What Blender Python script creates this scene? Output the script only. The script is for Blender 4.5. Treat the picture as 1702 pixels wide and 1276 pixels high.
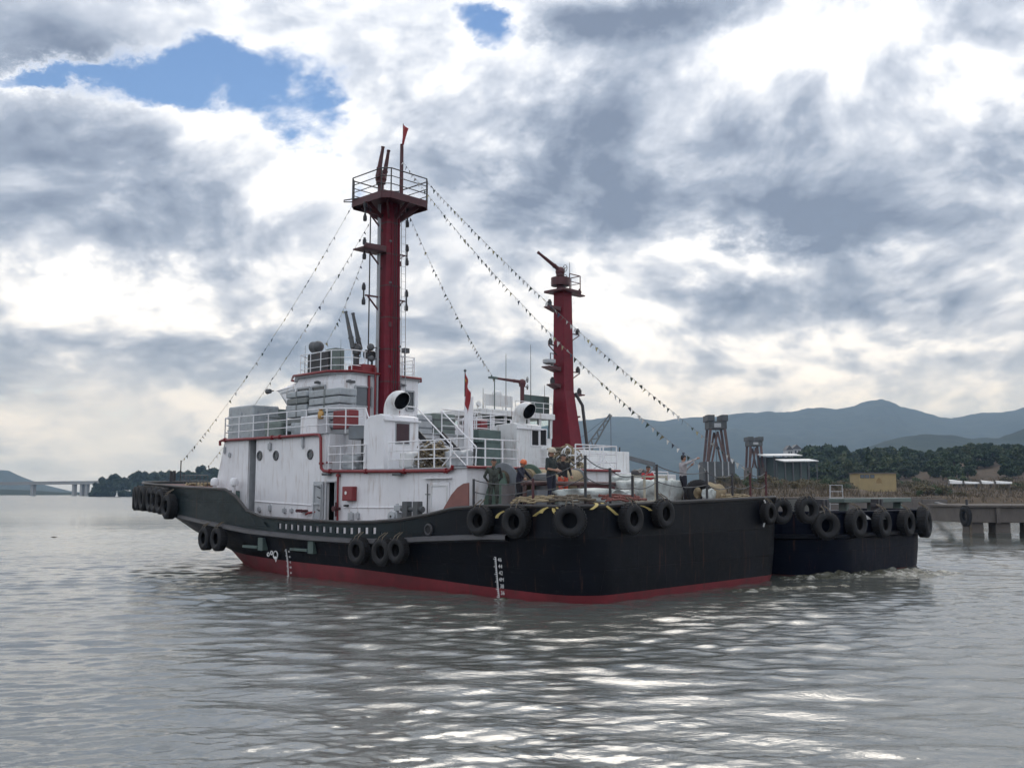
import bpy, bmesh, math, random
import numpy as np
from mathutils import Vector, Matrix, noise as mnoise

for o in list(bpy.data.objects): bpy.data.objects.remove(o)
scene = bpy.context.scene
R = math.radians
random.seed(7); rng = np.random.default_rng(7)

# ------------------------------------------------------------------ camera
FPX, HZ, HC = 1600.0, 819.0, 3.2          # focal length in photo pixels, horizon row, eye height
PITCH = math.atan((HZ - 638) / FPX)
cam_d = bpy.data.cameras.new('camera'); cam = bpy.data.objects.new('camera', cam_d)
scene.collection.objects.link(cam); scene.camera = cam
cam_d.sensor_width = 36; cam_d.lens = 36 * FPX / 1702
cam_d.clip_start = 0.1; cam_d.clip_end = 30000
cam.location = (0, 0, HC); cam.rotation_euler = (math.pi / 2 + PITCH, 0, 0)

# ------------------------------------------------------------------ render settings
scene.render.engine = 'CYCLES'
scene.cycles.use_denoising = True
try: scene.cycles.denoiser = 'OPENIMAGEDENOISE'
except Exception: pass
scene.cycles.max_bounces = 5; scene.cycles.diffuse_bounces = 2; scene.cycles.glossy_bounces = 2; scene.cycles.transmission_bounces = 4
scene.cycles.use_adaptive_sampling = True; scene.cycles.adaptive_threshold = 0.025
scene.cycles.volume_bounces = 0; scene.cycles.transparent_max_bounces = 8
scene.cycles.caustics_reflective = False; scene.cycles.caustics_refractive = False
scene.view_settings.view_transform = 'Standard'; scene.view_settings.look = 'None'
scene.view_settings.gamma = 1; scene.view_settings.exposure = 0.64
scene.view_settings.use_curve_mapping = False

# ------------------------------------------------------------------ sun (veiled by cloud) and sky
SUN_EL, SUN_AZ = 46.0, 6.0           # azimuth clockwise from the view direction (+Y): ahead, veiled by cloud above the frame
sd = Vector((math.sin(R(SUN_AZ)) * math.cos(R(SUN_EL)), math.cos(R(SUN_AZ)) * math.cos(R(SUN_EL)), math.sin(R(SUN_EL))))
sun_d = bpy.data.lights.new('sun', 'SUN'); sun = bpy.data.objects.new('sun', sun_d); scene.collection.objects.link(sun)
sun_d.energy = 0.6; sun_d.angle = R(30); sun_d.color = (1.0, 0.95, 0.88)
sun.rotation_euler = (-sd).to_track_quat('-Z', 'Y').to_euler()

world = bpy.data.worlds.new('World'); scene.world = world; world.use_nodes = True
world.cycles.sampling_method = 'MANUAL'; world.cycles.sample_map_resolution = 512

def ray(u, v):                        # photo pixel -> direction in the world
    x = (u - 851) / FPX; y = -(v - 638) / FPX
    return Vector((x, math.cos(PITCH) - y * math.sin(PITCH), y * math.cos(PITCH) + math.sin(PITCH)))
def ground(u, v, z=0.0):
    d = ray(u, v); return Vector((0, 0, HC)) + d * ((z - HC) / d.z)
def at(u, v, dist):                   # point on the pixel's ray at a forward distance
    d = ray(u, v); return Vector((0, 0, HC)) + d * (dist / d.y)

class NB:                             # small node-graph builder
    def __init__(s, tree): s.t = tree; s.n = tree.nodes; s.l = tree.links
    def _in(s, sock, val):
        if val is None: return
        if isinstance(val, bpy.types.NodeSocket): s.l.new(val, sock)
        else: sock.default_value = val
    def m(s, op, a, b=None, c=None, clamp=False):
        n = s.n.new('ShaderNodeMath'); n.operation = op; n.use_clamp = clamp
        s._in(n.inputs[0], a); s._in(n.inputs[1], b); s._in(n.inputs[2], c); return n.outputs[0]
    def vm(s, op, a, b=None, scale=None):
        n = s.n.new('ShaderNodeVectorMath'); n.operation = op
        s._in(n.inputs[0], a); s._in(n.inputs[1], b)
        if scale is not None: s._in(n.inputs['Scale'], scale)
        return n.outputs['Value'] if op in ('LENGTH', 'DOT_PRODUCT') else n.outputs['Vector']
    def xyz(s, x, y, z):
        n = s.n.new('ShaderNodeCombineXYZ')
        for k, v in enumerate((x, y, z)): s._in(n.inputs[k], v)
        return n.outputs[0]
    def sep(s, v):
        n = s.n.new('ShaderNodeSeparateXYZ'); s._in(n.inputs[0], v); return n.outputs
    def noise(s, vec, scale, detail=4, rough=.5, dist=0, dim='3D', lac=2.0):
        n = s.n.new('ShaderNodeTexNoise'); n.noise_dimensions = dim
        if vec is not None: s.l.new(vec, n.inputs['Vector'])
        n.inputs['Scale'].default_value = scale; n.inputs['Detail'].default_value = detail
        n.inputs['Roughness'].default_value = rough; n.inputs['Distortion'].default_value = dist
        n.inputs['Lacunarity'].default_value = lac
        return n.outputs['Fac'], n.outputs['Color']
    def ramp(s, fac, stops, interp='LINEAR'):
        n = s.n.new('ShaderNodeValToRGB'); s._in(n.inputs[0], fac); e = n.color_ramp.elements
        n.color_ramp.interpolation = interp
        while len(e) < len(stops): e.new(1)
        for k, (p, c) in enumerate(stops):
            e[k].position = p; e[k].color = (*c, 1) if len(c) == 3 else c
        return n.outputs[0]
    def mix(s, fac, a, b, blend='MIX'):
        n = s.n.new('ShaderNodeMix'); n.data_type = 'RGBA'; n.blend_type = blend
        s._in(n.inputs[0], fac); s._in(n.inputs[6], (*a, 1) if isinstance(a, tuple) else a)
        s._in(n.inputs[7], (*b, 1) if isinstance(b, tuple) else b); return n.outputs[2]
    def smooth(s, x, lo, hi):
        n = s.n.new('ShaderNodeMapRange'); n.interpolation_type = 'SMOOTHSTEP'
        s._in(n.inputs[0], x); n.inputs[1].default_value = lo; n.inputs[2].default_value = hi
        n.inputs[3].default_value = 0; n.inputs[4].default_value = 1; return n.outputs[0]

def build_sky():
    nt = world.node_tree; nt.nodes.clear(); g = NB(nt)
    out = nt.nodes.new('ShaderNodeOutputWorld')
    tc = nt.nodes.new('ShaderNodeTexCoord'); d = tc.outputs['Generated']
    x, y, z = g.sep(d)
    sky = nt.nodes.new('ShaderNodeTexSky'); sky.sky_type = 'NISHITA'; sky.sun_disc = False
    sky.sun_elevation = R(SUN_EL); sky.sun_rotation = R(SUN_AZ)
    sky.air_density = 0.9; sky.dust_density = 0.0; sky.ozone_density = 5.0
    bg_sky = nt.nodes.new('ShaderNodeBackground'); bg_sky.inputs[1].default_value = 0.075
    nt.links.new(sky.outputs[0], bg_sky.inputs[0])
    # clouds lie on a sheet above: project the direction on it
    zc = g.m('ADD', g.m('MAXIMUM', z, 0.0), 0.42)
    px, py = g.m('DIVIDE', x, zc), g.m('DIVIDE', y, zc)
    p = g.xyz(px, py, 3.7)
    _, warp = g.noise(p, 1.6, 2, .5)
    w = g.vm('SUBTRACT', warp, (.5, .5, .5))
    pw = g.vm('ADD', p, g.vm('SCALE', w, scale=.35))
    def puffs(vec, scale, detail):
        v = nt.nodes.new('ShaderNodeTexVoronoi'); v.feature = 'F1'; v.normalize = True; nt.links.new(vec, v.inputs['Vector'])
        v.inputs['Scale'].default_value = scale; v.inputs['Detail'].default_value = detail; v.inputs['Roughness'].default_value = .62; v.inputs['Lacunarity'].default_value = 2.3
        return g.m('SUBTRACT', .42, v.outputs['Distance'])
    n1, _ = g.noise(pw, 2.9, 9, .60)
    n1 = g.m('MULTIPLY_ADD', puffs(pw, 9.0, 2.0), .42, n1)
    psh = g.vm('ADD', g.vm('SCALE', pw, scale=.965), (0.015, 0, .03))
    n1s, _ = g.noise(psh, 2.9, 7, .60)
    n1s = g.m('MULTIPLY_ADD', puffs(psh, 9.0, 1.0), .42, n1s)
    n2, _ = g.noise(g.vm('ADD', pw, (7.3, 2.1, 1.0)), 1.5, 5, .50)
    n3, _ = g.noise(g.vm('ADD', pw, (1.3, 8.1, 4.0)), 6.5, 6, .58)
    # banks of cloud and gaps as the place shows them, by direction
    yy = g.m('MAXIMUM', y, 0.05)
    qx, qz = g.m('DIVIDE', x, yy), g.m('DIVIDE', z, yy)
    _, rw = g.noise(p, 5.0, 9, .68)
    rx, ry, _ = g.sep(g.vm('SUBTRACT', rw, (.5, .5, .5)))
    qx = g.m('MULTIPLY_ADD', rx, .20, qx); qz = g.m('MULTIPLY_ADD', ry, .15, qz)
    front = g.smooth(y, .05, .3)
    def spot(u, v, su, sv, amp, rot=0):
        c = ray(u, v); cx, cz = c.x / c.y, c.z / c.y
        dx = g.m('SUBTRACT', qx, cx); dz = g.m('SUBTRACT', qz, cz)
        cr, sr = math.cos(R(rot)), math.sin(R(rot))
        if abs(rot) < 1: a, b = dx, dz
        else:
            a = g.m('MULTIPLY_ADD', dx, cr, g.m('MULTIPLY', dz, sr)); b = g.m('MULTIPLY_ADD', dz, cr, g.m('MULTIPLY', dx, -sr))
        a = g.m('MULTIPLY', a, FPX / su); a = g.m('MULTIPLY', a, a)
        b = g.m('MULTIPLY', b, FPX / sv); b = g.m('MULTIPLY', b, b)
        e = g.m('EXPONENT', g.m('MULTIPLY', g.m('ADD', a, b), -1.0))
        return g.m('MULTIPLY', e, amp)
    def total(lst):
        t = None
        for s_ in lst:
            k = spot(*s_); t = k if t is None else g.m('ADD', t, k)
        return g.m('MULTIPLY', t, front)
    gaps = total(SKY_GAPS)
    thick = total(SKY_THICK)
    cover = g.m('SUBTRACT', g.m('MULTIPLY_ADD', n1, 1.9, -.45 + .24), gaps)
    alpha = g.smooth(cover, .34, .62)
    emb = g.m('MULTIPLY', g.m('SUBTRACT', n1, n1s), 2.5)
    # optical thickness -> greyness of the base
    th = g.m('ADD', g.m('MULTIPLY', g.m('SUBTRACT', n2, .5), 1.25), g.m('MULTIPLY', g.m('SUBTRACT', n3, .5), .45))
    th = g.m('MULTIPLY', g.m('ADD', th, g.m('ADD', thick, .54)), .72)
    th = g.m('SUBTRACT', th, g.m('MULTIPLY', emb, .9))
    edge = g.smooth(cover, .40, .85)
    th = g.m('MULTIPLY', g.m('MAXIMUM', th, 0.0), g.m('ADD', g.m('MULTIPLY', edge, .75), .25))
    col = g.ramp(th, [(0.0, (.80, .81, .83)), (.19, (.655, .68, .725)), (.41, (.40, .44, .515)), (.66, (.225, .265, .34)), (.95, (.125, .155, .215))])
    # near the horizon the sheet thins out into pale haze
    hz = g.smooth(z, .00, .17)
    hn, _ = g.noise(g.xyz(g.m('MULTIPLY', x, 1.5), y, g.m('MULTIPLY', z, 9.0)), 2.0, 5, .5)
    hcol = g.ramp(hn, [(.3, (.31, .37, .44)), (.5, (.40, .445, .51)), (.7, (.52, .545, .57))])
    col = g.mix(g.m('MULTIPLY', g.m('SUBTRACT', 1.0, hz), .75), col, hcol)
    alpha = g.m('MAXIMUM', g.m('MAXIMUM', alpha, .0), g.m('SUBTRACT', 1.0, g.smooth(z, .03, .22)))
    bg_c = nt.nodes.new('ShaderNodeBackground'); bg_c.inputs[1].default_value = 1.12
    nt.links.new(col, bg_c.inputs[0])
    mx = nt.nodes.new('ShaderNodeMixShader')
    nt.links.new(alpha, mx.inputs[0]); nt.links.new(bg_sky.outputs[0], mx.inputs[1]); nt.links.new(bg_c.outputs[0], mx.inputs[2])
    nt.links.new(mx.outputs[0], out.inputs[0])
# (photo column, row, half width, half height, amount, tilt)
SKY_GAPS = [(405, 125, 190, 82, .56, -6), (515, 222, 95, 75, .42, 0), (70, 122, 150, 28, .5, 6), (835, 62, 135, 66, .66, -30),
            (590, 45, 130, 36, .32, 15), (270, 150, 90, 55, .25, 0),
            (170, 230, 150, 60, -.25, 0), (690, 160, 110, 90, -.2, 0), (130, 50, 160, 60, -.25, 0), (1250, 300, 500, 260, -.3, 0)]
SKY_THICK = [(120, 370, 260, 75, .58, -4), (380, 405, 180, 50, .25, 8), (980, 290, 190, 120, .66, 25), (1200, 270, 360, 130, .36, 0), (860, 330, 150, 60, .25, 20), (1100, 400, 420, 40, .15, 0), (1230, 345, 340, 60, .55, -6),
             (1120, 15, 300, 45, .7, 10), (1660, 260, 90, 70, .35, 0), (1330, 130, 170, 60, .12, 20), (60, 60, 110, 40, .15, 0),
             (1420, 520, 420, 22, .18, 4), (800, 560, 260, 30, .22, -8), (420, 600, 300, 40, .22, 0), (1120, 470, 260, 26, .18, -6),
             (200, 190, 200, 60, -.38, -10), (690, 150, 130, 90, -.36, 0), (930, 120, 80, 60, -.4, 0), (1640, 110, 90, 90, -.5, 0), (1330, 90, 120, 40, -.22, -25),
             (300, 20, 260, 50, -.22, 0), (1250, 430, 260, 26, -.35, -4), (140, 480, 260, 30, -.3, 0), (1250, 610, 500, 40, -.2, 0), (560, 330, 60, 70, -.3, 0)]
build_sky()
# ------------------------------------------------------------------ helpers
COL = scene.collection
def sr(r, g, b):                      # sRGB 0-255 -> linear
    f = lambda c: (c / 255) / 12.92 if c / 255 <= .04045 else ((c / 255 + .055) / 1.055) ** 2.4
    return (f(r), f(g), f(b))

MATS = {}
def paint(name, col, rough=.5, var=.18, vscale=3.0, dirt=None, damt=.0, streak=False, bump=.0, bscale=30, metal=0.0, spec=.5, dlo=.56, dhi=.72):
    if name in MATS: return MATS[name]
    m = bpy.data.materials.new(name); m.use_nodes = True; nt = m.node_tree; g = NB(nt)
    b = nt.nodes['Principled BSDF']
    tc = nt.nodes.new('ShaderNodeTexCoord'); p = tc.outputs['Object']
    n, _ = g.noise(p, vscale, 6, .6)
    lo = tuple(c * (1 - var) for c in col); hi = tuple(min(1, c * (1 + var)) for c in col)
    c = g.ramp(n, [(.3, lo), (.7, hi)])
    if dirt:
        sv = g.vm('MULTIPLY', p, (2.2, 2.2, .28) if streak else (1.3, 1.3, 1.3))
        dn, _ = g.noise(sv, 2.6, 8, .65)
        fac = g.m('MULTIPLY', g.smooth(dn, dlo, dhi), damt)
        c = g.mix(fac, c, dirt)
    nt.links.new(c, b.inputs['Base Color'])
    rn = g.m('MULTIPLY_ADD', n, .25, rough - .12); nt.links.new(rn, b.inputs['Roughness'])
    b.inputs['Metallic'].default_value = metal
    b.inputs['Specular IOR Level'].default_value = spec
    if bump:
        bn, _ = g.noise(p, bscale, 4, .6)
        bp = nt.nodes.new('ShaderNodeBump'); bp.inputs['Strength'].default_value = .6; bp.inputs['Distance'].default_value = bump
        nt.links.new(bn, bp.inputs['Height']); nt.links.new(bp.outputs[0], b.inputs['Normal'])
    MATS[name] = m; return m

RUST = (.13, .055, .03); GRIME = (.05, .045, .04)
white = paint('white_paint', (.80, .80, .825), .42, .06, 1.1, (.38, .29, .24), .85, True, .014, 1.6, dlo=.50, dhi=.80)
white2 = paint('white_weathered_paint', (.70, .71, .71), .5, .08, 2, (.30, .22, .18), .75, True, .003, 5, dlo=.5, dhi=.75)
black = paint('hull_black_paint', (.0065, .0085, .016), .5, .35, 1.2, (.02, .021, .026), .6, True, .012, 1.1, spec=.22)
greenblack = paint('bulwark_dark_green_paint', (.020, .031, .034), .45, .25, 1.2, (.035, .032, .03), .5, True, .008, 1.3, spec=.35)
navy = paint('far_hull_navy_paint', (.006, .009, .024), .5, .3, 1.2, (.018, .018, .024), .5, True, .012, 1.1, spec=.25)
def hull_mat(name, col, scuff, spec=.06, aft=None):
    m = bpy.data.materials.new(name); m.use_nodes = True; nt = m.node_tree; g = NB(nt); b = nt.nodes['Principled BSDF']
    p = nt.nodes.new('ShaderNodeTexCoord').outputs['Object']; x, y, z = g.sep(p)
    n, _ = g.noise(p, .9, 6, .6); c = g.ramp(n, [(.3, tuple(q * .75 for q in col)), (.7, tuple(q * 1.3 for q in col))])
    if aft: c = g.mix(g.smooth(x, 4.0, 10.5), aft, c)
    sc, _ = g.noise(g.vm('MULTIPLY', p, (1.0, 1.0, 5.0)), 1.6, 8, .7); c = g.mix(g.m('MULTIPLY', g.smooth(sc, .56, .74), .75), c, scuff)
    st, _ = g.noise(g.vm('MULTIPLY', p, (5.0, 5.0, .35)), 1.2, 6, .65); c = g.mix(g.m('MULTIPLY', g.smooth(st, .57, .76), .75), c, (.085, .040, .025))
    nt.links.new(c, b.inputs['Base Color']); nt.links.new(g.m('MULTIPLY_ADD', sc, .35, .30), b.inputs['Roughness']); b.inputs['Specular IOR Level'].default_value = spec
    br = nt.nodes.new('ShaderNodeTexBrick'); nt.links.new(g.xyz(g.m('SUBTRACT', x, y), z, 0.0), br.inputs['Vector']); br.inputs['Scale'].default_value = 1; br.inputs['Mortar Size'].default_value = .014; br.inputs['Mortar Smooth'].default_value = .6; br.inputs['Brick Width'].default_value = 3.1; br.inputs['Row Height'].default_value = .95
    dent, _ = g.noise(g.vm('MULTIPLY', p, (1.0, 1.0, 1.6)), 1.0, 3, .5)
    h = g.m('ADD', g.m('MULTIPLY', dent, .05), g.m('MULTIPLY', br.outputs['Fac'], .022))
    bp = nt.nodes.new('ShaderNodeBump'); bp.inputs['Strength'].default_value = .8; bp.inputs['Distance'].default_value = 1.0; nt.links.new(h, bp.inputs['Height']); nt.links.new(bp.outputs[0], b.inputs['Normal']); return m
black = hull_mat('hull_black_plating', (.0046, .0056, .0088), (.028, .028, .030), .10)
navy = hull_mat('far_hull_navy_plating', (.0042, .0060, .0135), (.015, .017, .022))
greenblack = hull_mat('bulwark_dark_green_plating', (.017, .027, .030), (.034, .038, .038), .16, (.0046, .0056, .0088))
boot = paint('red_antifouling', (.165, .018, .025), .55, .3, 1.4, (.055, .035, .03), .95, True, .004, 8)
mastred = paint('mast_red_paint', (.150, .014, .025), .5, .2, 2, (.08, .012, .019), .75, True, .004, 6, spec=.22)
darkred = paint('dark_red_steel', (.075, .018, .022), .5, .3, 4, (.03, .015, .015), .7, True)
pipered = paint('pipe_red_paint', (.21, .020, .024), .38, .15, 5, (.10, .02, .02), .5)
deckred = paint('deck_red_oxide', (.105, .038, .034), .7, .3, 2.5, (.05, .04, .035), .8)
brownred = paint('faded_red_plate', (.235, .10, .085), .6, .15, 2, (.14, .06, .05), .6, True)
steel = paint('dark_steel', (.030, .030, .034), .5, .3, 5, RUST, .5)
grey = paint('grey_paint', (.17, .19, .21), .5, .12, 3, (.10, .09, .09), .6, True)
midgrey = paint('mid_grey_steel', (.085, .09, .095), .55, .2, 4, RUST, .4)
lightgrey = paint('light_grey_paint', (.40, .42, .44), .5, .12, 3, (.25, .2, .18), .5, True)
greygreen = paint('grey_green_paint', (.085, .125, .115), .5, .15, 3, (.05, .06, .06), .6)
green = paint('winch_green_paint', (.075, .125, .095), .5, .2, 3, (.07, .09, .07), .7)
rubber = paint('tyre_rubber', (.0075, .0075, .009), .75, .35, 5, (.028, .026, .026), .7, False, .012, 22)
rope = paint('hemp_rope', (.30, .24, .15), .85, .3, 20, bump=.01, bscale=60)
ropedark = paint('old_rope', (.14, .115, .085), .85, .45, 14, bump=.02, bscale=40)
yellow = paint('yellow_webbing', (.42, .33, .11), .7, .2, 8, (.2, .15, .08), .6)
wrap = paint('grey_plastic_wrap', (.33, .36, .38), .3, .18, 4, (.22, .24, .25), .6, True, .03, 7)
wrapdark = paint('grey_wrapped_pallet_side', (.16, .175, .175), .5, .2, 4, bump=.02, bscale=8)
tarp = paint('white_tarpaulin', (.42, .455, .44), .55, .2, 4, (.22, .24, .23), .8, False, .07, 9)
canvasgreen = paint('grey_green_canvas', (.17, .205, .19), .7, .15, 4, bump=.02, bscale=9)
orange = paint('orange_plastic', (.62, .15, .05), .45, .1, 6)
orangecloth = paint('orange_cloth', (.60, .10, .055), .8, .18, 9, bump=.02, bscale=25)
flagred = paint('flag_red_cloth', (.30, .022, .028), .75, .12, 6)
flagyellow = paint('flag_yellow', (.75, .55, .08), .7, .05, 6)
inside = paint('unlit_interior', (.018, .018, .02), .8, .2, 4)  # near-black colour carries the shade inside openings
brass = paint('brass_lamp', (.45, .27, .10), .35, .15, 8, metal=.6)
concrete = paint('old_concrete', (.125, .110, .10), .85, .22, .8, (.075, .065, .06), .85, True, .03, 5)
concretedark = paint('wet_concrete', (.08, .078, .068), .6, .25, 1.2, bump=.02, bscale=5)
def glass_mat():
    m = bpy.data.materials.new('window_glass'); m.use_nodes = True
    b = m.node_tree.nodes['Principled BSDF']; b.inputs['Base Color'].default_value = (.035, .045, .055, 1)
    b.inputs['Roughness'].default_value = .06; b.inputs['Specular IOR Level'].default_value = .8; return m
glass = glass_mat()

class MB:
    """collects shapes of one piece; build() links them as one mesh object"""
    def __init__(s): s.v = []; s.f = []; s.sm = []; s.mi = []
    def add(s, verts, faces, smooth=False, mi=0):
        k = len(s.v); s.v += [tuple(p) for p in verts]
        s.f += [tuple(i + k for i in f) for f in faces]; s.sm += [smooth] * len(faces); s.mi += [mi] * len(faces); return s
    def box(s, p0, p1, rz=0, tilt=None, mi=0):
        x0, y0, z0 = p0; x1, y1, z1 = p1
        vs = [Vector(q) for q in ((x0, y0, z0), (x1, y0, z0), (x1, y1, z0), (x0, y1, z0), (x0, y0, z1), (x1, y0, z1), (x1, y1, z1), (x0, y1, z1))]
        if rz or tilt is not None:
            c = sum(vs, Vector()) / 8; M = Matrix.Rotation(rz, 3, 'Z')
            if tilt is not None: M = M @ tilt
            vs = [c + M @ (q - c) for q in vs]
        return s.add(vs, [(0, 3, 2, 1), (4, 5, 6, 7), (0, 1, 5, 4), (1, 2, 6, 5), (2, 3, 7, 6), (3, 0, 4, 7)], mi=mi)
    def cbox(s, c, d, rz=0, tilt=None, mi=0):
        c = Vector(c); d = Vector(d) / 2; return s.box(c - d, c + d, rz, tilt, mi)
    def cyl(s, p0, p1, r0, r1=None, n=12, cap=True, smooth=True, mi=0):
        p0 = Vector(p0); p1 = Vector(p1); r1 = r0 if r1 is None else r1
        a = (p1 - p0).normalized(); u = a.orthogonal().normalized(); w = a.cross(u)
        vs = []
        for p, r in ((p0, r0), (p1, r1)):
            vs += [p + (u * math.cos(2 * math.pi * i / n) + w * math.sin(2 * math.pi * i / n)) * r for i in range(n)]
        s.add(vs, [(i, (i + 1) % n, n + (i + 1) % n, n + i) for i in range(n)], smooth, mi)
        if cap: s.add(vs, [tuple(reversed(range(n))), tuple(range(n, 2 * n))], False, mi)
        return s
    def bar(s, p0, p1, w, h=None, mi=0):           # square bar between two points
        p0 = Vector(p0); p1 = Vector(p1); h = w if h is None else h
        a = (p1 - p0).normalized(); up = Vector((0, 0, 1))
        if abs(a.z) > .95: up = Vector((1, 0, 0))
        u = a.cross(up).normalized() * w / 2; t = u.cross(a).normalized() * h / 2
        vs = [p0 - u - t, p0 + u - t, p0 + u + t, p0 - u + t, p1 - u - t, p1 + u - t, p1 + u + t, p1 - u + t]
        return s.add(vs, [(0, 1, 2, 3), (7, 6, 5, 4), (0, 4, 5, 1), (1, 5, 6, 2), (2, 6, 7, 3), (3, 7, 4, 0)], mi=mi)
    def tube(s, path, r, n=8, closed=False, cap=True, mi=0):
        path = [Vector(p) for p in path]; N = len(path); rings = []; prev = None
        for i, p in enumerate(path):
            a = (path[(i + 1) % N] - path[i - 1]) if closed else (path[min(i + 1, N - 1)] - path[max(i - 1, 0)])
            a = a.normalized() if a.length > 1e-9 else Vector((0, 0, 1))
            if prev is None: u = a.orthogonal().normalized()
            else:
                u = prev - a * prev.dot(a); u = u.normalized() if u.length > 1e-6 else a.orthogonal().normalized()
            prev = u; w = a.cross(u); rr = r[i] if isinstance(r, (list, tuple)) else r
            rings.append([p + (u * math.cos(2 * math.pi * k / n) + w * math.sin(2 * math.pi * k / n)) * rr for k in range(n)])
        vs = [q for g_ in rings for q in g_]; fs = []
        for i in range(N if closed else N - 1):
            j = (i + 1) % N
            fs += [(i * n + k, i * n + (k + 1) % n, j * n + (k + 1) % n, j * n + k) for k in range(n)]
        s.add(vs, fs, True, mi)
        if cap and not closed: s.add(rings[0] + rings[-1], [tuple(reversed(range(n))), tuple(range(n, 2 * n))], False, mi)
        return s
    def lathe(s, prof, o=(0, 0, 0), axis=(0, 0, 1), n=16, smooth=True, mi=0, closed=False):
        o = Vector(o); a = Vector(axis).normalized(); u = a.orthogonal().normalized(); w = a.cross(u); vs = []
        for r, h in prof:
            vs += [o + a * h + (u * math.cos(2 * math.pi * i / n) + w * math.sin(2 * math.pi * i / n)) * max(r, 1e-4) for i in range(n)]
        P = len(prof)
        fs = [(j * n + i, j * n + (i + 1) % n, ((j + 1) % P) * n + (i + 1) % n, ((j + 1) % P) * n + i) for j in range(P if closed else P - 1) for i in range(n)]
        return s.add(vs, fs, smooth, mi)
    def prism(s, poly, vec, mi=0):                 # polygon (3-D points) extruded along vec
        vec = Vector(vec); a = [Vector(p) for p in poly]; n = len(a); b = [p + vec for p in a]
        fs = [tuple(range(n)), tuple(reversed(range(n, 2 * n)))] + [(i, n + i, n + (i + 1) % n, (i + 1) % n) for i in range(n)]
        return s.add(a + b, fs, mi=mi)
    def grid(s, rows, smooth=True, mi=0, closed=False):
        n = len(rows[0]); vs = [p for r_ in rows for p in r_]
        fs = [(j * n + i, j * n + (i + 1) % n, (j + 1) * n + (i + 1) % n, (j + 1) * n + i) for j in range(len(rows) - 1) for i in range(n if closed else n - 1)]
        return s.add(vs, fs, smooth, mi)
    def sphere(s, c, r, n=12, m=8, mi=0, sc=(1, 1, 1)):
        c = Vector(c); rows = []
        for j in range(m + 1):
            t = math.pi * j / m
            rows.append([c + Vector((math.sin(t) * math.cos(2 * math.pi * i / n) * sc[0], math.sin(t) * math.sin(2 * math.pi * i / n) * sc[1], math.cos(t) * sc[2])) * r for i in range(n)])
        return s.grid(rows, True, mi, True)
    def mesh(s, name, mats):
        me = bpy.data.meshes.new(name); me.from_pydata(s.v, [], s.f)
        me.polygons.foreach_set('use_smooth', s.sm); me.polygons.foreach_set('material_index', s.mi)
        for m in (mats if isinstance(mats, (list, tuple)) else [mats]): me.materials.append(m)
        me.update()
        if any(s.sm): me.set_sharp_from_angle(angle=R(42))
        return me
    def build(s, name, mats, parent=None, bevel=0, fixn=True, loc=None, rz=0):
        me = s.mesh(name, mats)
        if fixn:
            bm = bmesh.new(); bm.from_mesh(me); bmesh.ops.recalc_face_normals(bm, faces=bm.faces); bm.to_mesh(me); bm.free()
        o = bpy.data.objects.new(name, me); COL.objects.link(o)
        if parent: o.parent = parent
        if loc is not None: o.location = loc
        if rz: o.rotation_euler.z = rz
        if bevel:
            b = o.modifiers.new('bevel', 'BEVEL'); b.width = bevel; b.segments = 2; b.limit_method = 'ANGLE'
        return o
def tag(o, label, cat, group=None, kind=None):
    if label: o['label'] = label
    if cat: o['category'] = cat
    if group: o['group'] = group
    if kind: o['kind'] = kind
    return o
def empty(name, loc, rz=0):
    o = bpy.data.objects.new(name, None); COL.objects.link(o); o.location = loc; o.rotation_euler = (0, 0, rz); o.empty_display_size = .3; return o
def copy_tree(o, parent=None):
    c = o.copy(); COL.objects.link(c); c.parent = parent
    for ch in o.children: copy_tree(ch, c)
    return c
def lerp(a, b, t): return a + (b - a) * t
def text_mesh(txt, size):
    cu = bpy.data.curves.new('t', 'FONT'); cu.body = txt; cu.size = size; cu.align_x = 'CENTER'; cu.align_y = 'CENTER'; cu.extrude = .002
    o = bpy.data.objects.new('t', cu); me = bpy.data.meshes.new_from_object(o)
    bpy.data.objects.remove(o); return me

class Frame:                          # a ship's own axes: x forward, y to port, z up
    def __init__(s, o, heading):
        s.o = Vector(o); s.a = heading
        s.F = Vector((-math.sin(heading), math.cos(heading), 0)); s.P = Vector((-math.cos(heading), -math.sin(heading), 0))
        s.rz = math.atan2(s.F.y, s.F.x)
    def w(s, p): return s.o + s.F * p[0] + s.P * p[1] + Vector((0, 0, p[2]))
    def loc(s, W):
        r = Vector(W) - s.o; return Vector((r.dot(s.F), r.dot(s.P), r.z))
    def y(s, u, v, y):                # pixel on the plane y = const
        d = ray(u, v); c = Vector((0, 0, HC)); t = (y - (c - s.o).dot(s.P)) / d.dot(s.P); return s.loc(c + d * t)
    def x(s, u, v, x):
        d = ray(u, v); c = Vector((0, 0, HC)); t = (x - (c - s.o).dot(s.F)) / d.dot(s.F); return s.loc(c + d * t)
    def z(s, u, v, z): return s.loc(ground(u, v, z))
    def u(s, p):                      # photo column of a local point
        W = s.w(p) - Vector((0, 0, HC)); fw = W.y * math.cos(PITCH) + W.z * math.sin(PITCH); return 851 + FPX * W.x / fw
HEAD = R(46.5)
T = Frame((5.97, 31.95, 0), HEAD)                      # near tug, origin at the transom on the waterline
T2 = Frame(T.w((-0.9, -12.95, 0)), HEAD - R(1.5))       # far tug, alongside to starboard
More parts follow.
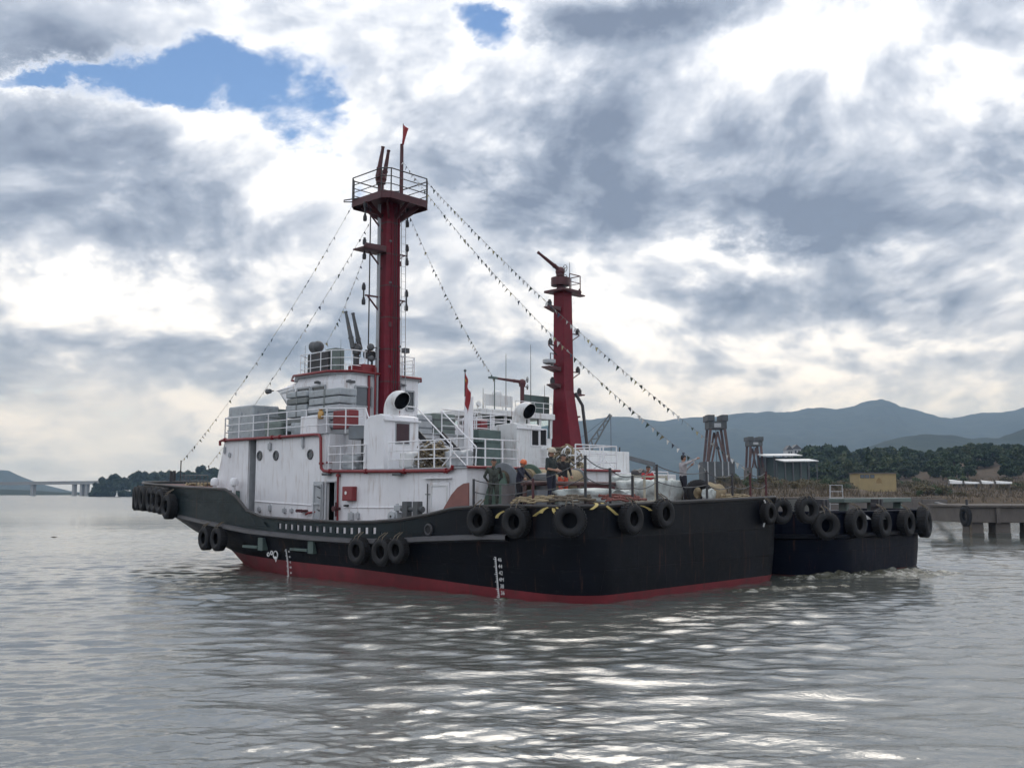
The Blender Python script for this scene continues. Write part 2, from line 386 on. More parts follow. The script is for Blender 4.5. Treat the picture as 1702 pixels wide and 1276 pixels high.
# ------------------------------------------------------------------ water
def build_water():
    fr = np.concatenate([np.array([3.0, 4.5, 6.0]), np.geomspace(7.5, 130, 850), np.geomspace(135, 16000, 60)])
    az = np.concatenate([np.linspace(-180, -50, 26)[:-1], np.linspace(-50, 50, 620), np.linspace(50, 180, 26)[1:-1]])
    A = np.radians(az); nA, nR = len(az), len(fr)
    X = np.outer(fr, np.sin(A)); Y = np.outer(fr, np.cos(A)); Z = np.zeros_like(X)
    dr = np.gradient(fr)[:, None]
    rs = np.random.default_rng(11)
    lam = np.geomspace(.15, 1.7, 66)
    for L in lam:
        th = math.radians(92) + rs.normal(0, .50); k = 2 * math.pi / L
        amp = .0039 * L ** .74 * rs.uniform(.6, 1.35)
        env = np.clip((L / (dr * 3.2)) - .8, 0, 1) * np.clip((125 - fr[:, None]) / 60, 0, 1)
        ph = k * (X * math.cos(th) + Y * math.sin(th)) + rs.uniform(0, 6.28)
        s_ = np.sin(ph + .5 * np.sin(.23 * X + .31 * Y + L))
        Z += env * amp * (s_ + .28 * np.cos(2 * ph)) * (.75 + .35 * np.sin(.11 * X + .17 * Y + 3 * L))
    front = ((az > -52) & (az < 52)).astype(float); Z *= front[None, :]
    V = np.stack([X, Y, Z], -1).reshape(-1, 3)
    V = np.vstack([V, [[0, 0, 0]]])
    i = np.arange(nR - 1)[:, None] * nA; j = np.arange(nA)[None, :]; j2 = (j + 1) % nA
    q = np.stack([i + j, i + j2, i + nA + j2, i + nA + j], -1).reshape(-1, 4)
    me = bpy.data.meshes.new('water'); nq = len(q)
    me.vertices.add(len(V)); me.vertices.foreach_set('co', V.ravel())
    tri = np.stack([np.arange(nA), (np.arange(nA) + 1) % nA, np.full(nA, len(V) - 1)], -1)
    loops = np.concatenate([q[:, ::-1].ravel(), tri[:, ::-1].ravel()])
    me.loops.add(len(loops)); me.loops.foreach_set('vertex_index', loops.astype(np.int32))
    st = np.concatenate([np.arange(nq) * 4, nq * 4 + np.arange(nA) * 3]); me.polygons.add(nq + nA)
    me.polygons.foreach_set('loop_start', st.astype(np.int32))
    me.polygons.foreach_set('use_smooth', np.ones(nq + nA, bool)); me.update(calc_edges=True); me.validate()
    o = bpy.data.objects.new('river_water', me); COL.objects.link(o); o['kind'] = 'structure'
    m = bpy.data.materials.new('silty_water'); m.use_nodes = True; nt = m.node_tree; g = NB(nt)
    b = nt.nodes['Principled BSDF']; tc = nt.nodes.new('ShaderNodeTexCoord'); p = tc.outputs['Object']
    cn, _ = g.noise(p, .05, 4, .6)
    nt.links.new(g.ramp(cn, [(.3, (.088, .096, .085)), (.7, (.120, .125, .116))]), b.inputs['Base Color'])
    b.inputs['Roughness'].default_value = .02; b.inputs['IOR'].default_value = 2.4
    far = g.smooth(g.vm('LENGTH', p), 50, 260); nt.links.new(g.m('MULTIPLY_ADD', far, .22, .02), b.inputs['Roughness'])   # rougher with distance from the origin: unresolved waves, blurs far reflections
    n1, _ = g.noise(g.vm('MULTIPLY', p, (.38, 1.0, 1.0)), 2.6, 6, .66, .6)
    n2, _ = g.noise(g.vm('MULTIPLY', p, (.5, 1.0, 1.0)), 9.0, 3, .55)
    n3, _ = g.noise(g.vm('MULTIPLY', p, (.35, 1.0, 1.0)), .33, 3, .55)
    h = g.m('ADD', g.m('MULTIPLY', n1, .042), g.m('ADD', g.m('MULTIPLY', n2, .012), g.m('MULTIPLY', n3, .10)))
    gust, _ = g.noise(g.vm('MULTIPLY', p, (.5, 1.0, 1.0)), .055, 4, .6); h = g.m('MULTIPLY', h, g.m('MULTIPLY_ADD', g.smooth(gust, .35, .65), 1.3, .45))
    bp = nt.nodes.new('ShaderNodeBump'); bp.inputs['Strength'].default_value = .46; bp.inputs['Distance'].default_value = 1.0
    nt.links.new(h, bp.inputs['Height']); nt.links.new(bp.outputs[0], b.inputs['Normal'])
    me.materials.append(m)
build_water()

# ------------------------------------------------------------------ vegetation makers
def leaf_mat(name, cols, rough=.75):
    m = bpy.data.materials.new(name); m.use_nodes = True; nt = m.node_tree; g = NB(nt); b = nt.nodes['Principled BSDF']
    tc = nt.nodes.new('ShaderNodeTexCoord'); n, _ = g.noise(tc.outputs['Object'], .55, 4, .6)
    oi = nt.nodes.new('ShaderNodeObjectInfo'); gi = nt.nodes.new('ShaderNodeNewGeometry')
    f = g.m('ADD', g.m('MULTIPLY', n, .5), g.m('ADD', g.m('MULTIPLY', gi.outputs['Random Per Island'], .35), g.m('MULTIPLY', oi.outputs['Random'], .3)))
    nt.links.new(g.ramp(f, [(.2, cols[0]), (.55, cols[1]), (.9, cols[2])]), b.inputs['Base Color'])
    b.inputs['Roughness'].default_value = rough; b.inputs['Specular IOR Level'].default_value = .25; return m
leafdark = leaf_mat('evergreen_leaves', [(.014, .026, .015), (.032, .056, .027), (.075, .100, .045)])
leafmid = leaf_mat('hillside_leaves', [(.020, .034, .018), (.045, .070, .033), (.105, .120, .060)])
shrubleaf = leaf_mat('dry_shrub_leaves', [(.060, .060, .034), (.115, .100, .056), (.17, .135, .08)])
shrubgreen = leaf_mat('green_shrub_leaves', [(.035, .055, .028), (.06, .085, .040), (.10, .12, .06)])
reedm = leaf_mat('dry_reeds', [(.075, .060, .042), (.125, .098, .066), (.19, .145, .095)])
bark = paint('bark', (.06, .045, .035), .9, .3, 2)
def leaf_cloud(mb, lobes, n, size, rs):
    for k in range(n):
        c, r = lobes[rs.integers(len(lobes))]
        d = rs.normal(size=3); d /= np.linalg.norm(d); rad = rs.uniform(.35, 1.0) ** .5
        p = np.array(c) + d * rad * np.array(r)
        a = rs.normal(size=3); a /= np.linalg.norm(a); b = np.cross(a, d + .3 * rs.normal(size=3)); b /= max(1e-6, np.linalg.norm(b))
        s = size * rs.uniform(.6, 1.5)
        mb.add([p - a * s - b * s * .3, p + b * s * .6, p + a * s - b * s * .2, p - b * s * .8], [(0, 1, 2, 3)])
def make_tree(name, h, spread, seed, leaf, n=1500, size=.5, conic=False):
    rs = np.random.default_rng(seed); root = empty(name, (0, 0, 0))
    t = MB(); t.tube([(0, 0, -.5), (.1, .05, h * .3), (rs.normal(0, .2), rs.normal(0, .2), h * .75)], [h * .028, h * .02, h * .007], 7)
    lobes = []
    for k in range(11):
        zz = rs.uniform(.22, .92) * h; rr = spread * (1 - (zz / h) ** 2 * .6 if not conic else 1.05 - zz / h)
        a = rs.uniform(0, 6.28); q = rr * rs.uniform(.1, .75)
        c = (q * math.cos(a), q * math.sin(a), zz); lobes.append((c, (rr * rs.uniform(.32, .6),) * 2 + (h * rs.uniform(.08, .17),)))
        t.tube([(0, 0, zz * .6), (c[0] * .6, c[1] * .6, zz * .85), c], [h * .01, h * .007, h * .002], 5)
    t.build('trunk', bark, root)
    c = MB(); leaf_cloud(c, lobes, n, size, rs); c.build('crown', leaf, root, fixn=False)
    return root
def make_shrub(name, h, r, seed, leaf, n=420, size=.22):
    rs = np.random.default_rng(seed); root = empty(name, (0, 0, 0)); t = MB(); lobes = []
    for k in range(6):
        a = rs.uniform(0, 6.28); q = r * rs.uniform(0, .6); zz = h * rs.uniform(.3, .8)
        c = (q * math.cos(a), q * math.sin(a), zz); lobes.append((c, (r * .5, r * .5, h * .28)))
        t.tube([(0, 0, -.2), c], [.06, .02], 5)
    t.build('stem', bark, root); m = MB(); leaf_cloud(m, lobes, n, size, rs); m.build('foliage', leaf, root, fixn=False)
    return root
class Planter:
    def __init__(s, protos): s.p = protos; s.used = set(); s.k = 0
    def put(s, loc, scale, label, cat, group, idx=None):
        i = (s.k if idx is None else idx) % len(s.p); s.k += 1
        src = s.p[i]
        if i in s.used: o = copy_tree(src)
        else: o = src; s.used.add(i)
        o.location = loc; o.rotation_euler = (0, 0, random.uniform(0, 6.28)); sc = scale if isinstance(scale, tuple) else (scale,) * 3
        o.scale = sc; tag(o, label, cat, group); return o
    def finish(s):
        for i, p in enumerate(s.p):
            if i not in s.used:
                for c in list(p.children): bpy.data.objects.remove(c)
                bpy.data.objects.remove(p)

# ------------------------------------------------------------------ land
def fbm(x, y, sc, oct_=5, seed=0.0):
    return mnoise.fractal(Vector((x * sc, y * sc, seed)), 0.9, 2.0, oct_)
def hill_mat(name, cols, scale):
    m = bpy.data.materials.new(name); m.use_nodes = True; nt = m.node_tree; g = NB(nt); b = nt.nodes['Principled BSDF']
    tc = nt.nodes.new('ShaderNodeTexCoord'); n, _ = g.noise(tc.outputs['Object'], scale, 9, .65)
    nt.links.new(g.ramp(n, [(.3, cols[0]), (.5, cols[1]), (.72, cols[2])]), b.inputs['Base Color'])
    b.inputs['Roughness'].default_value = .95; b.inputs['Specular IOR Level'].default_value = .1
    bp = nt.nodes.new('ShaderNodeBump'); bp.inputs['Distance'].default_value = .5 / scale * .05; nt.links.new(n, bp.inputs['Height']); nt.links.new(bp.outputs[0], b.inputs['Normal'])
    return m
forest = hill_mat('far_forest', [(.014, .024, .020), (.026, .040, .028), (.045, .058, .040)], .02)
fieldm = hill_mat('dry_field', [(.055, .046, .034), (.092, .072, .052), (.13, .092, .064)], .25)
soilm = hill_mat('muddy_bank', [(.055, .045, .036), (.085, .066, .050), (.11, .085, .062)], .4)

def ridge(name, prof, D, depth_f, depth_b, mat, rows=34, cols=220, rough=.16, seed=1.0, base=-3):
    us = [p[0] for p in prof]; hs = [(HZ - p[1]) for p in prof]
    U = np.linspace(us[0], us[-1], cols); Hh = np.interp(U, us, hs); mb = MB(); grid = []
    for j in range(rows + 1):
        t = j / rows; row = []
        d = D - depth_f + t * (depth_f + depth_b); tt = (d - (D - depth_f)) / depth_f if d <= D else 1 - (d - D) / depth_b
        sh = max(0, tt); sh = sh ** .85 * (.6 + .4 * sh)
        for u, h in zip(U, Hh):
            X = (u - 851) / FPX * d; top = HC + h * D / FPX
            spur = fbm(X, d * .45, 6.5 / D, 6, seed); z = base + (top - base) * sh * (1 + rough * 1.8 * spur * (1 - sh)) + (top * rough * .05) * fbm(X, d, 60 / D, 4, seed + 5) * sh
            row.append((X, d, z))
        grid.append(row)
    mb.grid(grid); o = mb.build(name, mat, fixn=False); o['kind'] = 'structure'
    return o
ridge('mountain_range', [(560, 815), (640, 790), (760, 745), (860, 716), (925, 702), (960, 699), (1000, 693), (1040, 690), (1075, 695), (1105, 699), (1150, 692), (1200, 689), (1240, 684), (1300, 683),
      (1345, 677), (1400, 678), (1425, 672), (1445, 665), (1468, 660), (1486, 666), (1500, 674), (1530, 682), (1560, 690), (1582, 694), (1610, 690), (1640, 685), (1672, 683), (1702, 676), (1780, 668), (1900, 690), (2200, 700), (2600, 760)],
      4300, 1900, 900, forest, 60, 420, .34, 2.3)
ridge('foothill', [(1330, 812), (1400, 770), (1440, 742), (1490, 728), (1530, 721), (1580, 722), (1620, 728), (1660, 726), (1702, 712), (1760, 700), (1900, 705), (2300, 740)], 1750, 600, 500, forest, 40, 260, .34, 5.1)
ridge('hill', [(-700, 800), (-300, 770), (-120, 765), (-40, 772), (0, 778), (18, 779), (35, 788), (55, 796), (70, 802), (120, 815), (180, 824)], 3600, 700, 600, forest, 16, 120, .14, 7.7)
ridge('far_shore', [(-900, 806), (-300, 808), (0, 812), (60, 814), (100, 817), (160, 819), (260, 821)], 1500, 180, 300, forest, 10, 100, .35, 9.2)

# right bank: shoreline, rising field, wooded rise behind
SHORE = [(-60, 185), (0, 178), (8, 166), (20, 150), (40, 138), (56, 129.5), (58.5, 129.5), (64, 168), (95, 182), (180, 205), (400, 300)]
def shore_y(x): return float(np.interp(x, [p[0] for p in SHORE], [p[1] for p in SHORE]))
def land_z(x, y):
    s = y - shore_y(x)
    if s < 0: return -1.5 + max(-1.5, s * .3)
    z = 1.1 + 1.1 * min(1, s / 5) + 2.6 * min(1, max(0, (s - 8) / 70))
    q = x / max(1, y)                      # wooded rise to the right, low ground on the left
    ups = min(1, max(0, (q - .27) / .24)); far = min(1, max(0, (y - 265) / 230))
    far = far * far * (3 - 2 * far)
    z += far * (1.0 + 17 * ups ** 1.3)
    z += .55 * fbm(x, y, .035, 4, 3.1) * min(1, s / 10)
    return z
def build_land():
    mb = MB(); rows = []
    xs = np.concatenate([np.linspace(-14, 57, 70), np.linspace(58.4, 64, 8), np.linspace(66, 420, 90)])
    for t in np.concatenate([np.linspace(-.04, .12, 14), np.linspace(.14, 1, 46)]):
        row = []
        for x in xs:
            y = shore_y(x) + t * 620; xx = x * (1 + max(0, t) * 1.1) if x > 0 else x; yy = y
            row.append((xx, yy, land_z(x, y) if t < .12 else land_z(xx, yy)))
        rows.append(row)
    mb.grid(rows); o = mb.build('riverbank', fieldm, fixn=False); o['kind'] = 'structure'
build_land()
# wooded headland across the water on the left
def headland_z(x, y): 
    u = 851 + FPX * x / y
    return 5.0 * min(1, max(0, (u - 152) / 60)) * min(1, max(0, (y - 838) / 40)) - .6
def build_headland():
    mb = MB(); rows = []
    for y in np.linspace(832, 1000, 16):
        rows.append([((u - 851) / FPX * y, y, headland_z((u - 851) / FPX * y, y)) for u in np.linspace(140, 860, 90)])
    mb.grid(rows); o = mb.build('headland', forest, fixn=False); o['kind'] = 'structure'
build_headland()
# ------------------------------------------------------------------ hulls
STERN_R = 1.35
NARROW = .04
def B_at(x, B, narrow):
    return B * (1 - narrow * (max(0, 9 - x) / 9) ** 2)
NFLAT = 24; BOW0 = NFLAT + 9 + 61
def outline(xs, B, xb, x1=16.5, r=STERN_R, narrow=.04, bowp=.78):
    """port half of the plan, from stern centre round the quarter to the stem"""
    pts = []; Bs = B_at(xs + r, B, narrow)
    for k in range(NFLAT): pts.append((xs, (Bs - r) * k / NFLAT))
    for k in range(9):
        t = math.pi / 2 * k / 8; pts.append((xs + r - r * math.cos(t), Bs - r + r * math.sin(t)))
    xa = xs + r
    for k in range(1, 62):
        x = lerp(xa, x1, k / 61); pts.append((x, B_at(x, B, narrow)))
    for k in range(1, 31):
        t = math.pi / 2 * k / 30; pts.append((x1 + (xb - x1) * math.sin(t), B * max(0, math.cos(t)) ** bowp))
    return pts
class Hull:
    def __init__(s, fr, tops, rails, boots, half=6.0, bow=34.2, r=STERN_R):
        s.fr = fr; s.zt = lambda x: float(np.interp(x, *zip(*tops))); s.zr = lambda x: float(np.interp(x, *zip(*rails))); s.zb = lambda x: float(np.interp(x, *zip(*boots)))
        h = half; s.heel = 0.0; s.wide = 1.0      # wide: fuller starboard quarter
        s.lv = [(-1.2, .4, h - .75, bow - 11.5, 10.5, 1.15), (None, .1, h - .25, bow - 9.7, 11.5, 1.05), ('b', 0.05, h - .2, bow - 8.6, 12.0, 1.0), ('m', 0, h - .1, bow - 5.2, 14, .9), ('r', 0, h, bow - 2.2, 15.5, .8), ('t', -.05, h + .02, bow, 16.5, .76)]
        s.out = [outline(xs, B, xb, x1_, r, bowp=bp_) for _, xs, B, xb, x1_, bp_ in s.lv]
        s.half = half
    def z(s, k, x):
        c = s.lv[k][0]
        if c == 'b': return s.zb(x)
        if c == 'r': return s.zr(x)
        if c == 't': return s.zt(x)
        if c == 'm': return lerp(s.zb(x), s.zr(x), .5)
        return 0.0 if c is None else c
    def ring(s, k, side=1): return [(x, y * side * (s.wide if side < 0 else 1), s.z(k, x) - (s.heel * y * side * max(0, 1 - max(0, x) / 5) if k == 5 else 0)) for x, y in s.out[k]]
    def strip(s, k0, k1, sub=1):
        mb = MB()
        for side in (1, -1):
            rows = []
            for k in range(k0, k1 + 1): rows.append(s.ring(k, side))
            mb.grid(rows)
        return mb
    def edge_at(s, u, z, k=4):          # point of the visible port/stern outline in a photo column
        best = None; pts = [(x, -y * s.wide) for x, y in reversed(s.out[k][:NFLAT + 40])] + s.out[k]
        for i in range(1, len(pts) - 1):
            x, y = pts[i]
            e = abs(s.fr.u((x, y, z)) - u)
            tx, ty = pts[i + 1][0] - pts[i - 1][0], pts[i + 1][1] - pts[i - 1][1]; L = math.hypot(tx, ty) or 1
            nrm = (-ty / L, tx / L)
            W = s.fr.w((x, y, z)); N = s.fr.F * nrm[0] + s.fr.P * nrm[1]
            if N.dot(W - Vector((0, 0, HC))) > 0: continue
            if best is None or e < best[0]: best = (e, x, y, nrm)
        return best[1], best[2], best[3]
def deck_plate(h, x0, x1, zf, name, mat, parent, inset=.12, k=5):
    mb = MB(); xs = [x for x, y in h.out[k] if x0 <= x <= x1]; seen = []; rows = []
    for x, y in h.out[k]:
        if x0 - .3 <= x <= x1: rows.append((max(x, x0), max(0, y - inset)))
    # keep a monotone list of stations
    st = {}
    for x, y in rows: st[round(x, 3)] = max(st.get(round(x, 3), 0), y)
    ks = sorted(st); mb.grid([[(x, -st[x] * h.wide, zf(x) + h.heel * st[x] * max(0, 1 - x / 5)), (x, 0, zf(x) + .02), (x, st[x], zf(x) - h.heel * st[x] * max(0, 1 - x / 5))] for x in ks], False)
    return mb.build(name, mat, parent)

TOPS = [(-1, 2.91), (0, 2.91), (3, 2.84), (4.18, 2.76), (5.2, 2.68), (6.3, 2.47), (7.8, 2.27), (9.3, 2.17), (10.9, 2.13), (13, 2.15), (15.3, 2.2), (16.3, 2.24), (16.9, 2.32), (17.4, 2.47), (17.8, 2.66), (18.2, 2.92), (18.55, 3.2), (18.8, 3.31), (19.3, 3.33), (23.5, 3.44), (26.7, 3.56), (34.5, 3.8)]
RAILS = [(-1, 1.86), (3.5, 1.86), (6.45, 1.70), (8, 1.58), (10.2, 1.51), (13, 1.53), (17.2, 1.66), (24, 2.15), (34, 2.75)]
BOOTS = [(-1, .22), (1.8, .25), (4.4, .32), (7.6, .44), (11, .54), (14.3, .57), (20, .60), (28, .64)]
H1 = Hull(T, TOPS, RAILS, BOOTS); H1.heel = .022; H1.wide = 1.11
tug = empty('harbour_tug', T.o, T.rz)
tag(tug, 'white and black harbour tug with the tall red mast, stern towards the jetty', 'tugboat')
H1.strip(0, 2).build('bottom_plating', boot, tug)
H1.strip(2, 4).build('side_plating', black, tug)
# underside of the raised bow and quarter, then the bulwark with its row of freeing ports
def bulwark(h, parent, ports, matfn, zlo=.0):
    mb = MB(); mk = lambda x: 0
    for side in (1, -1):
        low, rb = h.ring(4, side), h.ring(5, side); N = len(low)
        inn_l = [(x - .07 * (1 if i_ > BOW0 + 8 else (-1 if i_ < NFLAT + 4 else 0)), y - .07 * side * (1 if NFLAT < i_ < N - 3 else 0), z) for i_, (x, y, z) in enumerate(rb)]
        inn_b = [(a[0], a[1], min(a[2], max(1.45, b[2]))) for a, b in zip(inn_l, low)]
        mb.grid([rb, inn_l, inn_b], False, 2)
        cuts = [(.20, .42)] if ports else []
        at_ = lambda i_, dz: tuple(lerp(low[i_][q], rb[i_][q], min(1, dz / max(.05, rb[i_][2] - low[i_][2]))) for q in range(3))
        for i_ in range(N - 1):
            mi = mk(low[i_][0])
            if ports and ports[0] < low[i_][0] < ports[1] and NFLAT + 9 < i_ < BOW0:
                mb.grid([[low[i_], low[i_ + 1]], [at_(i_, .24), at_(i_ + 1, .24)]], False, mi); mb.grid([[at_(i_, .45), at_(i_ + 1, .45)], [rb[i_], rb[i_ + 1]]], False, mi)
            else: mb.grid([[low[i_], low[i_ + 1]], [rb[i_], rb[i_ + 1]]], False, mi)
        if ports:
            for xp in PORT_POSTS:               # plates between the openings
                ya = B_at((xp[0] + xp[1]) / 2, 6.0, NARROW) * side; z0 = h.zr(xp[0]) + .22
                mb.box((xp[0], min(ya - .05 * side, ya + .012 * side), z0), (xp[1], max(ya - .05 * side, ya + .012 * side), z0 + .25))
    if ports:                                    # inner skin must not close the openings
        keep = []
        for f, m_ in zip(mb.f, mb.mi):
            c = sum((Vector(mb.v[q]) for q in f), Vector()) / len(f)
            keep.append(not (m_ == 2 and ports[0] - .3 < c.x < ports[1] + .3 and abs(c.y) > 5 and c.z < h.zt(c.x) - .1))
        mb.f = [f for f, k_ in zip(mb.f, keep) if k_]; mb.sm = [f for f, k_ in zip(mb.sm, keep) if k_]; mb.mi = [f for f, k_ in zip(mb.mi, keep) if k_]
    return mb.build('bulwark', [matfn, black, matfn], parent)
port_u = [464.7, 474.5, 484.3, 494.7, 505.3, 515.6, 526.7, 537.9, 548.7, 560.1, 572, 583.9, 596.3, 609, 622, 635.3]
pc = sorted([T.y(u, 885, 6.0).x for u in port_u])
PORT_LO, PORT_HI = pc[0] - .35, pc[-1] + .35
PORT_POSTS = []
edges = [PORT_LO - .35] + [q for c in pc for q in (c - .105, c + .105)] + [PORT_HI + .35]
for k in range(0, len(edges), 2): PORT_POSTS.append((edges[k], edges[k + 1]))
bulwark(H1, tug, (PORT_LO, PORT_HI), greenblack)
def rail_path(h, k, side, off=0.0, dz=0.0, x0=-9, x1=99):
    pts = h.out[k]; r_ = []
    for i, (x, y) in enumerate(pts):
        a = pts[max(0, i - 1)]; b = pts[min(len(pts) - 1, i + 1)]; tx, ty = b[0] - a[0], b[1] - a[1]; L = math.hypot(tx, ty) or 1
        nx, ny = -ty / L, tx / L
        if i == len(pts) - 1: nx, ny = 1, 0
        if i == 0: nx, ny = -1, 0
        if x0 <= x <= x1: r_.append((x + nx * off, (y + ny * off) * side * (h.wide if side < 0 else 1), h.z(k, x) + dz - (h.heel * y * side * max(0, 1 - max(0, x) / 5) if k == 5 else 0)))
    return r_
def rub_rail(h, parent, mat, x0=2.6):
    mb = MB()
    for side in (1, -1):
        P = rail_path(h, 4, side, .0, 0, x0); Q = rail_path(h, 4, side, .22, 0, x0)
        prof = []
        for (x, y, z), (x2, y2, z2) in zip(P, Q): prof.append([(x, y, z + .09), (x2, y2, z2 + .06), (x2, y2, z2 - .07), (x, y, z - .13)])
        mb.grid(prof, False)
    return mb.build('rub_rail', mat, parent)
railm = paint('rub_rail_worn_paint', (.10, .098, .105), .5, .2, 2, (.03, .03, .035), .8, False)
rub_rail(H1, tug, railm)
cap = MB()
for side in (1, -1): cap.tube(rail_path(H1, 5, side, 0, .02), .065, 6)
cap.build('bulwark_cap_rail', paint('cap_rail_paint', (.03, .028, .028), .5, .3, 3, RUST, .5), tug)
deck_plate(H1, 0.0, 5.3, lambda x: H1.zt(x) - .07, 'aft_deck', deckred, tug)
deck_plate(H1, 4.8, 21.2, lambda x: 1.5, 'main_deck', deckred, tug, .25, 4)
deck_plate(H1, 21.1, 34.0, lambda x: H1.zt(x) - .08, 'forecastle_deck', deckred, tug)
bk = MB(); bk.box((5.2, -5.7, 1.5), (5.3, 5.7, 2.66)); bk.build('deck_bulkhead', white2, tug); bk = MB(); bk.box((21.05, -5.6, 1.5), (21.12, 5.6, 3.28)); bk.build('deck_bulkhead', greygreen, tug)
# anchor-pocket openings and lower rub plates on the port side
for (ua, ub, va, vb) in [(408, 432, 898, 909), (487, 515, 900, 914)]:
    a = T.y(ua, va, 5.95); b = T.y(ub, vb, 5.95); mb = MB()
    mb.box((b.x, 5.86, b.z - .05), (a.x, 6.10, b.z + .05)); mb.box((b.x - .35, 5.8, b.z - .12), (b.x, 6.06, a.z + .16))
    mb.build('step_fender', greygreen, tug, .015)
# mooring pipe in the bulwark
q = T.y(715, 880, 5.95); mb = MB(); mb.lathe([(.13, -.05), (.2, -.03), (.21, .04), (.16, .07), (.12, .05)], (q.x, B_at(q.x, 6, NARROW) + .02, q.z), (0, 1, 0), 16); mb.build('mooring_pipe', steel, tug)
mb = MB(); mb.lathe([(.0001, 0), (.13, 0)], (q.x, B_at(q.x, 6, NARROW) + .05, q.z), (0, 1, 0), 14); mb.build('mooring_pipe_mouth', inside, tug)

# draught marks and bow symbol
markm = paint('white_mark_paint', (.75, .75, .75), .6, .08, 6, (.25, .18, .18), .6)
def hull_side_y(h, x, z):
    ks = [(h.z(k, x), B_at(x, h.lv[k][2], NARROW)) for k in range(6)]
    return float(np.interp(z, [a for a, b in ks], [b for a, b in ks]))
def marks(u0, v0, v1, nums, parent, size):
    x = T.y(u0, v1, 5.75).x; z0 = T.y(u0, v0, 5.85).z; z1 = T.y(u0, v1, 5.75).z
    mb = MB(); N = 22
    for k in range(N):
        z = lerp(z1, z0, k / (N - 1)); y = hull_side_y(H1, x, z) + .012
        mb.box((x - .012, y - .02, z - .01), (x + (.10 if k % 4 == 0 else .055), y + .008, z + .012))
        if k < N - 1:
            z2 = lerp(z1, z0, (k + 1) / (N - 1)); mb.bar((x, y, z), (x, hull_side_y(H1, x, z2) + .012, z2), .022)
    mb.build('draught_scale', markm, parent)
    for k, n_ in enumerate(nums):
        me = text_mesh(n_, size); me.materials.append(markm); z = lerp(z0, z1, (k + .35) / len(nums)); y = hull_side_y(H1, x, z) + .014
        o = bpy.data.objects.new('draught_number', me); COL.objects.link(o); o.parent = parent
        o.location = (x - .17, y, z); o.rotation_euler = (math.pi / 2, 0, math.pi)
marks(827, 926, 992, ['46', '44', '42', '4M', '38', '36'], tug, .17)
marks(480, 913, 957, ['46', '44', '42', '4M', '38'], tug, .11)
mb = MB()
for uu, vv, rr in [(446, 921, .07), (452, 918.5, .07), (458, 922, .15)]:
    q = T.y(uu, vv, 5.85); y = hull_side_y(H1, q.x, q.z) + .014
    mb.tube([(q.x + rr * math.cos(t) * 1.0, y - .0, q.z + rr * math.sin(t)) for t in np.linspace(0, 6.28, 17)[:-1]], .024, 5, True)
q = T.y(458, 927, 5.85); y = hull_side_y(H1, q.x, q.z) + .012
mb.prism([(q.x - .13, y, q.z + .06), (q.x + .13, y, q.z + .06), (q.x, y, q.z - .17)], (0, .008, 0)); mb.build('bow_thruster_mark', markm, tug)
# ------------------------------------------------------------------ near tug: deckhouse
def railing(path, parent, mat, h=1.0, bars=3, r=.022, post=1.1, name='railing', closed=False, lean=None):
    mb = MB(); P = [Vector(p) for p in path]
    if closed: P = P + [P[0]]
    for k in range(1, bars + 1):
        zz = Vector((0, 0, h * k / bars)); mb.tube([p + zz for p in P], r if k == bars else r * .75, 6)
    for a, b in zip(P[:-1], P[1:]):
        n = max(1, round((b - a).length / post))
        for i in range(n + (1 if b is P[-1] and not closed else 0)):
            q = a.lerp(b, i / n); mb.cyl(q, q + Vector((0, 0, h)), r, n=6)
    return mb.build(name, mat, parent)
def wall_panel(parent, name, poly_xz, y0, y1, mat):       # slab in the x-z plane
    mb = MB(); mb.prism([(x, y0, z) for x, z in poly_xz], (0, y1 - y0, 0)); return mb.build(name, mat, parent)
YW = 4.2; DK = 4.05; BD = 5.58
dw0, dw1 = T.y(557, 858, YW).x, T.y(543, 858, YW).x     # open doorway
DWT = 3.62
nx0, nx1 = 19.80, 20.45                                   # niche with ladder
for side in (1, -1):
    w = YW * side; w2 = (YW - .1) * side
    if side == 1:
        wall_panel(tug, 'wall', [(6.4, 1.5), (dw0, 1.5), (dw0, DK), (6.4, DK)], w2, w, white)
        wall_panel(tug, 'wall', [(dw0, DWT), (dw1, DWT), (dw1, DK), (dw0, DK)], w2, w, white)
        wall_panel(tug, 'wall', [(dw1, 1.5), (14.62, 1.5), (14.62, DK), (dw1, DK)], w2, w, white)
    else: wall_panel(tug, 'wall', [(6.4, 1.5), (14.62, 1.5), (14.62, DK), (6.4, DK)], w2, w, white)
    wall_panel(tug, 'wall', [(14.62, 1.5), (nx0, 1.5), (nx0, BD), (14.62, BD)], w2, w, white)
    mb = MB(); mb.box((nx0 - .1, min(w2, 3.5 * side), 1.5), (nx0, max(w2, 3.5 * side), BD)); mb.box((nx1, min(w2, 3.5 * side), 1.5), (nx1 + .1, max(w2, 3.5 * side), BD))
    mb.box((nx0, min(3.5 * side, 3.4 * side), 1.5), (nx1, max(3.5 * side, 3.4 * side), BD)); mb.build('niche_wall', lightgrey, tug)
    wall_panel(tug, 'wall', [(nx1, 1.5), (23.25, 1.5), (23.2, 3.4), (22.5, BD), (nx1, BD)], w2, w, white)
    # front chamfer and inset wall beside the boat deck
    mb = MB(); mb.add([(23.2, w, 3.2), (22.5, w, BD), (23.5, 2.6 * side, BD), (24.3, 2.6 * side, 3.2)], [(0, 1, 2, 3)]); mb.build('wall', white, tug)
    mb = MB(); mb.box((11.8, min(3.3 * side, 3.2 * side), DK), (14.62, max(3.3 * side, 3.2 * side), BD)); mb.build('wall', white, tug)
mb = MB(); mb.add([(24.3, 2.6, 3.2), (23.5, 2.6, BD), (23.5, -2.6, BD), (24.3, -2.6, 3.2)], [(0, 1, 2, 3)]); mb.build('wall', white, tug)
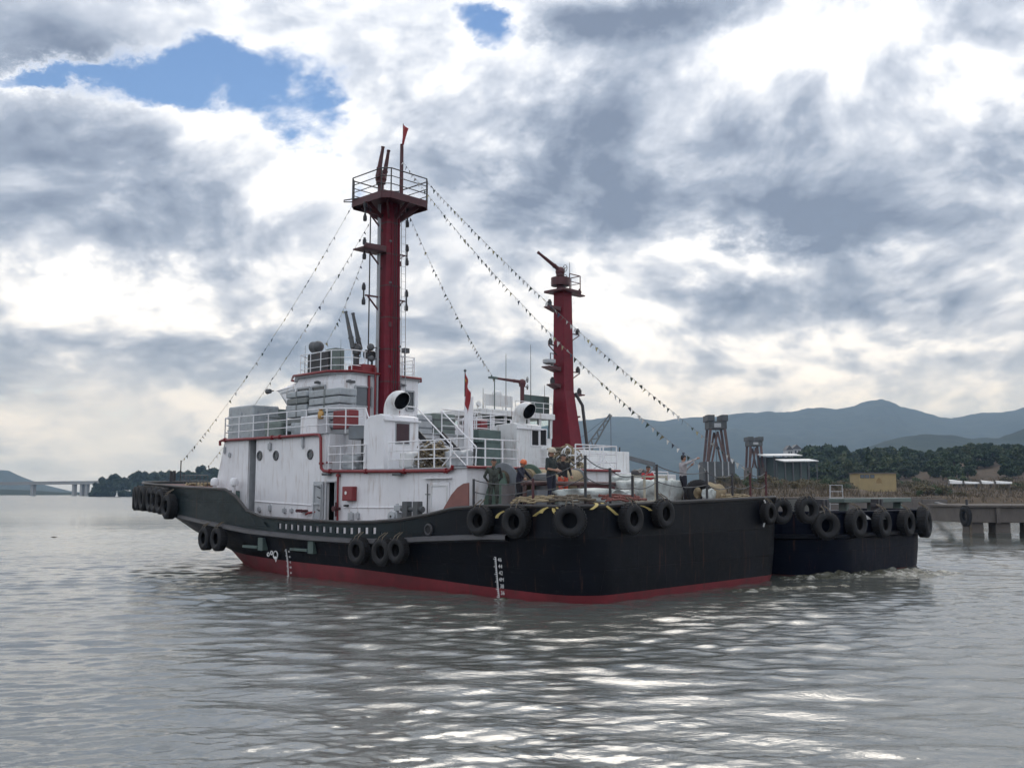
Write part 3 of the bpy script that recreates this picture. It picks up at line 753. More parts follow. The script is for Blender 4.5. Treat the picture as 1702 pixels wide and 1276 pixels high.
mb = MB(); mb.box((6.4, -4.1, 1.5), (6.5, 4.1, DK)); mb.build('wall', white, tug)
mb = MB(); mb.box((11.8, -3.2, DK), (11.9, 3.2, BD)); mb.build('wall', white, tug)
for ya_, yb_ in ((3.3, 4.1), (-4.1, -3.3)): mb = MB(); mb.box((14.52, ya_, DK), (14.62, yb_, BD)); mb.build('wall', white, tug)
# decks on top of the house
mb = MB(); mb.box((6.25, -4.3, DK), (14.65, 4.3, DK + .05)); mb.build('boat_deck', lightgrey, tug, .01)
mb = MB(); mb.prism([(14.55, 4.28, BD), (22.55, 4.28, BD), (23.6, 2.65, BD), (23.6, -2.65, BD), (22.55, -4.28, BD), (14.55, -4.28, BD), (14.55, -3.4, BD), (11.7, -3.4, BD), (11.7, 3.4, BD), (14.55, 3.4, BD)], (0, 0, .05)); mb.build('bridge_deck', lightgrey, tug, .01)
# doorway interior and frame, with the steel door hooked open beside it
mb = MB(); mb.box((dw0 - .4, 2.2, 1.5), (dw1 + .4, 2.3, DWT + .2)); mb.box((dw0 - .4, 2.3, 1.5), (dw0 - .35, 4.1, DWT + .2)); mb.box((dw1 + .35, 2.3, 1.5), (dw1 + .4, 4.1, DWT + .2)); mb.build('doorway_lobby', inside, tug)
mb = MB(); f_ = .045
for p0, p1 in (((dw0 - f_, 4.2, 1.8), (dw0, 4.26, DWT + f_)), ((dw1, 4.2, 1.8), (dw1 + f_, 4.26, DWT + f_)), ((dw0, 4.2, DWT), (dw1, 4.26, DWT + f_)), ((dw0, 4.08, 1.55), (dw1, 4.26, 1.85))): mb.box(p0, p1)
mb.build('door_frame', lightgrey, tug, .008)
da, db = T.y(537, 859, 4.25).x, T.y(521, 859, 4.25).x
mb = MB(); mb.box((da, 4.24, 1.85), (db, 4.30, 3.66)); d_o = mb.build('door', lightgrey, tug, .02)
mb = MB()
for p0, p1 in (((da + .06, 4.30, 1.95), (da + .12, 4.35, 3.56)), ((db - .12, 4.30, 1.95), (db - .06, 4.35, 3.56)), ((da + .12, 4.30, 3.48), (db - .12, 4.35, 3.56)), ((da + .12, 4.30, 1.95), (db - .12, 4.35, 2.03)), ((da + .12, 4.30, 2.72), (db - .12, 4.34, 2.79))): mb.box(p0, p1)
mb.build('door_stiffener', lightgrey, d_o, .006)
for zz in (2.1, 2.5, 3.0, 3.4):
    mb = MB(); mb.cyl((da + .09, 4.35, zz), (da + .09, 4.42, zz), .02, n=6); mb.bar((da + .02, 4.42, zz), (da + .2, 4.42, zz + .05), .03); mb.build('door_dog', steel, d_o)
# second, closed door near the aft corner
ea, eb = T.y(748, 800, YW).x, T.y(716, 800, YW).x; ez = T.y(730, 801, YW).z
mb = MB(); mb.box((ea, 4.2, 1.7), (eb, 4.25, ez)); d2 = mb.build('door', white, tug, .03)
mb = MB()
for p0, p1 in (((ea + .08, 4.25, 1.8), (ea + .13, 4.275, ez - .1)), ((eb - .13, 4.25, 1.8), (eb - .08, 4.275, ez - .1)), ((ea + .13, 4.25, ez - .15), (eb - .13, 4.275, ez - .1))): mb.box(p0, p1)
mb.build('door_panel_rim', white2, d2, .005)
mb = MB(); mb.cyl((eb + .08, 4.28, 1.7), (eb + .08, 4.28, ez - .05), .025, n=8); mb.bar((eb - .05, 4.28, 3.15), (eb + .2, 4.28, 3.15), .03); mb.build('door_bar', midgrey, tug)
mb = MB(); mb.box((ea - .12, 4.2, ez + .12), (eb + .25, 4.36, ez + .16)); mb.build('rain_gutter', white, tug, .005)
# portholes
for uu, vv in ((432, 757), (459, 756.8), (516, 755)):
    q = T.y(uu, vv, YW); mb = MB(); mb.lathe([(.135, 0), (.21, 0), (.215, .03), (.19, .05), (.145, .045), (.135, .0)], (q.x, YW, q.z), (0, 1, 0), 20)
    ph = mb.build('porthole', midgrey, tug); mb = MB(); mb.lathe([(.0001, .012), (.14, .012)], (q.x, YW, q.z), (0, 1, 0), 18); mb.build('porthole_glass', glass, ph)
# waist moulding following the sheer
mb = MB(); pts = [T.y(u, v, YW) for u, v in ((424, 832.5), (460, 835.5), (501, 838), (518, 839.3))]; mb.tube([(p.x, YW + .01, p.z) for p in pts], .03, 6); mb.build('wall_moulding', white, tug)
mb = MB(); pts = [T.y(u, v, YW) for u, v in ((572, 843), (620, 843.2), (668, 843.2))]; mb.tube([(p.x, YW + .01, p.z) for p in pts], .03, 6); mb.build('wall_moulding', white, tug)
# small fittings along the foot of the wall
for uu, vv, ww, hh in ((432, 846, 5, 6), (450, 844, 4, 9), (474, 848, 6, 6), (486, 848, 5, 5), (585, 858, 9, 10), (596, 857, 5, 8), (450, 742, 6, 10), (505, 735, 3, 14), (375, 748, 3, 9), (383, 756, 3, 6)):
    q = T.y(uu, vv, YW); mb = MB(); s_ = .028
    mb.box((q.x - ww * s_ * .6, YW, q.z - hh * s_ * .5), (q.x + ww * s_ * .6, YW + .1, q.z + hh * s_ * .5)); mb.cyl((q.x, YW + .05, q.z - hh * s_ * .7), (q.x, YW + .05, q.z + hh * s_ * .7), .03, n=8)
    mb.build('wall_fitting', lightgrey, tug, .012)
q = T.y(507, 846, YW); mb = MB()
for k in range(4):
    mb.cyl((q.x - .18 + k * .12, YW, q.z - .06), (q.x - .18 + k * .12, YW + .26, q.z - .06), .045, n=8); mb.lathe([(.0001, .27), (.065, .27), (.07, .30), (.0001, .30)], (q.x - .18 + k * .12, YW, q.z - .06), (0, 1, 0), 10)
mb.build('valve_manifold', darkred, tug)
mb = MB(); q2 = T.y(518, 852, YW); mb.tube([(q.x - .25, YW + .12, q.z - .2), (q2.x, YW + .15, q2.z), (q2.x - .4, YW + .06, q2.z + .05)], .045, 8); mb.build('valve_hose', pipered, tug)
# red box with badge
q0, q1 = T.y(568, 832, YW + .25), T.y(585, 808, YW + .25); mb = MB(); mb.box((q1.x, YW, q0.z), (q0.x, YW + .25, q1.z)); fb = mb.build('fire_hose_box', pipered, tug, .03)
mb = MB(); cx, cz = lerp(q1.x, q0.x, .62), lerp(q0.z, q1.z, .55); mb.lathe([(.0001, 0), (.07, 0), (.07, .006), (.0001, .006)], (cx, YW + .251, cz), (0, 1, 0), 16); mb.build('box_badge', markm, fb)
mb = MB(); q = T.y(578, 840, YW); mb.cbox((q.x, YW + .08, q.z), (.14, .16, .08)); mb.build('wall_lamp', steel, tug, .01)
# floodlight under the pipe
for uu, vv in ((663, 788), (545, 788)):
    q = T.y(uu, vv, YW + .1); mb = MB(); mb.cbox((q.x, YW + .18, q.z), (.42, .16, .10)); mb.bar((q.x, YW, q.z + .08), (q.x, YW + .18, q.z + .06), .04); mb.build('floodlight', midgrey, tug, .015)
# fire main: red pipes along the house side
yp = YW + .13
p1 = [T.y(u, v, yp) for u, v in ((366, 740), (365.5, 733.5), (370, 731.5), (450, 727), (522, 722), (530, 722.5), (533, 727), (533.5, 770), (534, 778), (538, 782.5), (545, 783), (640, 783), (745, 782), (751, 779), (752, 773))]
mb = MB(); mb.tube(p1, .062, 10)
for uu, vv in ((374, 731), (465, 726), (452, 727), (534, 770), (548, 783), (608, 783), (672, 783), (741, 782)):
    q = T.y(uu, vv, yp); ax = (0, 0, 1) if vv == 770 else (1, 0, 0); mb.lathe([(.06, -.05), (.10, -.05), (.10, .05), (.06, .05)], q, ax, 12)
mb.build('fire_main_pipe', pipered, tug)
mb = MB(); mb.tube([T.y(u, v, yp - .04) for u, v in ((562, 786), (561.5, 800), (561, 840), (560.5, 866))], .045, 8); mb.lathe([(.05, -.05), (.09, -.05), (.09, .05), (.05, .05)], T.y(562, 790, yp - .04), (0, 0, 1), 10)
mb.build('fire_riser_pipe', pipered, tug)
q = T.y(565, 845, YW); mb = MB(); mb.cyl((q.x, YW, q.z), (q.x, YW + .3, q.z), .06); mb.lathe([(.02, .3), (.11, .3), (.11, .33), (.02, .33)], (q.x, YW, q.z), (0, 1, 0), 12); mb.tube([(q.x, YW + .2, q.z - .3), (q.x, YW + .2, q.z + .25)], .04, 8); mb.build('hydrant_valve', darkred, tug)
mb = MB(); pts = [T.y(u, v, YW - .05) for u, v in ((540, 782), (540, 770), (543, 768.5), (551, 768.5))]; mb.tube(pts, .04, 8); mb.build('branch_pipe', pipered, tug)
mb = MB(); mb.tube([(6.28, 4.3, DK + .04), (6.25, 1.5, DK + .04), (6.25, -4.3, DK + .04)], .05, 8); mb.build('deck_edge_pipe', pipered, tug)
# ladder in the niche
mb = MB()
for xx in (nx0 + .15, nx1 - .12): mb.bar((xx, 3.62, 2.4), (xx, 3.62, BD - .1), .05)
for k in range(11): mb.bar((nx0 + .15, 3.62, 2.6 + k * .27), (nx1 - .12, 3.62, 2.6 + k * .27), .03)
mb.build('ladder', midgrey, tug)
# mushroom ventilators on the raised deck
for uu in (357, 389):
    q = T.y(uu, 802, 4.55); mb = MB(); z0 = 3.2 if uu == 357 else 1.6
    mb.cyl((q.x, 4.55, z0), (q.x, 4.55, q.z + .05), .085, n=10); mb.lathe([(.08, -.12), (.19, -.12), (.2, .02), (.17, .16), (.09, .22), (.0001, .24)], (q.x, 4.55, q.z), (0, 0, 1), 14); mb.build('mushroom_vent', white, tug)
# mooring bitts with roller gear
q = T.y(676, 858, 5.0); mb = MB()
for uu in (676.5, 694):
    b_ = T.y(uu, 833, 5.0); mb.box((b_.x - .13, 4.87, 1.5), (b_.x + .13, 5.13, b_.z)); 
b0, b1 = T.y(668, 846, 5.0), T.y(702, 847, 5.0); mb.cyl((b0.x, 5.0, b0.z), (b1.x, 5.0, b0.z), .085, n=10); mb.lathe([(.0001, -.03), (.12, -.03), (.12, .03), (.0001, .03)], (b1.x, 5, b0.z), (1, 0, 0), 10)
mb.build('mooring_bitts', midgrey, tug, .02)
q = T.y(660, 858, 4.9); mb = MB()
mb.cbox((q.x, 4.9, q.z - .1), (.3, .3, .5)); mb.lathe([(.05, -.15), (.2, -.13), (.2, -.1), (.08, -.08), (.08, .1), (.2, .12), (.2, .15), (.05, .17)], (q.x + .1, 4.95, q.z), (0, 1, 0), 14); mb.cyl((q.x, 4.9, q.z), (q.x, 4.9, q.z + .45), .06); mb.cbox((q.x - .1, 4.9, q.z + .3), (.35, .2, .2))
mb.build('chain_stopper', lightgrey, tug, .02)
# faded red wing plate between bulwark and quarterdeck
a0 = [T.y(u, v, 5.0) for u, v in ((735, 848), (742, 836), (750, 822), (760, 810), (770, 803.5), (778, 802), (778, 846))]
mb = MB(); mb.prism([(p.x, 5.0, p.z) for p in a0], (0, -.06, 0)); mb.build('wing_plate', brownred, tug)

# ---------------- exhaust casings with cowls (port and starboard alike)
def casing(side):
    ya, yb = 2.45 * side, 4.18 * side; c0, c1 = 10.95, 12.2
    if side < 0: ya -= .25; yb -= .1; c0 -= .45; c1 -= .1
    lo, hi = min(ya, yb), max(ya, yb)
    prof = [(c0, DK + .05), (c0, 6.12), (c0 + .25, 6.2), (c1 - .35, 6.15), (c1 - .1, 6.0), (c1, 5.75), (c1, DK + .05)]
    mb = MB(); mb.prism([(x, lo, z) for x, z in prof], (0, hi - lo, 0)); cs = mb.build('casing', white if side == 1 else white2, tug, .03)
    mb = MB(); mb.box((c0 - .1, lo - .05, 5.93), (c0, hi + .05, 6.0)); mb.build('casing_eave', white, cs, .01)
    if side == 1:
        a, b = T.x(658.5, 703.5, c0), T.x(679, 737, c0); mb = MB(); mb.box((c0 - .04, b.y, b.z), (c0, a.y, a.z)); mb.build('louvre_door', paint('dark_red_louvre', (.045, .018, .022), .5, .2, 4), cs, .04)
        mb = MB(); m_ = .05; mb.box((c0 - .02, b.y - m_, b.z - m_), (c0, a.y + m_, a.z + m_)); mb.build('louvre_frame', lightgrey, cs, .02)
    else:
        for (ua, va, ub, vb) in ((883, 715, 894, 740), (897, 714, 907, 740)):
            a, b = T.x(ua, va, c0), T.x(ub, vb, c0); mb = MB()
            mb.box((c0 - .05, b.y - .05, b.z - .05), (c0, b.y, a.z + .05)); mb.box((c0 - .05, a.y, b.z - .05), (c0, a.y + .05, a.z + .05)); mb.box((c0 - .05, b.y, a.z), (c0, a.y, a.z + .05)); mb.box((c0 - .05, b.y, b.z - .05), (c0, a.y, b.z))
            fr = mb.build('louvre_frame', white, cs); mb = MB(); mb.box((c0 - .012, b.y, b.z), (c0 - .004, a.y, a.z))
            for k in range(7): zz = lerp(b.z, a.z, (k + .5) / 7); mb.box((c0 - .04, b.y, zz - .01), (c0 - .012, a.y, zz + .025))
            mb.build('louvre', inside, fr)
    # curved ventilator cowl on top: pipe rising and turning aft
    yc = 3.35 * side; o = Vector((11.55 if side > 0 else 11.2, yc - (.2 if side < 0 else 0), 6.1)); rows = []; n = 16; RY = Matrix.Rotation(R(0), 3, 'Z')
    for k in range(9):
        t = k / 8 * R(118); c = o + Vector((-.42 + .42 * math.cos(t), 0, .2 + .5 * math.sin(t))) if k else o + Vector((0, 0, -.1))
        rr = .30 + .07 * k / 8; ax = Vector((-math.sin(t), 0, math.cos(t))); sx = Vector((math.cos(t), 0, math.sin(t)))
        rows.append([c + (Vector((0, 1, 0)) * math.cos(2 * math.pi * i / n) + sx * math.sin(2 * math.pi * i / n)) * rr for i in range(n)])
    rows = [[o + RY @ (Vector(p_) - o) for p_ in r_] for r_ in rows]; ax = RY @ ax
    end = rows[-1]; ce = sum(end, Vector()) / n
    lip = [ce + (p - ce) * 1.03 + ax * .03 for p in end]; inn = [ce + (p - ce) * .96 + ax * .03 for p in end]; deep = [ce + (p - ce) * .9 - ax * .12 for p in end]
    mb = MB(); mb.grid(rows + [lip, inn], True, 0, True); cw = mb.build('ventilator_cowl', white2, cs)
    mb = MB(); mb.grid([inn, deep, [ce - ax * .2] * n], True, 0, True); mb.build('cowl_mouth', paint('mouth_shade_black', (.006, .007, .009), .8, .2, 4, spec=.1), cw, fixn=False)  # shade inside the cowl is put into the mouth's black colour
    # grey hood on a dark trunk beside the casing
    y0_, y1_, xa_, xb_ = (3.3, 4.05, 12.22, 13.35) if side > 0 else (T.x(833, 730, 10.9).y, T.x(796, 730, 10.9).y, 10.9, 11.7)
    mb = MB(); mb.box((xa_, y0_, 5.3), (xb_, y1_, 5.84)); hd = mb.build('trunk_hood', grey if side == 1 else greygreen, tug, .03)
    mb = MB(); mb.box((xa_, y0_ + .02, DK + .05), (lerp(xa_, xb_, .62), y1_ - .3, 5.3)); mb.build('vent_trunk', midgrey if side == 1 else greygreen, tug, .02)
    # red box on the rail and a brass lantern
    q0, q1 = T.y(583, 711, 3.85), T.y(555, 683, 3.85); y0_, y1_ = sorted((3.45 * side, 3.9 * side))
    mb = MB(); mb.prism([(q1.x, y0_, q1.z), (q1.x, y0_, q0.z), (q0.x + .12, y0_, q0.z), (q0.x, y0_, q0.z + .15), (q0.x, y0_, q1.z)], (0, y1_ - y0_, 0)); mb.build('red_locker', pipered, tug, .04)
    q = T.y(535, 688, 4.1); mb = MB(); mb.lathe([(.0001, -.22), (.1, -.2), (.13, -.1), (.12, .08), (.07, .14), (.09, .17), (.05, .24), (.0001, .25)], (q.x, 4.15 * side, q.z), (0, 0, 1), 12); mb.build('brass_lantern', brass, tug)
    # white locker with a dark round mouth
    q0, q1 = T.y(500, 714, 4.0), T.y(534, 690, 4.0); y0_, y1_ = sorted((3.5 * side, 4.2 * side)); mb = MB(); mb.box((q1.x, y0_, BD + .05), (q0.x - .25, y1_, q1.z)); lk = mb.build('side_locker', white, tug, .03)
    # rope heap in the corner cage of the boat deck
for sd_ in (1, -1): casing(sd_)

# ---------------- rails on boat deck and bridge deck
for side in (1, -1):
    s = side
    railing([(12.0, 4.22 * s, DK + .05), (14.4, 4.22 * s, DK + .05)], tug, white, .95, 3, .025, .8)
    railing([(10.6, 4.22 * s, DK + .05), (6.35, 4.22 * s, DK + .05), (6.35, 1.6 * s, DK + .05)], tug, white, .98, 3, .028, .85)
    railing([(22.5, 4.2 * s, BD + .05), (18.9, 4.2 * s, BD + .05), (14.6, 4.2 * s, BD + .05), (12.2, 4.1 * s, BD - .1)], tug, white, 1.0, 3, .026, 1.25)
    mb = MB(); mb.tube([(12.2, 4.1 * s, BD + .9), (11.9, 4.1 * s, BD + .3), (11.85, 4.1 * s, BD + .1)], .026, 6); mb.build('rail_end', white, tug)
    mb = MB(); mb.tube([(7.6, 4.24 * s, DK + .1), (7.0, 4.24 * s, DK + .55), (6.4, 4.24 * s, DK + .1)], .022, 6); mb.build('rail_brace', white, tug)
railing([(22.5, 4.2, BD + .05), (23.55, 2.6, BD + .05), (23.55, -2.6, BD + .05), (22.5, -4.2, BD + .05)], tug, white, 1.0, 3, .026, 1.3)
railing([(11.75, 3.3, BD + .05), (11.75, 1.9, BD + .05)], tug, white, 1.0, 3, .026, .7)
railing([(11.75, .5, BD + .05), (11.75, -3.3, BD + .05)], tug, white, 1.0, 3, .026, .9)
railing([(11.75, -3.3, BD + .05), (14.6, -3.4, BD + .05)], tug, white, 1.0, 3, .026, .9)
# stairs from boat deck to bridge deck
st = empty('stairs', (0, 0, 0)); st.parent = tug
for yy in (.55, 1.85):
    mb = MB(); mb.bar((9.7, yy, DK + .08), (11.72, yy, BD + .02), .05, .24); mb.build('stringer', steel, st)
    mb = MB(); mb.tube([(9.65, yy, DK + .95), (11.75, yy, BD + 1.02)], .028, 6); mb.cyl((9.7, yy, DK + .1), (9.65, yy, DK + .95), .024, n=6); mb.cyl((10.8, yy, 4.9), (10.75, yy, 5.75), .02, n=6); mb.build('handrail', white, st)
for k in range(6):
    t = (k + .6) / 6.6; mb = MB(); mb.box((lerp(9.7, 11.72, t) - .12, .58, lerp(DK + .08, BD, t) - .02), (lerp(9.7, 11.72, t) + .12, 1.82, lerp(DK + .08, BD, t) + .02)); mb.build('tread', midgrey, st)
# ensign post and staff
ex, ey = 9.0, 0.0
ex = min(np.linspace(6.5, 12, 200), key=lambda x: abs(T.u((x, 0, 5.5)) - 779))
ptop = T.y(779, 659, 0).z
mb = MB(); mb.box((ex - .14, -.14, DK + .05), (ex + .14, .14, ptop)); mb.cyl((ex, 0, ptop), (ex, 0, ptop + .18), .09); mb.sphere((ex, 0, ptop + .2), .11, 10, 6); mb.build('ensign_post', white, tug, .02)
ft = T.y(773, 617, 0); mb = MB(); mb.cyl((ft.x, 0.0, DK + .05), (ft.x, 0, ft.z), .035, .022, 8); mb.sphere((ft.x, 0, ft.z + .03), .06, 8, 6); mb.build('ensign_staff', midgrey, tug)

# ---------------- wheelhouse
def loft(polys, mat, name, parent, cap=True):
    mb = MB(); mb.grid(polys, False, 0, True)
    if cap: mb.add(polys[-1], [tuple(range(len(polys[-1])))])
    return mb.build(name, mat, parent)
def oct_(z, fx, hw=2.5, ax=16.1, a2=16.9, ay=1.95):
    half = [(ax, ay), (a2, hw), (19.3, hw), (fx[0], fx[1])]
    P = half + [(fx[0], -fx[1])] + [(x, -y) for x, y in reversed(half[:-1])]
    return [(x, y, z) for x, y in P]
wh = loft([oct_(BD + .04, (20.9, 1.5)), oct_(6.85, (21.0, 1.5)), oct_(8.02, (22.0, 1.75), 2.55), oct_(8.05, (22.1, 1.8), 2.55), oct_(8.36, (20.6, 1.6), 2.4)], white, 'wheelhouse', tug)
mb = MB(); P = oct_(8.36, (20.75, 1.7), 2.62, 15.95, 16.8); mb.prism(P, (0, 0, .07)); mb.build('wheelhouse_roof', lightgrey, tug, .01)
mb = MB(); P = [Vector(p) + Vector((0, 0, .08)) for p in oct_(8.38, (20.9, 1.75), 2.7, 15.9, 16.75)]; mb.tube(P, .055, 8, True); mb.build('roof_edge_pipe', pipered, tug)
def face_window(pts, off, name='window', gm=glass):
    """glazed window with frame on a plane given by 4 corners"""
    P = [Vector(p) for p in pts]; n = (P[1] - P[0]).cross(P[3] - P[0]).normalized()
    if n.dot(Vector((12, 0, 7)) - P[0]) > 0 and False: n = -n
    c = sum(P, Vector()) / 4; n = n if n.dot(c - Vector((18.5, 0, 7.2))) > 0 else -n
    mb = MB()
    for a, b in zip(P, P[1:] + P[:1]): mb.bar(a + n * off, b + n * off, .07, .07)
    fr = mb.build(name, lightgrey, tug); mb = MB(); mb.add([p + n * (off * .6) for p in P], [(0, 1, 2, 3)]); mb.build('pane', gm, fr)
    return fr
def on_face(z0, z1, a0, a1, b0, b1, s, t, zt, zb):
    pass
def wall_quad(A0, A1, B0, B1, s0, s1, t0, t1):        # A = lower edge, B = upper edge of a facet
    f = lambda s_, t_: Vector(A0).lerp(Vector(A1), s_).lerp(Vector(B0).lerp(Vector(B1), s_), t_)
    return [f(s0, t0), f(s1, t0), f(s1, t1), f(s0, t1)]
lo, hi = oct_(6.85, (21.0, 1.5)), oct_(8.02, (22.0, 1.75), 2.55); nP = len(lo)
for i, (s0, s1) in [(1, (.06, .48)), (1, (.54, .95)), (2, (.1, .9)), (3, (.04, .34)), (3, (.37, .63)), (3, (.66, .96)), (4, (.1, .9)), (5, (.06, .48)), (5, (.54, .95))]:
    face_window(wall_quad(lo[i], lo[i + 1], hi[i], hi[i + 1], s0, s1, .08, .88), .02)
lo5 = oct_(BD + .04, (20.9, 1.5)); 
i = nP - 1                                              # aft face: from starboard back to port
A0, A1, B0, B1 = lo[nP - 1], lo[0], hi[nP - 1], hi[0]
face_window(wall_quad(A0, A1, B0, B1, .70, .93, .10, .85), .03, gm=paint('reflecting_grey_glass', (.12, .135, .15), .12, .1, 2))
face_window(wall_quad(A0, A1, B0, B1, .07, .18, .10, .85), .03)
for uu, vv, y_ in ((583, 634, None), (530, 636, 2.6), (668, 640, None)):
    q = T.y(uu, vv, 2.6) if y_ else T.x(uu, vv, 16.0); mb = MB(); mb.cbox((q.x, q.y, q.z), (.14, .42, .10)); mb.cbox((q.x + .1, q.y, q.z + .06), (.14, .1, .06)); mb.build('floodlight', midgrey, tug, .015)
mb = MB(); q = T.y(449, 650, 1.8); mb.cyl((q.x, 1.8, q.z), (q.x + .25, 1.8, q.z), .11, .13, 12); mb.bar((q.x - .3, 1.8, q.z), (q.x, 1.8, q.z), .05); mb.build('brow_lamp', midgrey, tug)
# roof equipment
RZ = 8.44
rl = oct_(RZ, (20.0, 1.4), 2.35, 16.2, 16.95, 1.8)
railing(rl, tug, white, 1.0, 3, .022, .75, closed=True)
mb = MB(); a, b = T.y(512, 620, 2.2), T.y(547, 590, 2.2); mb.box((b.x, 2.16, RZ + .1), (a.x, 2.24, RZ + 1.0)); sb = mb.build('name_board', steel, tug, .01)
mb = MB(); mb.box((17.0, 1.6, RZ), (17.7, 2.1, RZ + 1.15)); mb.build('equipment_locker', canvasgreen, tug, .03)
q = T.y(529, 576, 1.2); mb = MB(); mb.cyl((q.x, 1.2, RZ), (q.x, 1.2, q.z - .3), .07); mb.sphere((q.x, 1.2, q.z), .27, 14, 8); mb.cyl((q.x + .1, 1.2, q.z), (q.x + .38, 1.2, q.z), .25, .28, 14); mb.bar((q.x, .9, q.z - .25), (q.x, 1.5, q.z - .25), .06); mb.build('searchlight', midgrey, tug)
def monitor(base, h, barrels, mat, parent, yaw, pitch, L, scale=1.0, name='fire_monitor'):
    """water cannon: pedestal, elbow, barrel(s) and hand wheels"""
    b = Vector(base); mb = MB(); mb.cyl(b, b + Vector((0, 0, h)), .13 * scale, n=12); mb.lathe([(.05, 0), (.24 * scale, 0), (.24 * scale, .06), (.14 * scale, .1)], b, (0, 0, 1), 12)
    t = b + Vector((0, 0, h)); mb.lathe([(.05, -.08), (.2 * scale, -.08), (.2 * scale, .08), (.05, .08)], t, (0, 0, 1), 12); mb.sphere(t + Vector((0, 0, .15 * scale)), .24 * scale, 12, 8)
    mo = mb.build(name, mat, parent)
    d = Vector((math.cos(yaw) * math.cos(pitch), math.sin(yaw) * math.cos(pitch), math.sin(pitch))); sdv = d.cross(Vector((0, 0, 1))); sdv = sdv.normalized() if sdv.length > .05 else Vector((0, 1, 0))
    for k in range(barrels):
        off = sdv * ((k - (barrels - 1) / 2) * .45 * scale); s0 = t + Vector((0, 0, .2 * scale)) + off; m2 = MB()
        m2.tube([t + Vector((0, 0, .12)), s0, s0 + d * L * .25, s0 + d * L], [.11 * scale, .12 * scale, .10 * scale, .062 * scale], 10)
        m2.lathe([(.06 * scale, -.02), (.12 * scale, -.02), (.12 * scale, .05), (.06 * scale, .05)], s0 + d * L * .25, d, 10); m2.lathe([(.05 * scale, -.04), (.08 * scale, -.04), (.08 * scale, .02), (.05 * scale, .02)], s0 + d * L, d, 10)
        m2.build('barrel', mat, mo)
    for k, (zz, rr) in enumerate(((.35, .17), (-.12, .15))):
        m3 = MB(); c = t + Vector((0, 0, zz * scale)) - Vector((d.x, d.y, 0)) * .34 * scale; dd = Vector((d.x, d.y, 0)); dd = dd.normalized() if dd.length > .01 else Vector((1, 0, 0)); u_ = dd.orthogonal().normalized(); w_ = dd.cross(u_)
        m3.tube([c + (u_ * math.cos(a_) + w_ * math.sin(a_)) * rr * scale for a_ in np.linspace(0, 6.28, 15)[:-1]], .018, 5, True)
        for a_ in (0, 2.09, 4.19): m3.bar(c, c + (u_ * math.cos(a_) + w_ * math.sin(a_)) * rr * scale, .02)
        m3.bar(c, t + Vector((0, 0, zz * scale * .6)), .03); m3.build('hand_wheel', steel, mo)
    return mo
q = T.y(592, 600, 1.0); monitor((q.x, 1.0, RZ), 1.05, 2, midgrey, tug, R(10), R(74), 1.7, 1.05)
q = T.y(613, 612, .9); mb = MB(); mb.box((q.x - .1, .3, RZ), (q.x + 1.0, 1.3, RZ + .42)); mb.build('deck_locker', pipered, tug, .03)
q = T.y(618, 610, .6); mb = MB(); mb.cyl((q.x, .6, RZ), (q.x, .6, RZ + .7), .05); mb.sphere((q.x, .6, RZ + .9), .2, 12, 8); mb.cyl((q.x, .6, RZ + .9), (q.x, .95, RZ + .9), .19, .21, 12); mb.build('searchlight', steel, tug)
for uu, hh in ((507, 1.5), (566, 1.5), (541, 1.2)):
    q = T.y(uu, 600, 2.0); mb = MB(); mb.cyl((q.x, 2.0, RZ), (q.x, 2.0, RZ + hh), .014, .006, 6); mb.build('whip_antenna', steel, tug)
q = T.x(673, 583, 16.3); mb = MB(); mb.cyl((16.3, q.y, RZ), (16.3, q.y, q.z - .08), .03); mb.cbox((16.25, q.y, q.z), (.22, .3, .22)); mb.build('floodlight', midgrey, tug, .02)

# ---------------- mast
MX = T.y(645, 560, 0).x
mast = MB(); wb, wt = .475, .385; zb, ztop = BD + .05, 16.3
rows = []
for z_ in np.linspace(zb, ztop, 8):
    w_ = lerp(wb, wt, (z_ - zb) / (ztop - zb)); c_ = .12
    rows.append([(MX - w_ + c_, -w_, z_), (MX + w_ - c_, -w_, z_), (MX + w_, -w_ + c_, z_), (MX + w_, w_ - c_, z_), (MX + w_ - c_, w_, z_), (MX - w_ + c_, w_, z_), (MX - w_, w_ - c_, z_), (MX - w_, -w_ + c_, z_)])
mast.grid(rows, False, 0, True); mo = mast.build('mast', mastred, tug)
mb = MB(); mb.box((MX - .02, wt + .14, zb), (MX + .12, wt + .22, ztop - .1)); mb.build('cable_trunk', lightgrey, mo)
for yy in (.2, -.2):
    mb = MB(); mb.bar((MX - wb - .012, yy, zb), (MX - wt - .012, yy, ztop), .03, .05); mb.build('mast_stiffener', mastred, mo)
for z_ in np.arange(zb + 1.0, ztop - .6, 1.45):            # plate joints of the mast
    w_ = lerp(wb, wt, (z_ - zb) / (ztop - zb)) + .012; c_ = .12; mb = MB(); ring_ = [(MX - w_ + c_, -w_), (MX + w_ - c_, -w_), (MX + w_, -w_ + c_), (MX + w_, w_ - c_), (MX + w_ - c_, w_), (MX - w_ + c_, w_), (MX - w_, w_ - c_), (MX - w_, -w_ + c_)]
    mb.grid([[(x, y, z_) for x, y in ring_], [(x, y, z_ + .07) for x, y in ring_]], False, 0, True); mb.build('weld_band', darkred, mo)
for k, z_ in enumerate(np.arange(zb + 2.2, ztop - 1.0, .95)):   # cable clips and junction boxes
    w_ = lerp(wb, wt, (z_ - zb) / (ztop - zb)); mb = MB(); mb.cbox((MX - w_ - .03, .28 if k % 2 else -.28, z_), (.06, .12, .09 if k % 3 else .22)); mb.build('junction_box', midgrey if k % 3 else darkred, mo, .01)
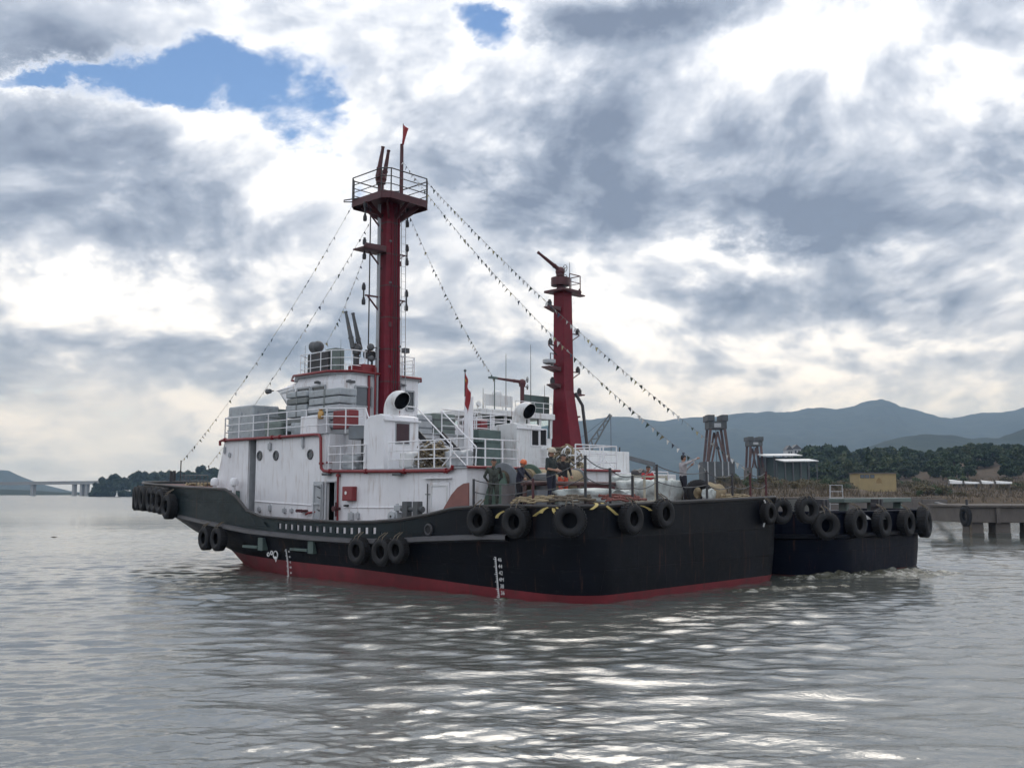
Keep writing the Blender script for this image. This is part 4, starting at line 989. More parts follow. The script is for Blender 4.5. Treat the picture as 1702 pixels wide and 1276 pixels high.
mb = MB(); mb.tube([(MX - wb - .04, -.08, zb), (MX - wt - .04, -.06, ztop - .2)], .018, 5); mb.tube([(MX - wb - .04, .06, zb), (MX - wt - .04, .05, ztop - .2)], .014, 5); mb.build('mast_cable', steel, mo)
# crow's-nest platform
PZ = 16.35; hp = 1.34; mb = MB()
pl = [(MX - hp, -hp + .3), (MX - hp + .3, -hp), (MX + hp - .3, -hp), (MX + hp, -hp + .3), (MX + hp, hp - .3), (MX + hp - .3, hp), (MX - hp + .3, hp), (MX - hp, hp - .3)]
mb.prism([(x, y, PZ) for x, y in pl], (0, 0, .08)); mb.build('mast_platform', darkred, tug)
mb = MB(); loop = [(x, y, PZ - .06) for x, y in pl]; 
for a, b in zip(loop, loop[1:] + loop[:1]): mb.bar(a, b, .05, .32)
for x, y in ((MX - hp, 0), (MX + hp, 0), (MX, hp), (MX, -hp), (MX - .9, -.9), (MX + .9, .9), (MX - .9, .9), (MX + .9, -.9)): mb.bar((MX + (x - MX) * .35, y * .35, PZ - .75), (x, y, PZ - .12), .07, .2)
mb.build('platform_bracket', darkred, tug)
railing([(x, y, PZ + .08) for x, y in pl], tug, steel, 1.05, 3, .03, 1.4, closed=True)
mb = MB(); mb.tube([(MX + hp, hp - .3, PZ + .15), (MX + hp + .35, hp, PZ + .15), (MX + hp, hp + .25, PZ + .1), (MX + .6, hp, PZ + .1)], .03, 6); mb.build('lamp_boom', steel, tug)
q = T.y(634, 300, 0.35); monitor((MX + .25, .35, PZ + .05), .95, 2, darkred, tug, R(200), R(80), 1.35, 1.1)
mb = MB(); fp = T.y(668, 240, -.2); mb.cyl((fp.x, -.2, PZ), (fp.x, -.2, fp.z), .09, .08, 10); mb.cyl((fp.x - .08, -.2, fp.z - .9), (fp.x - .08, -.2, T.y(670, 206, -.2).z), .02, n=6); mb.build('flag_mast', darkred, tug)
# brackets with lanterns up the mast; port side left, starboard right
def lantern(p, parent, two=True):
    p = Vector(p); mb = MB()
    for zz in ((.28, -.38) if two else (0,)): mb.lathe([(.0001, -.15), (.07, -.15), (.09, -.1), (.085, .08), (.055, .11), (.06, .17), (.0001, .19)], p + Vector((0, 0, zz)), (0, 0, 1), 10)
    mb.cyl(p + Vector((0, 0, -.5)), p + Vector((0, 0, .3)), .035, n=6); return mb.build('navigation_light', steel, parent)
for vv in (352, 415, 490):
    z_ = T.y(612, vv, 1.2).z; w_ = wb - (wb - wt) * (z_ - zb) / (ztop - zb)
    mb = MB(); mb.bar((MX, w_, z_), (MX + .1, 1.25, z_), .07); mb.bar((MX, w_, z_ - .75), (MX + .1, 1.1, z_ - .03), .06); mb.build('light_bracket', darkred, mo)
    lantern((MX + .15, 1.3, z_ + .1), tug)
    z2 = T.y(668, vv + 12, -.95).z; mb = MB(); mb.bar((MX, -w_, z2), (MX, -1.0, z2), .06); mb.bar((MX, -w_, z2 - .35), (MX, -.9, z2), .04); mb.build('light_bracket', darkred, mo); lantern((MX, -1.05, z2 + .1), tug)
zb2 = T.y(612, 420, 1.0).z; mb = MB(); mb.box((MX - .35, .45, zb2), (MX + .4, 1.75, zb2 + .06)); mb.prism([(MX - .35, .45, zb2), (MX - .35, 1.75, zb2), (MX - .35, 1.6, zb2 + .25), (MX - .35, .45, zb2 + .3)], (.05, 0, 0)); mb.build('radar_shelf', darkred, mo)
mb = MB(); mb.cyl((MX + .2, .95, T.y(614, 622, .95).z), (MX + .2, .95, PZ), .03, n=6); mb.build('signal_pipe', steel, mo)
mb = MB()
for yy in (-.72, -.98): mb.cyl((MX - .1, yy, RZ - 1.5), (MX - .1, yy + .12, PZ), .016, n=5)
for k in range(26): zz = RZ - 1.2 + k * .35; mb.cyl((MX - .1, -.72 + .12 * k / 26, zz), (MX - .1, -.98 + .12 * k / 26, zz), .01, n=4)
mb.build('mast_ladder', lightgrey, mo)
for vv, yy, rr in ((578, .75, .13), (597, .7, .11)):
    z_ = T.y(618, vv, yy).z; mb = MB(); mb.sphere((MX + .1, yy + .15, z_), rr * 1.3, 10, 8); mb.bar((MX, .45, z_), (MX + .1, yy, z_), .05); mb.build('horn', midgrey, mo)
# red risers beside the mast
mb = MB(); mb.tube([(16.05, .95, BD + .1), (16.05, .95, RZ - .1), (16.1, .95, RZ + .15)], .06, 8); mb.tube([(15.9, .72, BD + .1), (15.9, .72, RZ + .3)], .045, 8); mb.build('fire_riser_pipe', pipered, tug)

# ---------------- towing winch and gear on the quarterdeck
wq = T.y(800, 800, 1.9); WX = 5.75; AZ = 2.8
wn = empty('towing_winch', (0, 0, 0)); wn.parent = tug
for yy, rr, mt in ((3.05, .72, grey), (2.98, .58, green), (1.7, .70, green), (.1, .5, green), (-.9, .6, grey)):
    mb = MB(); mb.lathe([(.12, -.035), (rr, -.035), (rr + .02, 0), (rr, .035), (.12, .035)], (WX, yy, AZ + .72), (0, 1, 0), 28); mb.build('drum_flange', mt, wn)
mb = MB(); mb.cyl((WX, -1.0, AZ + .85), (WX, 3.1, AZ + .85), .34, n=18); mb.build('drum', ropedark, wn)
mb = MB(); mb.cyl((WX, -1.0, AZ + .85), (WX, 1.9, AZ + .85), .42, n=18); mb.build('drum_rope', rope, wn)
for yy in (3.25, 1.0, -1.15):
    mb = MB(); mb.prism([(WX - .75, yy, AZ - .1), (WX + .75, yy, AZ - .1), (WX + .25, yy, AZ + 1.1), (WX - .25, yy, AZ + 1.1)], (0, .12, 0)); mb.build('winch_frame', green, wn, .02)
mb = MB(); mb.box((WX - .8, -1.3, AZ - .15), (WX + .8, 3.45, AZ - .02)); mb.build('winch_bed', green, wn, .02)
mb = MB(); mb.cyl((WX - .3, 1.2, AZ + .2), (WX - .3, 1.75, AZ + .2), .28, n=14); mb.cbox((WX - .3, 1.5, AZ + .62), (.5, .4, .3)); mb.build('winch_motor', midgrey, wn, .02)
# heavy towing beam on posts across the quarterdeck
def px_deck(u, x): # local y on the plane x=const in column u
    return T.x(u, 820, x).y
mb = MB(); bx = 2.6; ya_, yb_ = px_deck(868, bx), px_deck(1046, bx); bz = T.x(900, 803, bx).z
mb.cyl((bx, ya_, bz), (bx, yb_, bz), .075, n=10)
for uu in (872, 962, 1044): mb.cyl((bx, px_deck(uu, bx), 2.78), (bx, px_deck(uu, bx), bz), .06, n=8)
mb.build('towing_beam', paint('beam_brown', (.085, .045, .042), .6, .25, 5, (.04, .03, .03), .6), tug)
mb = MB(); mb.box((3.2, px_deck(1055, 3.2), 2.78), (4.3, px_deck(1010, 3.2), 3.45)); mb.build('deck_housing', darkred, tug, .03)
mb = MB(); q = T.x(905, 800, 4.9); mb.cyl((4.9, q.y, 2.78), (4.9, q.y, 3.55), .32, n=16); mb.lathe([(.45, 0), (.48, .1), (.36, .3), (.0001, .36)], (4.9, q.y, 3.55), (0, 0, 1), 16); mb.build('capstan', midgrey, tug)
mb = MB(); mb.box((4.6, px_deck(918, 4.6) - .1, 2.78), (5.1, px_deck(893, 4.6), 3.3)); mb.build('control_box', grey, tug, .02)
mb = MB(); 
for uu in (842, 848): mb.cyl((3.8, px_deck(uu, 3.8), 2.78), (3.8, px_deck(uu, 3.8), 3.45), .16, n=12)
mb.build('hydraulic_cylinder', paint('dull_cylinder', (.12, .11, .11), .5, .2, 4), tug)
# stanchions with drooping lines round the stern
STAN = [(778, 796, 843), (873, 795, 838), (974, 757, 833), (1026, 778, 834), (1065, 790, 835), (1107, 772, 828), (1190, 783, 826), (1228, 787, 826), (1262, 786, 827), (1289, 784, 826)]
sts = []; edge = []
for u_, vt, vb in STAN:
    x_, y_, n_ = H1.edge_at(u_, 2.9, 5); x_ -= n_[0] * .3; y_ -= n_[1] * .3
    d = T.w((x_, y_, 0)); dep = d.y; top = HC + (HZ - vt) * dep / FPX * 1.0
    zz = H1.zt(x_) - .05
    mb = MB(); mb.cyl((x_, y_, zz), (x_, y_, max(zz + .6, top)), .042, n=8); mb.lathe([(.03, 0), (.11, 0), (.11, .03), (.04, .04)], (x_, y_, zz), (0, 0, 1), 10); mb.build('stanchion', darkred if u_ in (1262, 1289, 873) else steel, tug)
    sts.append(Vector((x_, y_, max(zz + .6, top))))
for fr_, dr_ in ((.97, .1), (.55, .09)):
    mb = MB()
    for a, b in zip(sts[:-1], sts[1:]):
        za, zb_ = H1.zt(a.x), H1.zt(b.x); A = Vector((a.x, a.y, lerp(za, a.z, fr_))); B = Vector((b.x, b.y, lerp(zb_, b.z, fr_)))
        mb.tube([A.lerp(B, t) - Vector((0, 0, dr_ * 4 * t * (1 - t) * min(1.5, (B - A).length))) for t in np.linspace(0, 1, 9)], .016, 5)
    mb.build('guard_rope', midgrey, tug)
# forecastle gear: windlass, bollards, coils
mb = MB(); q = T.y(330, 806, 0); mb.cyl((28.3, -.9, 3.9), (28.3, .9, 3.9), .3, n=14); mb.lathe([(.1, -.05), (.5, -.05), (.5, .05), (.1, .05)], (28.3, .9, 3.9), (0, 1, 0), 16); mb.lathe([(.1, -.05), (.5, -.05), (.5, .05), (.1, .05)], (28.3, -.9, 3.9), (0, 1, 0), 16); mb.box((27.7, -.6, 3.45), (28.9, .6, 3.8)); mb.build('windlass', midgrey, tug, .02)
for uu, vv, yy in ((285, 783, .8), (290, 782, .2), (301, 765, 0), (306, 786, -.6)):
    q = T.y(uu, vv, yy); mb = MB(); mb.cyl((q.x, yy, 3.5), (q.x, yy, q.z), .09 if uu < 300 else .035, n=8); mb.build('bow_bitt' if uu < 300 else 'jackstaff', steel, tug)
railing([T.y(300, 806, .0) * 1, T.y(345, 808, 3.2)], tug, midgrey, .55, 2, .018, 1.2, name='bow_rail')
railing([(18.6, 5.5, 1.7), (17.2, 5.55, 1.5)], tug, midgrey, .8, 2, .02, .6, name='side_rail')
mb = MB()
for k in range(9): q = T.y(318 + 4.2 * k, 807, 1.5); mb.tube([(q.x + .28 * math.cos(a_), 1.5 + .3 * math.sin(a_), 3.62 + .1 * math.sin(3 * a_ + k)) for a_ in np.linspace(0, 6.28, 14)[:-1]], .045, 6, True)
mb.build('mooring_line', rope, tug)
# ------------------------------------------------------------------ far tug alongside
TOPS2 = [(-1, 2.42), (4, 2.38), (6, 2.2), (10, 2.1), (15, 2.2), (17, 2.5), (18.8, 3.2), (26, 3.5), (34, 3.8)]
RAILS2 = [(-1, 1.55), (8, 1.45), (17, 1.6), (24, 2.1), (34, 2.7)]
BOOTS2 = [(-1, .02), (14, .1), (28, .3)]
H2 = Hull(T2, TOPS2, RAILS2, BOOTS2, 5.75, 32.5, 2.6)
tug2 = empty('harbour_tug', T2.o, T2.rz)
tag(tug2, 'navy hulled tug with the shorter red mast, moored alongside the taller masted tug', 'tugboat')
H2.strip(0, 2).build('bottom_plating', boot, tug2); H2.strip(2, 4).build('side_plating', navy, tug2); bulwark(H2, tug2, None, navy)
rub_rail(H2, tug2, black, -9)
cap = MB()
for side in (1, -1): cap.tube(rail_path(H2, 5, side, 0, .02), .07, 6)
cap.build('bulwark_cap_rail', navy, tug2)
deck_plate(H2, 0.0, 31.5, lambda x: H2.zt(x) - .5 if x < 17 else H2.zt(x) - .1, 'deck', deckred, tug2)
# deckhouse, wheelhouse
mb = MB(); mb.box((13.2, -3.9, 1.6), (22.5, 3.9, 4.2)); mb.build('deckhouse', white2, tug2, .03)
mb = MB(); mb.box((16.0, -3.4, 4.2), (22.3, 3.4, 5.5)); mb.build('deckhouse', white2, tug2, .03)
def wall_x(u, v, x): return T2.x(u, v, x)
wx = 17.3
wp = T2.x(800, 655, wx); ws = T2.x(916, 655, wx); y0, y1 = ws.y, wp.y; zt2 = T2.x(850, 683, wx).z; zwin0, zwin1 = T2.x(850, 725, wx).z, T2.x(850, 695, wx).z
zs = T2.x(830, 686, wx).z
wl = 3.4
w2 = empty('wheelhouse', (0, 0, 0)); w2.parent = tug2
mb = MB(); mb.box((wx, y0, 5.5), (wx + wl, y1, zwin0)); mb.build('wheelhouse_wall', white2, w2, .02)
mb = MB(); mb.box((wx - .15, y0 - .15, zt2 - .3), (wx + wl + .3, y1 + .15, zt2)); mb.build('wheelhouse_roof', white2, w2, .03)
# posts between the see-through windows
py = np.linspace(y0, y1, 7)
for k, yy in enumerate(py):
    for xx in (wx, wx + wl - .14): mb = MB(); mb.box((xx, yy - .09, zwin0), (xx + .14, yy + .09, zt2 - .3)); mb.build('window_post', white2, w2, .01)
for yy in (y0, y1 - .12):
    for xx in np.linspace(wx + .8, wx + wl - .9, 3): mb = MB(); mb.box((xx, yy, zwin0), (xx + .14, yy + .12, zt2 - .3)); mb.build('window_post', white2, w2, .01)
clear = bpy.data.materials.new('clear_window_glass'); clear.use_nodes = True
b_ = clear.node_tree.nodes['Principled BSDF']; b_.inputs['Base Color'].default_value = (.75, .85, .82, 1); b_.inputs['Roughness'].default_value = .02; b_.inputs['Transmission Weight'].default_value = 1; b_.inputs['IOR'].default_value = 1.05
for a, b in zip(py[:-1], py[1:]):
    for xx in (wx + .05, wx + wl - .07): mb = MB(); mb.box((xx, a + .09, zwin0), (xx + .012, b - .09, zt2 - .3)); mb.build('pane', clear, w2)
mb = MB(); mb.box((wx + 1.4, lerp(y0, y1, .2), zwin0), (wx + 2.2, lerp(y0, y1, .62), zt2 - .33)); mb.build('chart_cabinet', greygreen, w2, .02)
# upper signboard, cabinets, monitor and aerials on the wheelhouse roof
a, b = T2.x(804, 655, wx + .2), T2.x(850, 669, wx + .2); rt = zt2
mb = MB(); mb.box((wx + .1, b.y, rt + .2), (wx + .18, a.y, a.z + .02)); [mb.cyl((wx + .14, lerp(b.y, a.y, t_), rt), (wx + .14, lerp(b.y, a.y, t_), rt + .25), .03, n=6) for t_ in (.03, .35, .65, .97)]; mb.build('roof_board', white2, tug2, .01)
q = T2.x(828, 655, wx + .3); mb = MB(); mb.sphere((wx + .4, q.y, a.z), .3, 14, 8); mb.build('satellite_dome', white2, tug2)
a, b = T2.x(870, 655, wx + 1.2), T2.x(913, 671, wx + 1.2); mb = MB(); mb.box((wx + 1.2, b.y, rt), (wx + 1.3, a.y, a.z)); mb.build('roof_board', greygreen, tug2, .01)
q = T2.x(868, 652, wx + .5); monitor((wx + .5, q.y, rt), max(.4, T2.x(868, 640, wx + .5).z - rt), 1, darkred, tug2, R(62), R(6), 1.75, .85)
for uu, vt in ((841, 588), (882, 573), (905, 640), (803, 645)):
    q = T2.x(uu, vt, wx + .3); mb = MB(); mb.cyl((wx + .3, q.y, rt), (wx + .3, q.y, q.z), .025, .01, 6); mb.build('whip_antenna', steel, tug2)
q = T2.x(822, 628, wx); mb = MB(); mb.cyl((wx, q.y, rt), (wx, q.y, q.z), .025, n=6); mb.cbox((wx, q.y + .1, q.z), (.2, .5, .10)); mb.build('deck_lamp', greygreen, tug2)
q = T2.x(794, 672, wx); mb = MB(); mb.cyl((wx, q.y, rt - .6), (wx, q.y, q.z), .025, n=6); mb.lathe([(.0001, 0), (.14, .02), (.15, .12), (.0001, .14)], (wx, q.y, q.z), (-1, 0, .3), 12); mb.bar((wx, q.y, q.z - .3), (wx, y1, rt - .5), .04); mb.build('searchlight', white2, tug2)
railing([(wx - .1, y0, rt), (wx - .1, lerp(y0, y1, .55), rt)], tug2, white2, .55, 2, .02, .7)
# red mast flaring into its base
m2x = T2.y(936, 600, 0).x
zt_ = T2.y(936, 487, 0).z; zf = T2.y(936, 650, 0).z; zbase = T2.y(936, 775, 0).z
rows = []
for z_, wl_, wa, ww in ((2.0, .62, 1.15, .55), (zbase, .62, 1.15, .52), (lerp(zbase, zf, .28), .48, .95, .48), (zf, .40, .44, .40), (zt_, .37, .37, .37)):
    rows.append([(m2x - wa, -ww, z_), (m2x + wl_, -ww, z_), (m2x + wl_, ww, z_), (m2x - wa, ww, z_)])
mb = MB(); mb.grid(rows, False, 0, True); ms = mb.build('mast', mastred, tug2, .03)
mb = MB(); mb.tube([(m2x - .4, -.55, zf - .1), (m2x - .75, -.75, zf - .8), (m2x - 1.05, -.85, zbase + .6), (m2x - 1.05, -.85, 2.2)], .09, 8); mb.build('exhaust_pipe', steel, ms)
def arm(v, side, L, dz, lampz=True, shelf=False):
    z_ = T2.y(936, v, 0).z; s = side; mb = MB(); w0 = .5
    if shelf: mb.prism([(m2x - .3, w0 * s, z_ - .25), (m2x - .3, w0 * s, z_), (m2x - .3, (w0 + L) * s, z_), (m2x - .3, (w0 + L) * s, z_ - .06)], (.6, 0, 0))
    else: mb.bar((m2x, w0 * s, z_), (m2x, (w0 + L) * s, z_ + .05), .06); mb.bar((m2x, w0 * s, z_ - .5), (m2x, (w0 + L) * s, z_), .05)
    a_ = mb.build('light_bracket', darkred, ms)
    if lampz:
        mb = MB(); mb.lathe([(.0001, 0), (.13, 0), (.13, .22), (.09, .26), (.07, .34), (.0001, .36)], (m2x, (w0 + L - .15) * s, z_ + .03), (0, 0, 1), 12); mb.build('navigation_light', steel, a_)
arm(513, 1, .75, 0, True, True); arm(577, 1, .7, 0); arm(612, 1, .95, 0, False, True); arm(640, 1, .55, 0, True, True)
arm(553, -1, .9, 0); arm(617, -1, .9, 0); arm(653, -1, 1.0, 0, True, True); arm(690, -1, .6, 0, True, True); arm(715, -1, .5, 0, True, True)
z_ = T2.y(936, 610, 0).z; mb = MB(); mb.lathe([(.0001, 0), (.2, .02), (.36, .1), (.36, .28), (.0001, .32)], (m2x, 1.15, z_ + .02), (0, 0, 1), 16); mb.build('radar_dome', lightgrey, ms)
mb = MB(); q = T2.y(936, 590, 0).z; mb.tube([(m2x, .55, q), (m2x, 1.05, q), (m2x, 1.05, q - .55), (m2x, 1.0, q - .65), (m2x, .5, q - .65)], .03, 6); mb.build('lamp_hoop', steel, ms)
mb = MB(); mb.prism([(m2x + .75, -.75, zt_), (m2x - .75, -.75, zt_), (m2x - .75, .75, zt_), (m2x + .75, .75, zt_)], (0, 0, .12)); mb.box((m2x - .2, -1.7, zt_ + .02), (m2x + .2, -.7, zt_ + .1)); mb.lathe([(.0001, 0), (.09, 0), (.09, .2), (.05, .36), (.0001, .38)], (m2x, -1.45, zt_ + .1), (0, 0, 1), 10); mb.build('mast_platform', darkred, ms)
railing([(m2x + .7, -.7, zt_ + .12), (m2x - .7, -.7, zt_ + .12), (m2x - .7, .2, zt_ + .12)], tug2, darkred, .85, 2, .03, .7)
mb = MB(); mb.cyl((m2x + .05, .15, zt_ + .1), (m2x + .05, .15, zt_ + .45), .2, n=12); mb.lathe([(.0001, 0), (.52, 0), (.52, .45), (.0001, .45)], (m2x + .05, .15, zt_ + .4), (0, 0, 1), 16); mb.build('monitor_base', darkred, tug2)
monitor((m2x + .05, .15, zt_ + .8), .25, 1, darkred, tug2, R(80), R(28), 1.75, 1.15)
q = T2.y(956, 434, -.6); mb = MB(); mb.cyl((m2x, -.6, zt_), (m2x, -.6, q.z), .03, .012, 6); mb.build('whip_antenna', steel, tug2)
# white guard rails and stern gear seen beside the other tug
railing([T2.z(985, 800, 2.3), T2.z(985, 800, 2.3) + Vector((-1.4, -2.2, 0))], tug2, white, .95, 3, .028, .7) if False else None
def far_rail(u0, u1, x, zlo, hgt): 
    a = T2.x(u0, 800, x); b = T2.x(u1, 800, x); railing([(x, a.y, zlo), (x, b.y, zlo)], tug2, white, hgt, 3, .03, 1.0)
far_rail(1000, 1058, 11.5, 3.0, 1.15); far_rail(1062, 1110, 10.0, 3.0, 1.2)
a = T2.x(1010, 790, 12.4); b = T2.x(1024, 803, 12.4); mb = MB(); mb.tube([(12.4, T2.x(985, 780, 12.4).y, 4.3), (12.4, a.y, 4.3), (12.4, b.y, 3.1)], .03, 6); mb.build('handrail', white, tug2)
mb = MB(); mb.box((9.5, -3.2, 1.7), (13.2, 3.6, 3.0)); mb.build('engine_casing', darkred, tug2, .03)
# stern bulwark openings, bitts and a platform frame on the quarterdeck
for uu in (1366, 1457):
    q = T2.x(uu, 845, 1.0); mb = MB(); mb.box((.8, q.y - .25, 1.9), (1.15, q.y - .05, 2.95)); mb.box((.8, q.y + .05, 1.9), (1.15, q.y + .25, 2.95)); mb.box((.85, q.y - .4, 2.6), (1.1, q.y + .4, 2.75)); mb.build('mooring_bitts', steel, tug2, .02)
mb = MB(); a, b = T2.x(1393, 828, 2.5), T2.x(1505, 828, 2.5); mb.box((2.2, b.y, a.z - .2), (3.0, a.y, a.z)); 
for t in (.1, .5, .9): mb.box((2.4, lerp(a.y, b.y, t) - .12, 1.9), (2.8, lerp(a.y, b.y, t) + .12, a.z - .2))
mb.build('towing_bow', greygreen, tug2, .03)
lf = empty('ladder_frame', (0, 0, 0)); lf.parent = tug2
a, b = T2.x(1378, 828, 3.6), T2.x(1402, 828, 3.6); mb = MB(); za, zb_ = 1.9, T2.x(1390, 806, 3.6).z
mb.bar((3.6, a.y, za), (3.6, a.y - .15, zb_), .04); mb.bar((3.6, b.y, za), (3.6, b.y + .1, zb_), .04); mb.build('ladder_rail', lightgrey, lf)
for k in range(6): zz = lerp(za + .2, zb_, k / 5); mb = MB(); mb.bar((3.6, a.y - .08, zz), (3.6, b.y + .05, zz), .03); mb.build('rung', lightgrey, lf)
# ------------------------------------------------------------------ tyre fenders
def tyre_mesh():
    mb = MB(); prof = [(.255, -.15), (.29, -.19), (.39, -.225), (.48, -.20), (.53, -.13), (.54, 0), (.53, .13), (.48, .20), (.39, .225), (.29, .19), (.255, .15), (.27, .11), (.38, .07), (.40, 0), (.38, -.07), (.27, -.11)]
    mb.lathe(prof, (0, 0, 0), (0, 1, 0), 30, True, 0, True)
    me = mb.mesh('tyre', rubber)
    mt = MB()
    for k in range(30):
        a = 2 * math.pi * k / 30
        for yy in (-.085, .085):
            c = Vector((math.cos(a) * .545, yy, math.sin(a) * .545)); rad = Vector((math.cos(a), 0, math.sin(a))); tan = Vector((-math.sin(a), 0, math.cos(a)))
            p = [c + tan * s1 * .038 + Vector((0, 1, 0)) * s2 * .07 for s1, s2 in ((-1, -1), (1, -1), (1, 1), (-1, 1))]
            mt.add([q - rad * .02 for q in p] + [q + rad * .012 for q in p], [(4, 5, 6, 7), (0, 1, 5, 4), (1, 2, 6, 5), (2, 3, 7, 6), (3, 0, 4, 7)])
    return me, mt.mesh('tread', rubber)
TY, TREAD = tyre_mesh()
def tyre(fr, p, n, d=1.0, label='', group='tyre fenders', roll=0, lean=0, chain=True, zdeck=None):
    o = empty('tyre_fender', fr.w(p)); ang = math.atan2(n[1], n[0]) - math.pi / 2 + fr.rz
    o.rotation_euler = (lean, 0, ang); o.scale = (d, d, d)
    c = bpy.data.objects.new('carcass', TY); COL.objects.link(c); c.parent = o; c.rotation_euler = (0, roll, 0)
    t = bpy.data.objects.new('tread', TREAD); COL.objects.link(t); t.parent = o; t.rotation_euler = (0, roll, 0)
    if chain:
        mb = MB()
        for s in (-.14, .14): mb.tube([(s, .0, .32), (s * .9, .2, .42), (s * .8, .12, .58), (s * .5, -.15, .75)], .022, 6)
        mb.build('lashing', ropedark, o)
    tag(o, label, 'tyre', group); return o
def edge_tyre(h, u, v, d, label, group, k=5, dz=None, out=.2, **kw):
    x, y, n = h.edge_at(u, 2.5, k); W = h.fr.w((x + n[0] * .2, y + n[1] * .2, 0)); 
    z = HC + (HZ - v) * W.y / FPX / 1.0
    return tyre(h.fr, (x + n[0] * out * d, y + n[1] * out * d, z), n, d, label, group, random.uniform(0, 6), **kw)
G1 = 'tyre fenders round the stern of the tall masted tug'
for u, v, d, lb in ((808, 864, 0.86, 'worn black tyre fender below the man in camouflage on the tall masted tug'), (866, 866, 0.88, 'black tyre fender below the man in the orange helmet on the tall masted tug'),
                 (955, 864, 0.88, 'black tyre fender between the two sets of yellow straps on the stern'), (1038, 861, 0.86, 'black tyre fender right beside the outer yellow straps, below the white bags'),
                 (1093, 853, 0.84, 'black tyre fender hung highest, below the dark stanchion beside the waving man'), ):
    edge_tyre(H1, u, v, d, lb, G1)
for u_, v_, x_, lb in ((1297, 849, -.15, 'black tyre fender at the quarter nearest the navy hull, inner one of the pair'), (1341, 847, -1.55, 'black tyre fender squeezed between the two hulls, outer one of the pair')):
    q = T.x(u_, v_, x_); tyre(T, q, (-.9, .35), .86, lb, G1, 1.0)
edge_tyre(H1, 1268, 852, .75, 'small dark tyre fender half hidden behind the pair at the quarter', G1)
G3 = 'tyre fenders low on the side of the tall masted tug'
for u, v, d, lb in ((343, 894, .92, 'foremost of the two tyres hung under the raised bow of the tall masted tug'), (364, 895, .92, 'second of the two tyres hung under the raised bow of the tall masted tug'), (597, 915, .86, 'tyre fender amidships below the row of small openings, with frayed rope'), (637, 917, .86, 'tyre fender amidships just below the last small openings'), (662, 914, .78, 'rope wrapped tyre fender amidships, nearest the mooring pipe')):
    q = T.y(u, v, 6.35); x = q.x; n = (0, 1)
    if u < 400: 
        pts = H1.out[4]; i = min(range(NFLAT + 20, len(pts) - 1), key=lambda i: abs(T.u((pts[i][0], pts[i][1] + .2, q.z)) - u)); x, y = pts[i]; tx, ty = pts[i + 1][0] - pts[i - 1][0], pts[i + 1][1] - pts[i - 1][1]; L = math.hypot(tx, ty); n = (-ty / L, tx / L)
        n = n if n[1] > 0 else (-n[0], -n[1]); y += .28
    else: y = 6.36
    q = T.y(u, v, y); tyre(T, (q.x, y, q.z), n, d, lb, G3, random.uniform(0, 6))
G2 = 'tyres wrapped round the bow of the tall masted tug'
for u, v in ((233, 828), (241, 827), (250, 828), (259, 829), (268, 830), (277, 832)):
    edge_tyre(H1, u, v, 1.12, 'black tyre lashed in the packed row round the raised bow', G2, chain=False)
edge_tyre(H1, 289, 841, 1.05, 'last black tyre of the bow row, hung lower than the others', G2)
G4 = 'tyre fenders on the stern of the navy tug'
for u, v, d, lb in ((1372, 872, 1.0, 'black tyre fender on the navy stern, nearest the other tug'), (1412, 868, 1.05, 'black tyre fender on the navy stern beside the innermost white strap'), (1455, 869, 1.05, 'black tyre fender on the navy stern between the two white straps'), (1497, 868, 1.02, 'black tyre fender on the navy stern past the second white strap'), (1534, 868, 1.15, 'big tyre fender at the outer corner of the navy stern'), (1550, 862, 1.0, 'outermost tyre fender round the corner of the navy stern')):
    edge_tyre(H2, u, v, d, lb, G4, out=.22)
# straps that hold the tyres
def strap(fr, pts, w, mat, label):
    mb = MB(); P = [fr.w(p) for p in pts]
    c = sum(P, Vector()) / len(P); side = Vector((1, 0, 0)); rows = []
    for p in P: rows.append([p - c - side * w / 2, p - c + side * w / 2])
    mb.grid(rows, False); o = mb.build('lashing_strap', mat, loc=c); sol = o.modifiers.new('t', 'SOLIDIFY'); sol.thickness = .015
    return tag(o, label, 'strap', 'webbing straps over the tyres')
def strap_px(h, a, b, w, mat, label, out=.24):
    def P(u, v, o_):
        x, y, n = h.edge_at(u, 2.5, 5); x += n[0] * o_; y += n[1] * o_; d = h.fr.w((x, y, 0)).y; return Vector((x, y, HC + (HZ - v) * d / FPX))
    A, B = P(a[0], a[1], -.12), P(b[0], b[1], out); M = P((a[0] + b[0]) / 2, (a[1] + b[1]) / 2 - 3.5, out * .8)
    pts = [A.lerp(M, t).lerp(M.lerp(B, t), t) for t in np.linspace(0, 1, 8)]
    return strap(h.fr, pts, w, mat, label)
for a, b, lb in (((909, 841), (896, 857), 'frayed yellow strap, left leg of the inner bundle on the stern edge'), ((914, 840), (908, 852), 'short yellow strap in the middle of the inner bundle'), ((919, 840), (930, 858), 'yellow strap, right leg of the inner bundle on the stern edge'), ((924, 840), (934, 852), 'short outer yellow strap of the inner bundle'), ((843, 846), (831, 860), 'pale yellow strap beside the tyre below the orange helmet'),
                 ((995, 835), (980, 846), 'yellow strap, left leg of the outer bundle on the stern edge'), ((1000, 835), (1011, 855), 'broad yellow strap, right leg of the outer bundle'), ((1062, 838), (1069, 848), 'short yellow strap above the tyre below the white bags')):
    strap_px(H1, a, b, .10, yellow, lb)
for a, b, lb in (((1424, 850), (1432, 862), 'white strap on the navy stern, nearer the other tug'), ((1466, 850), (1459, 862), 'white strap on the navy stern, outer one')): strap_px(H2, a, b, .16, white2, lb, .3)
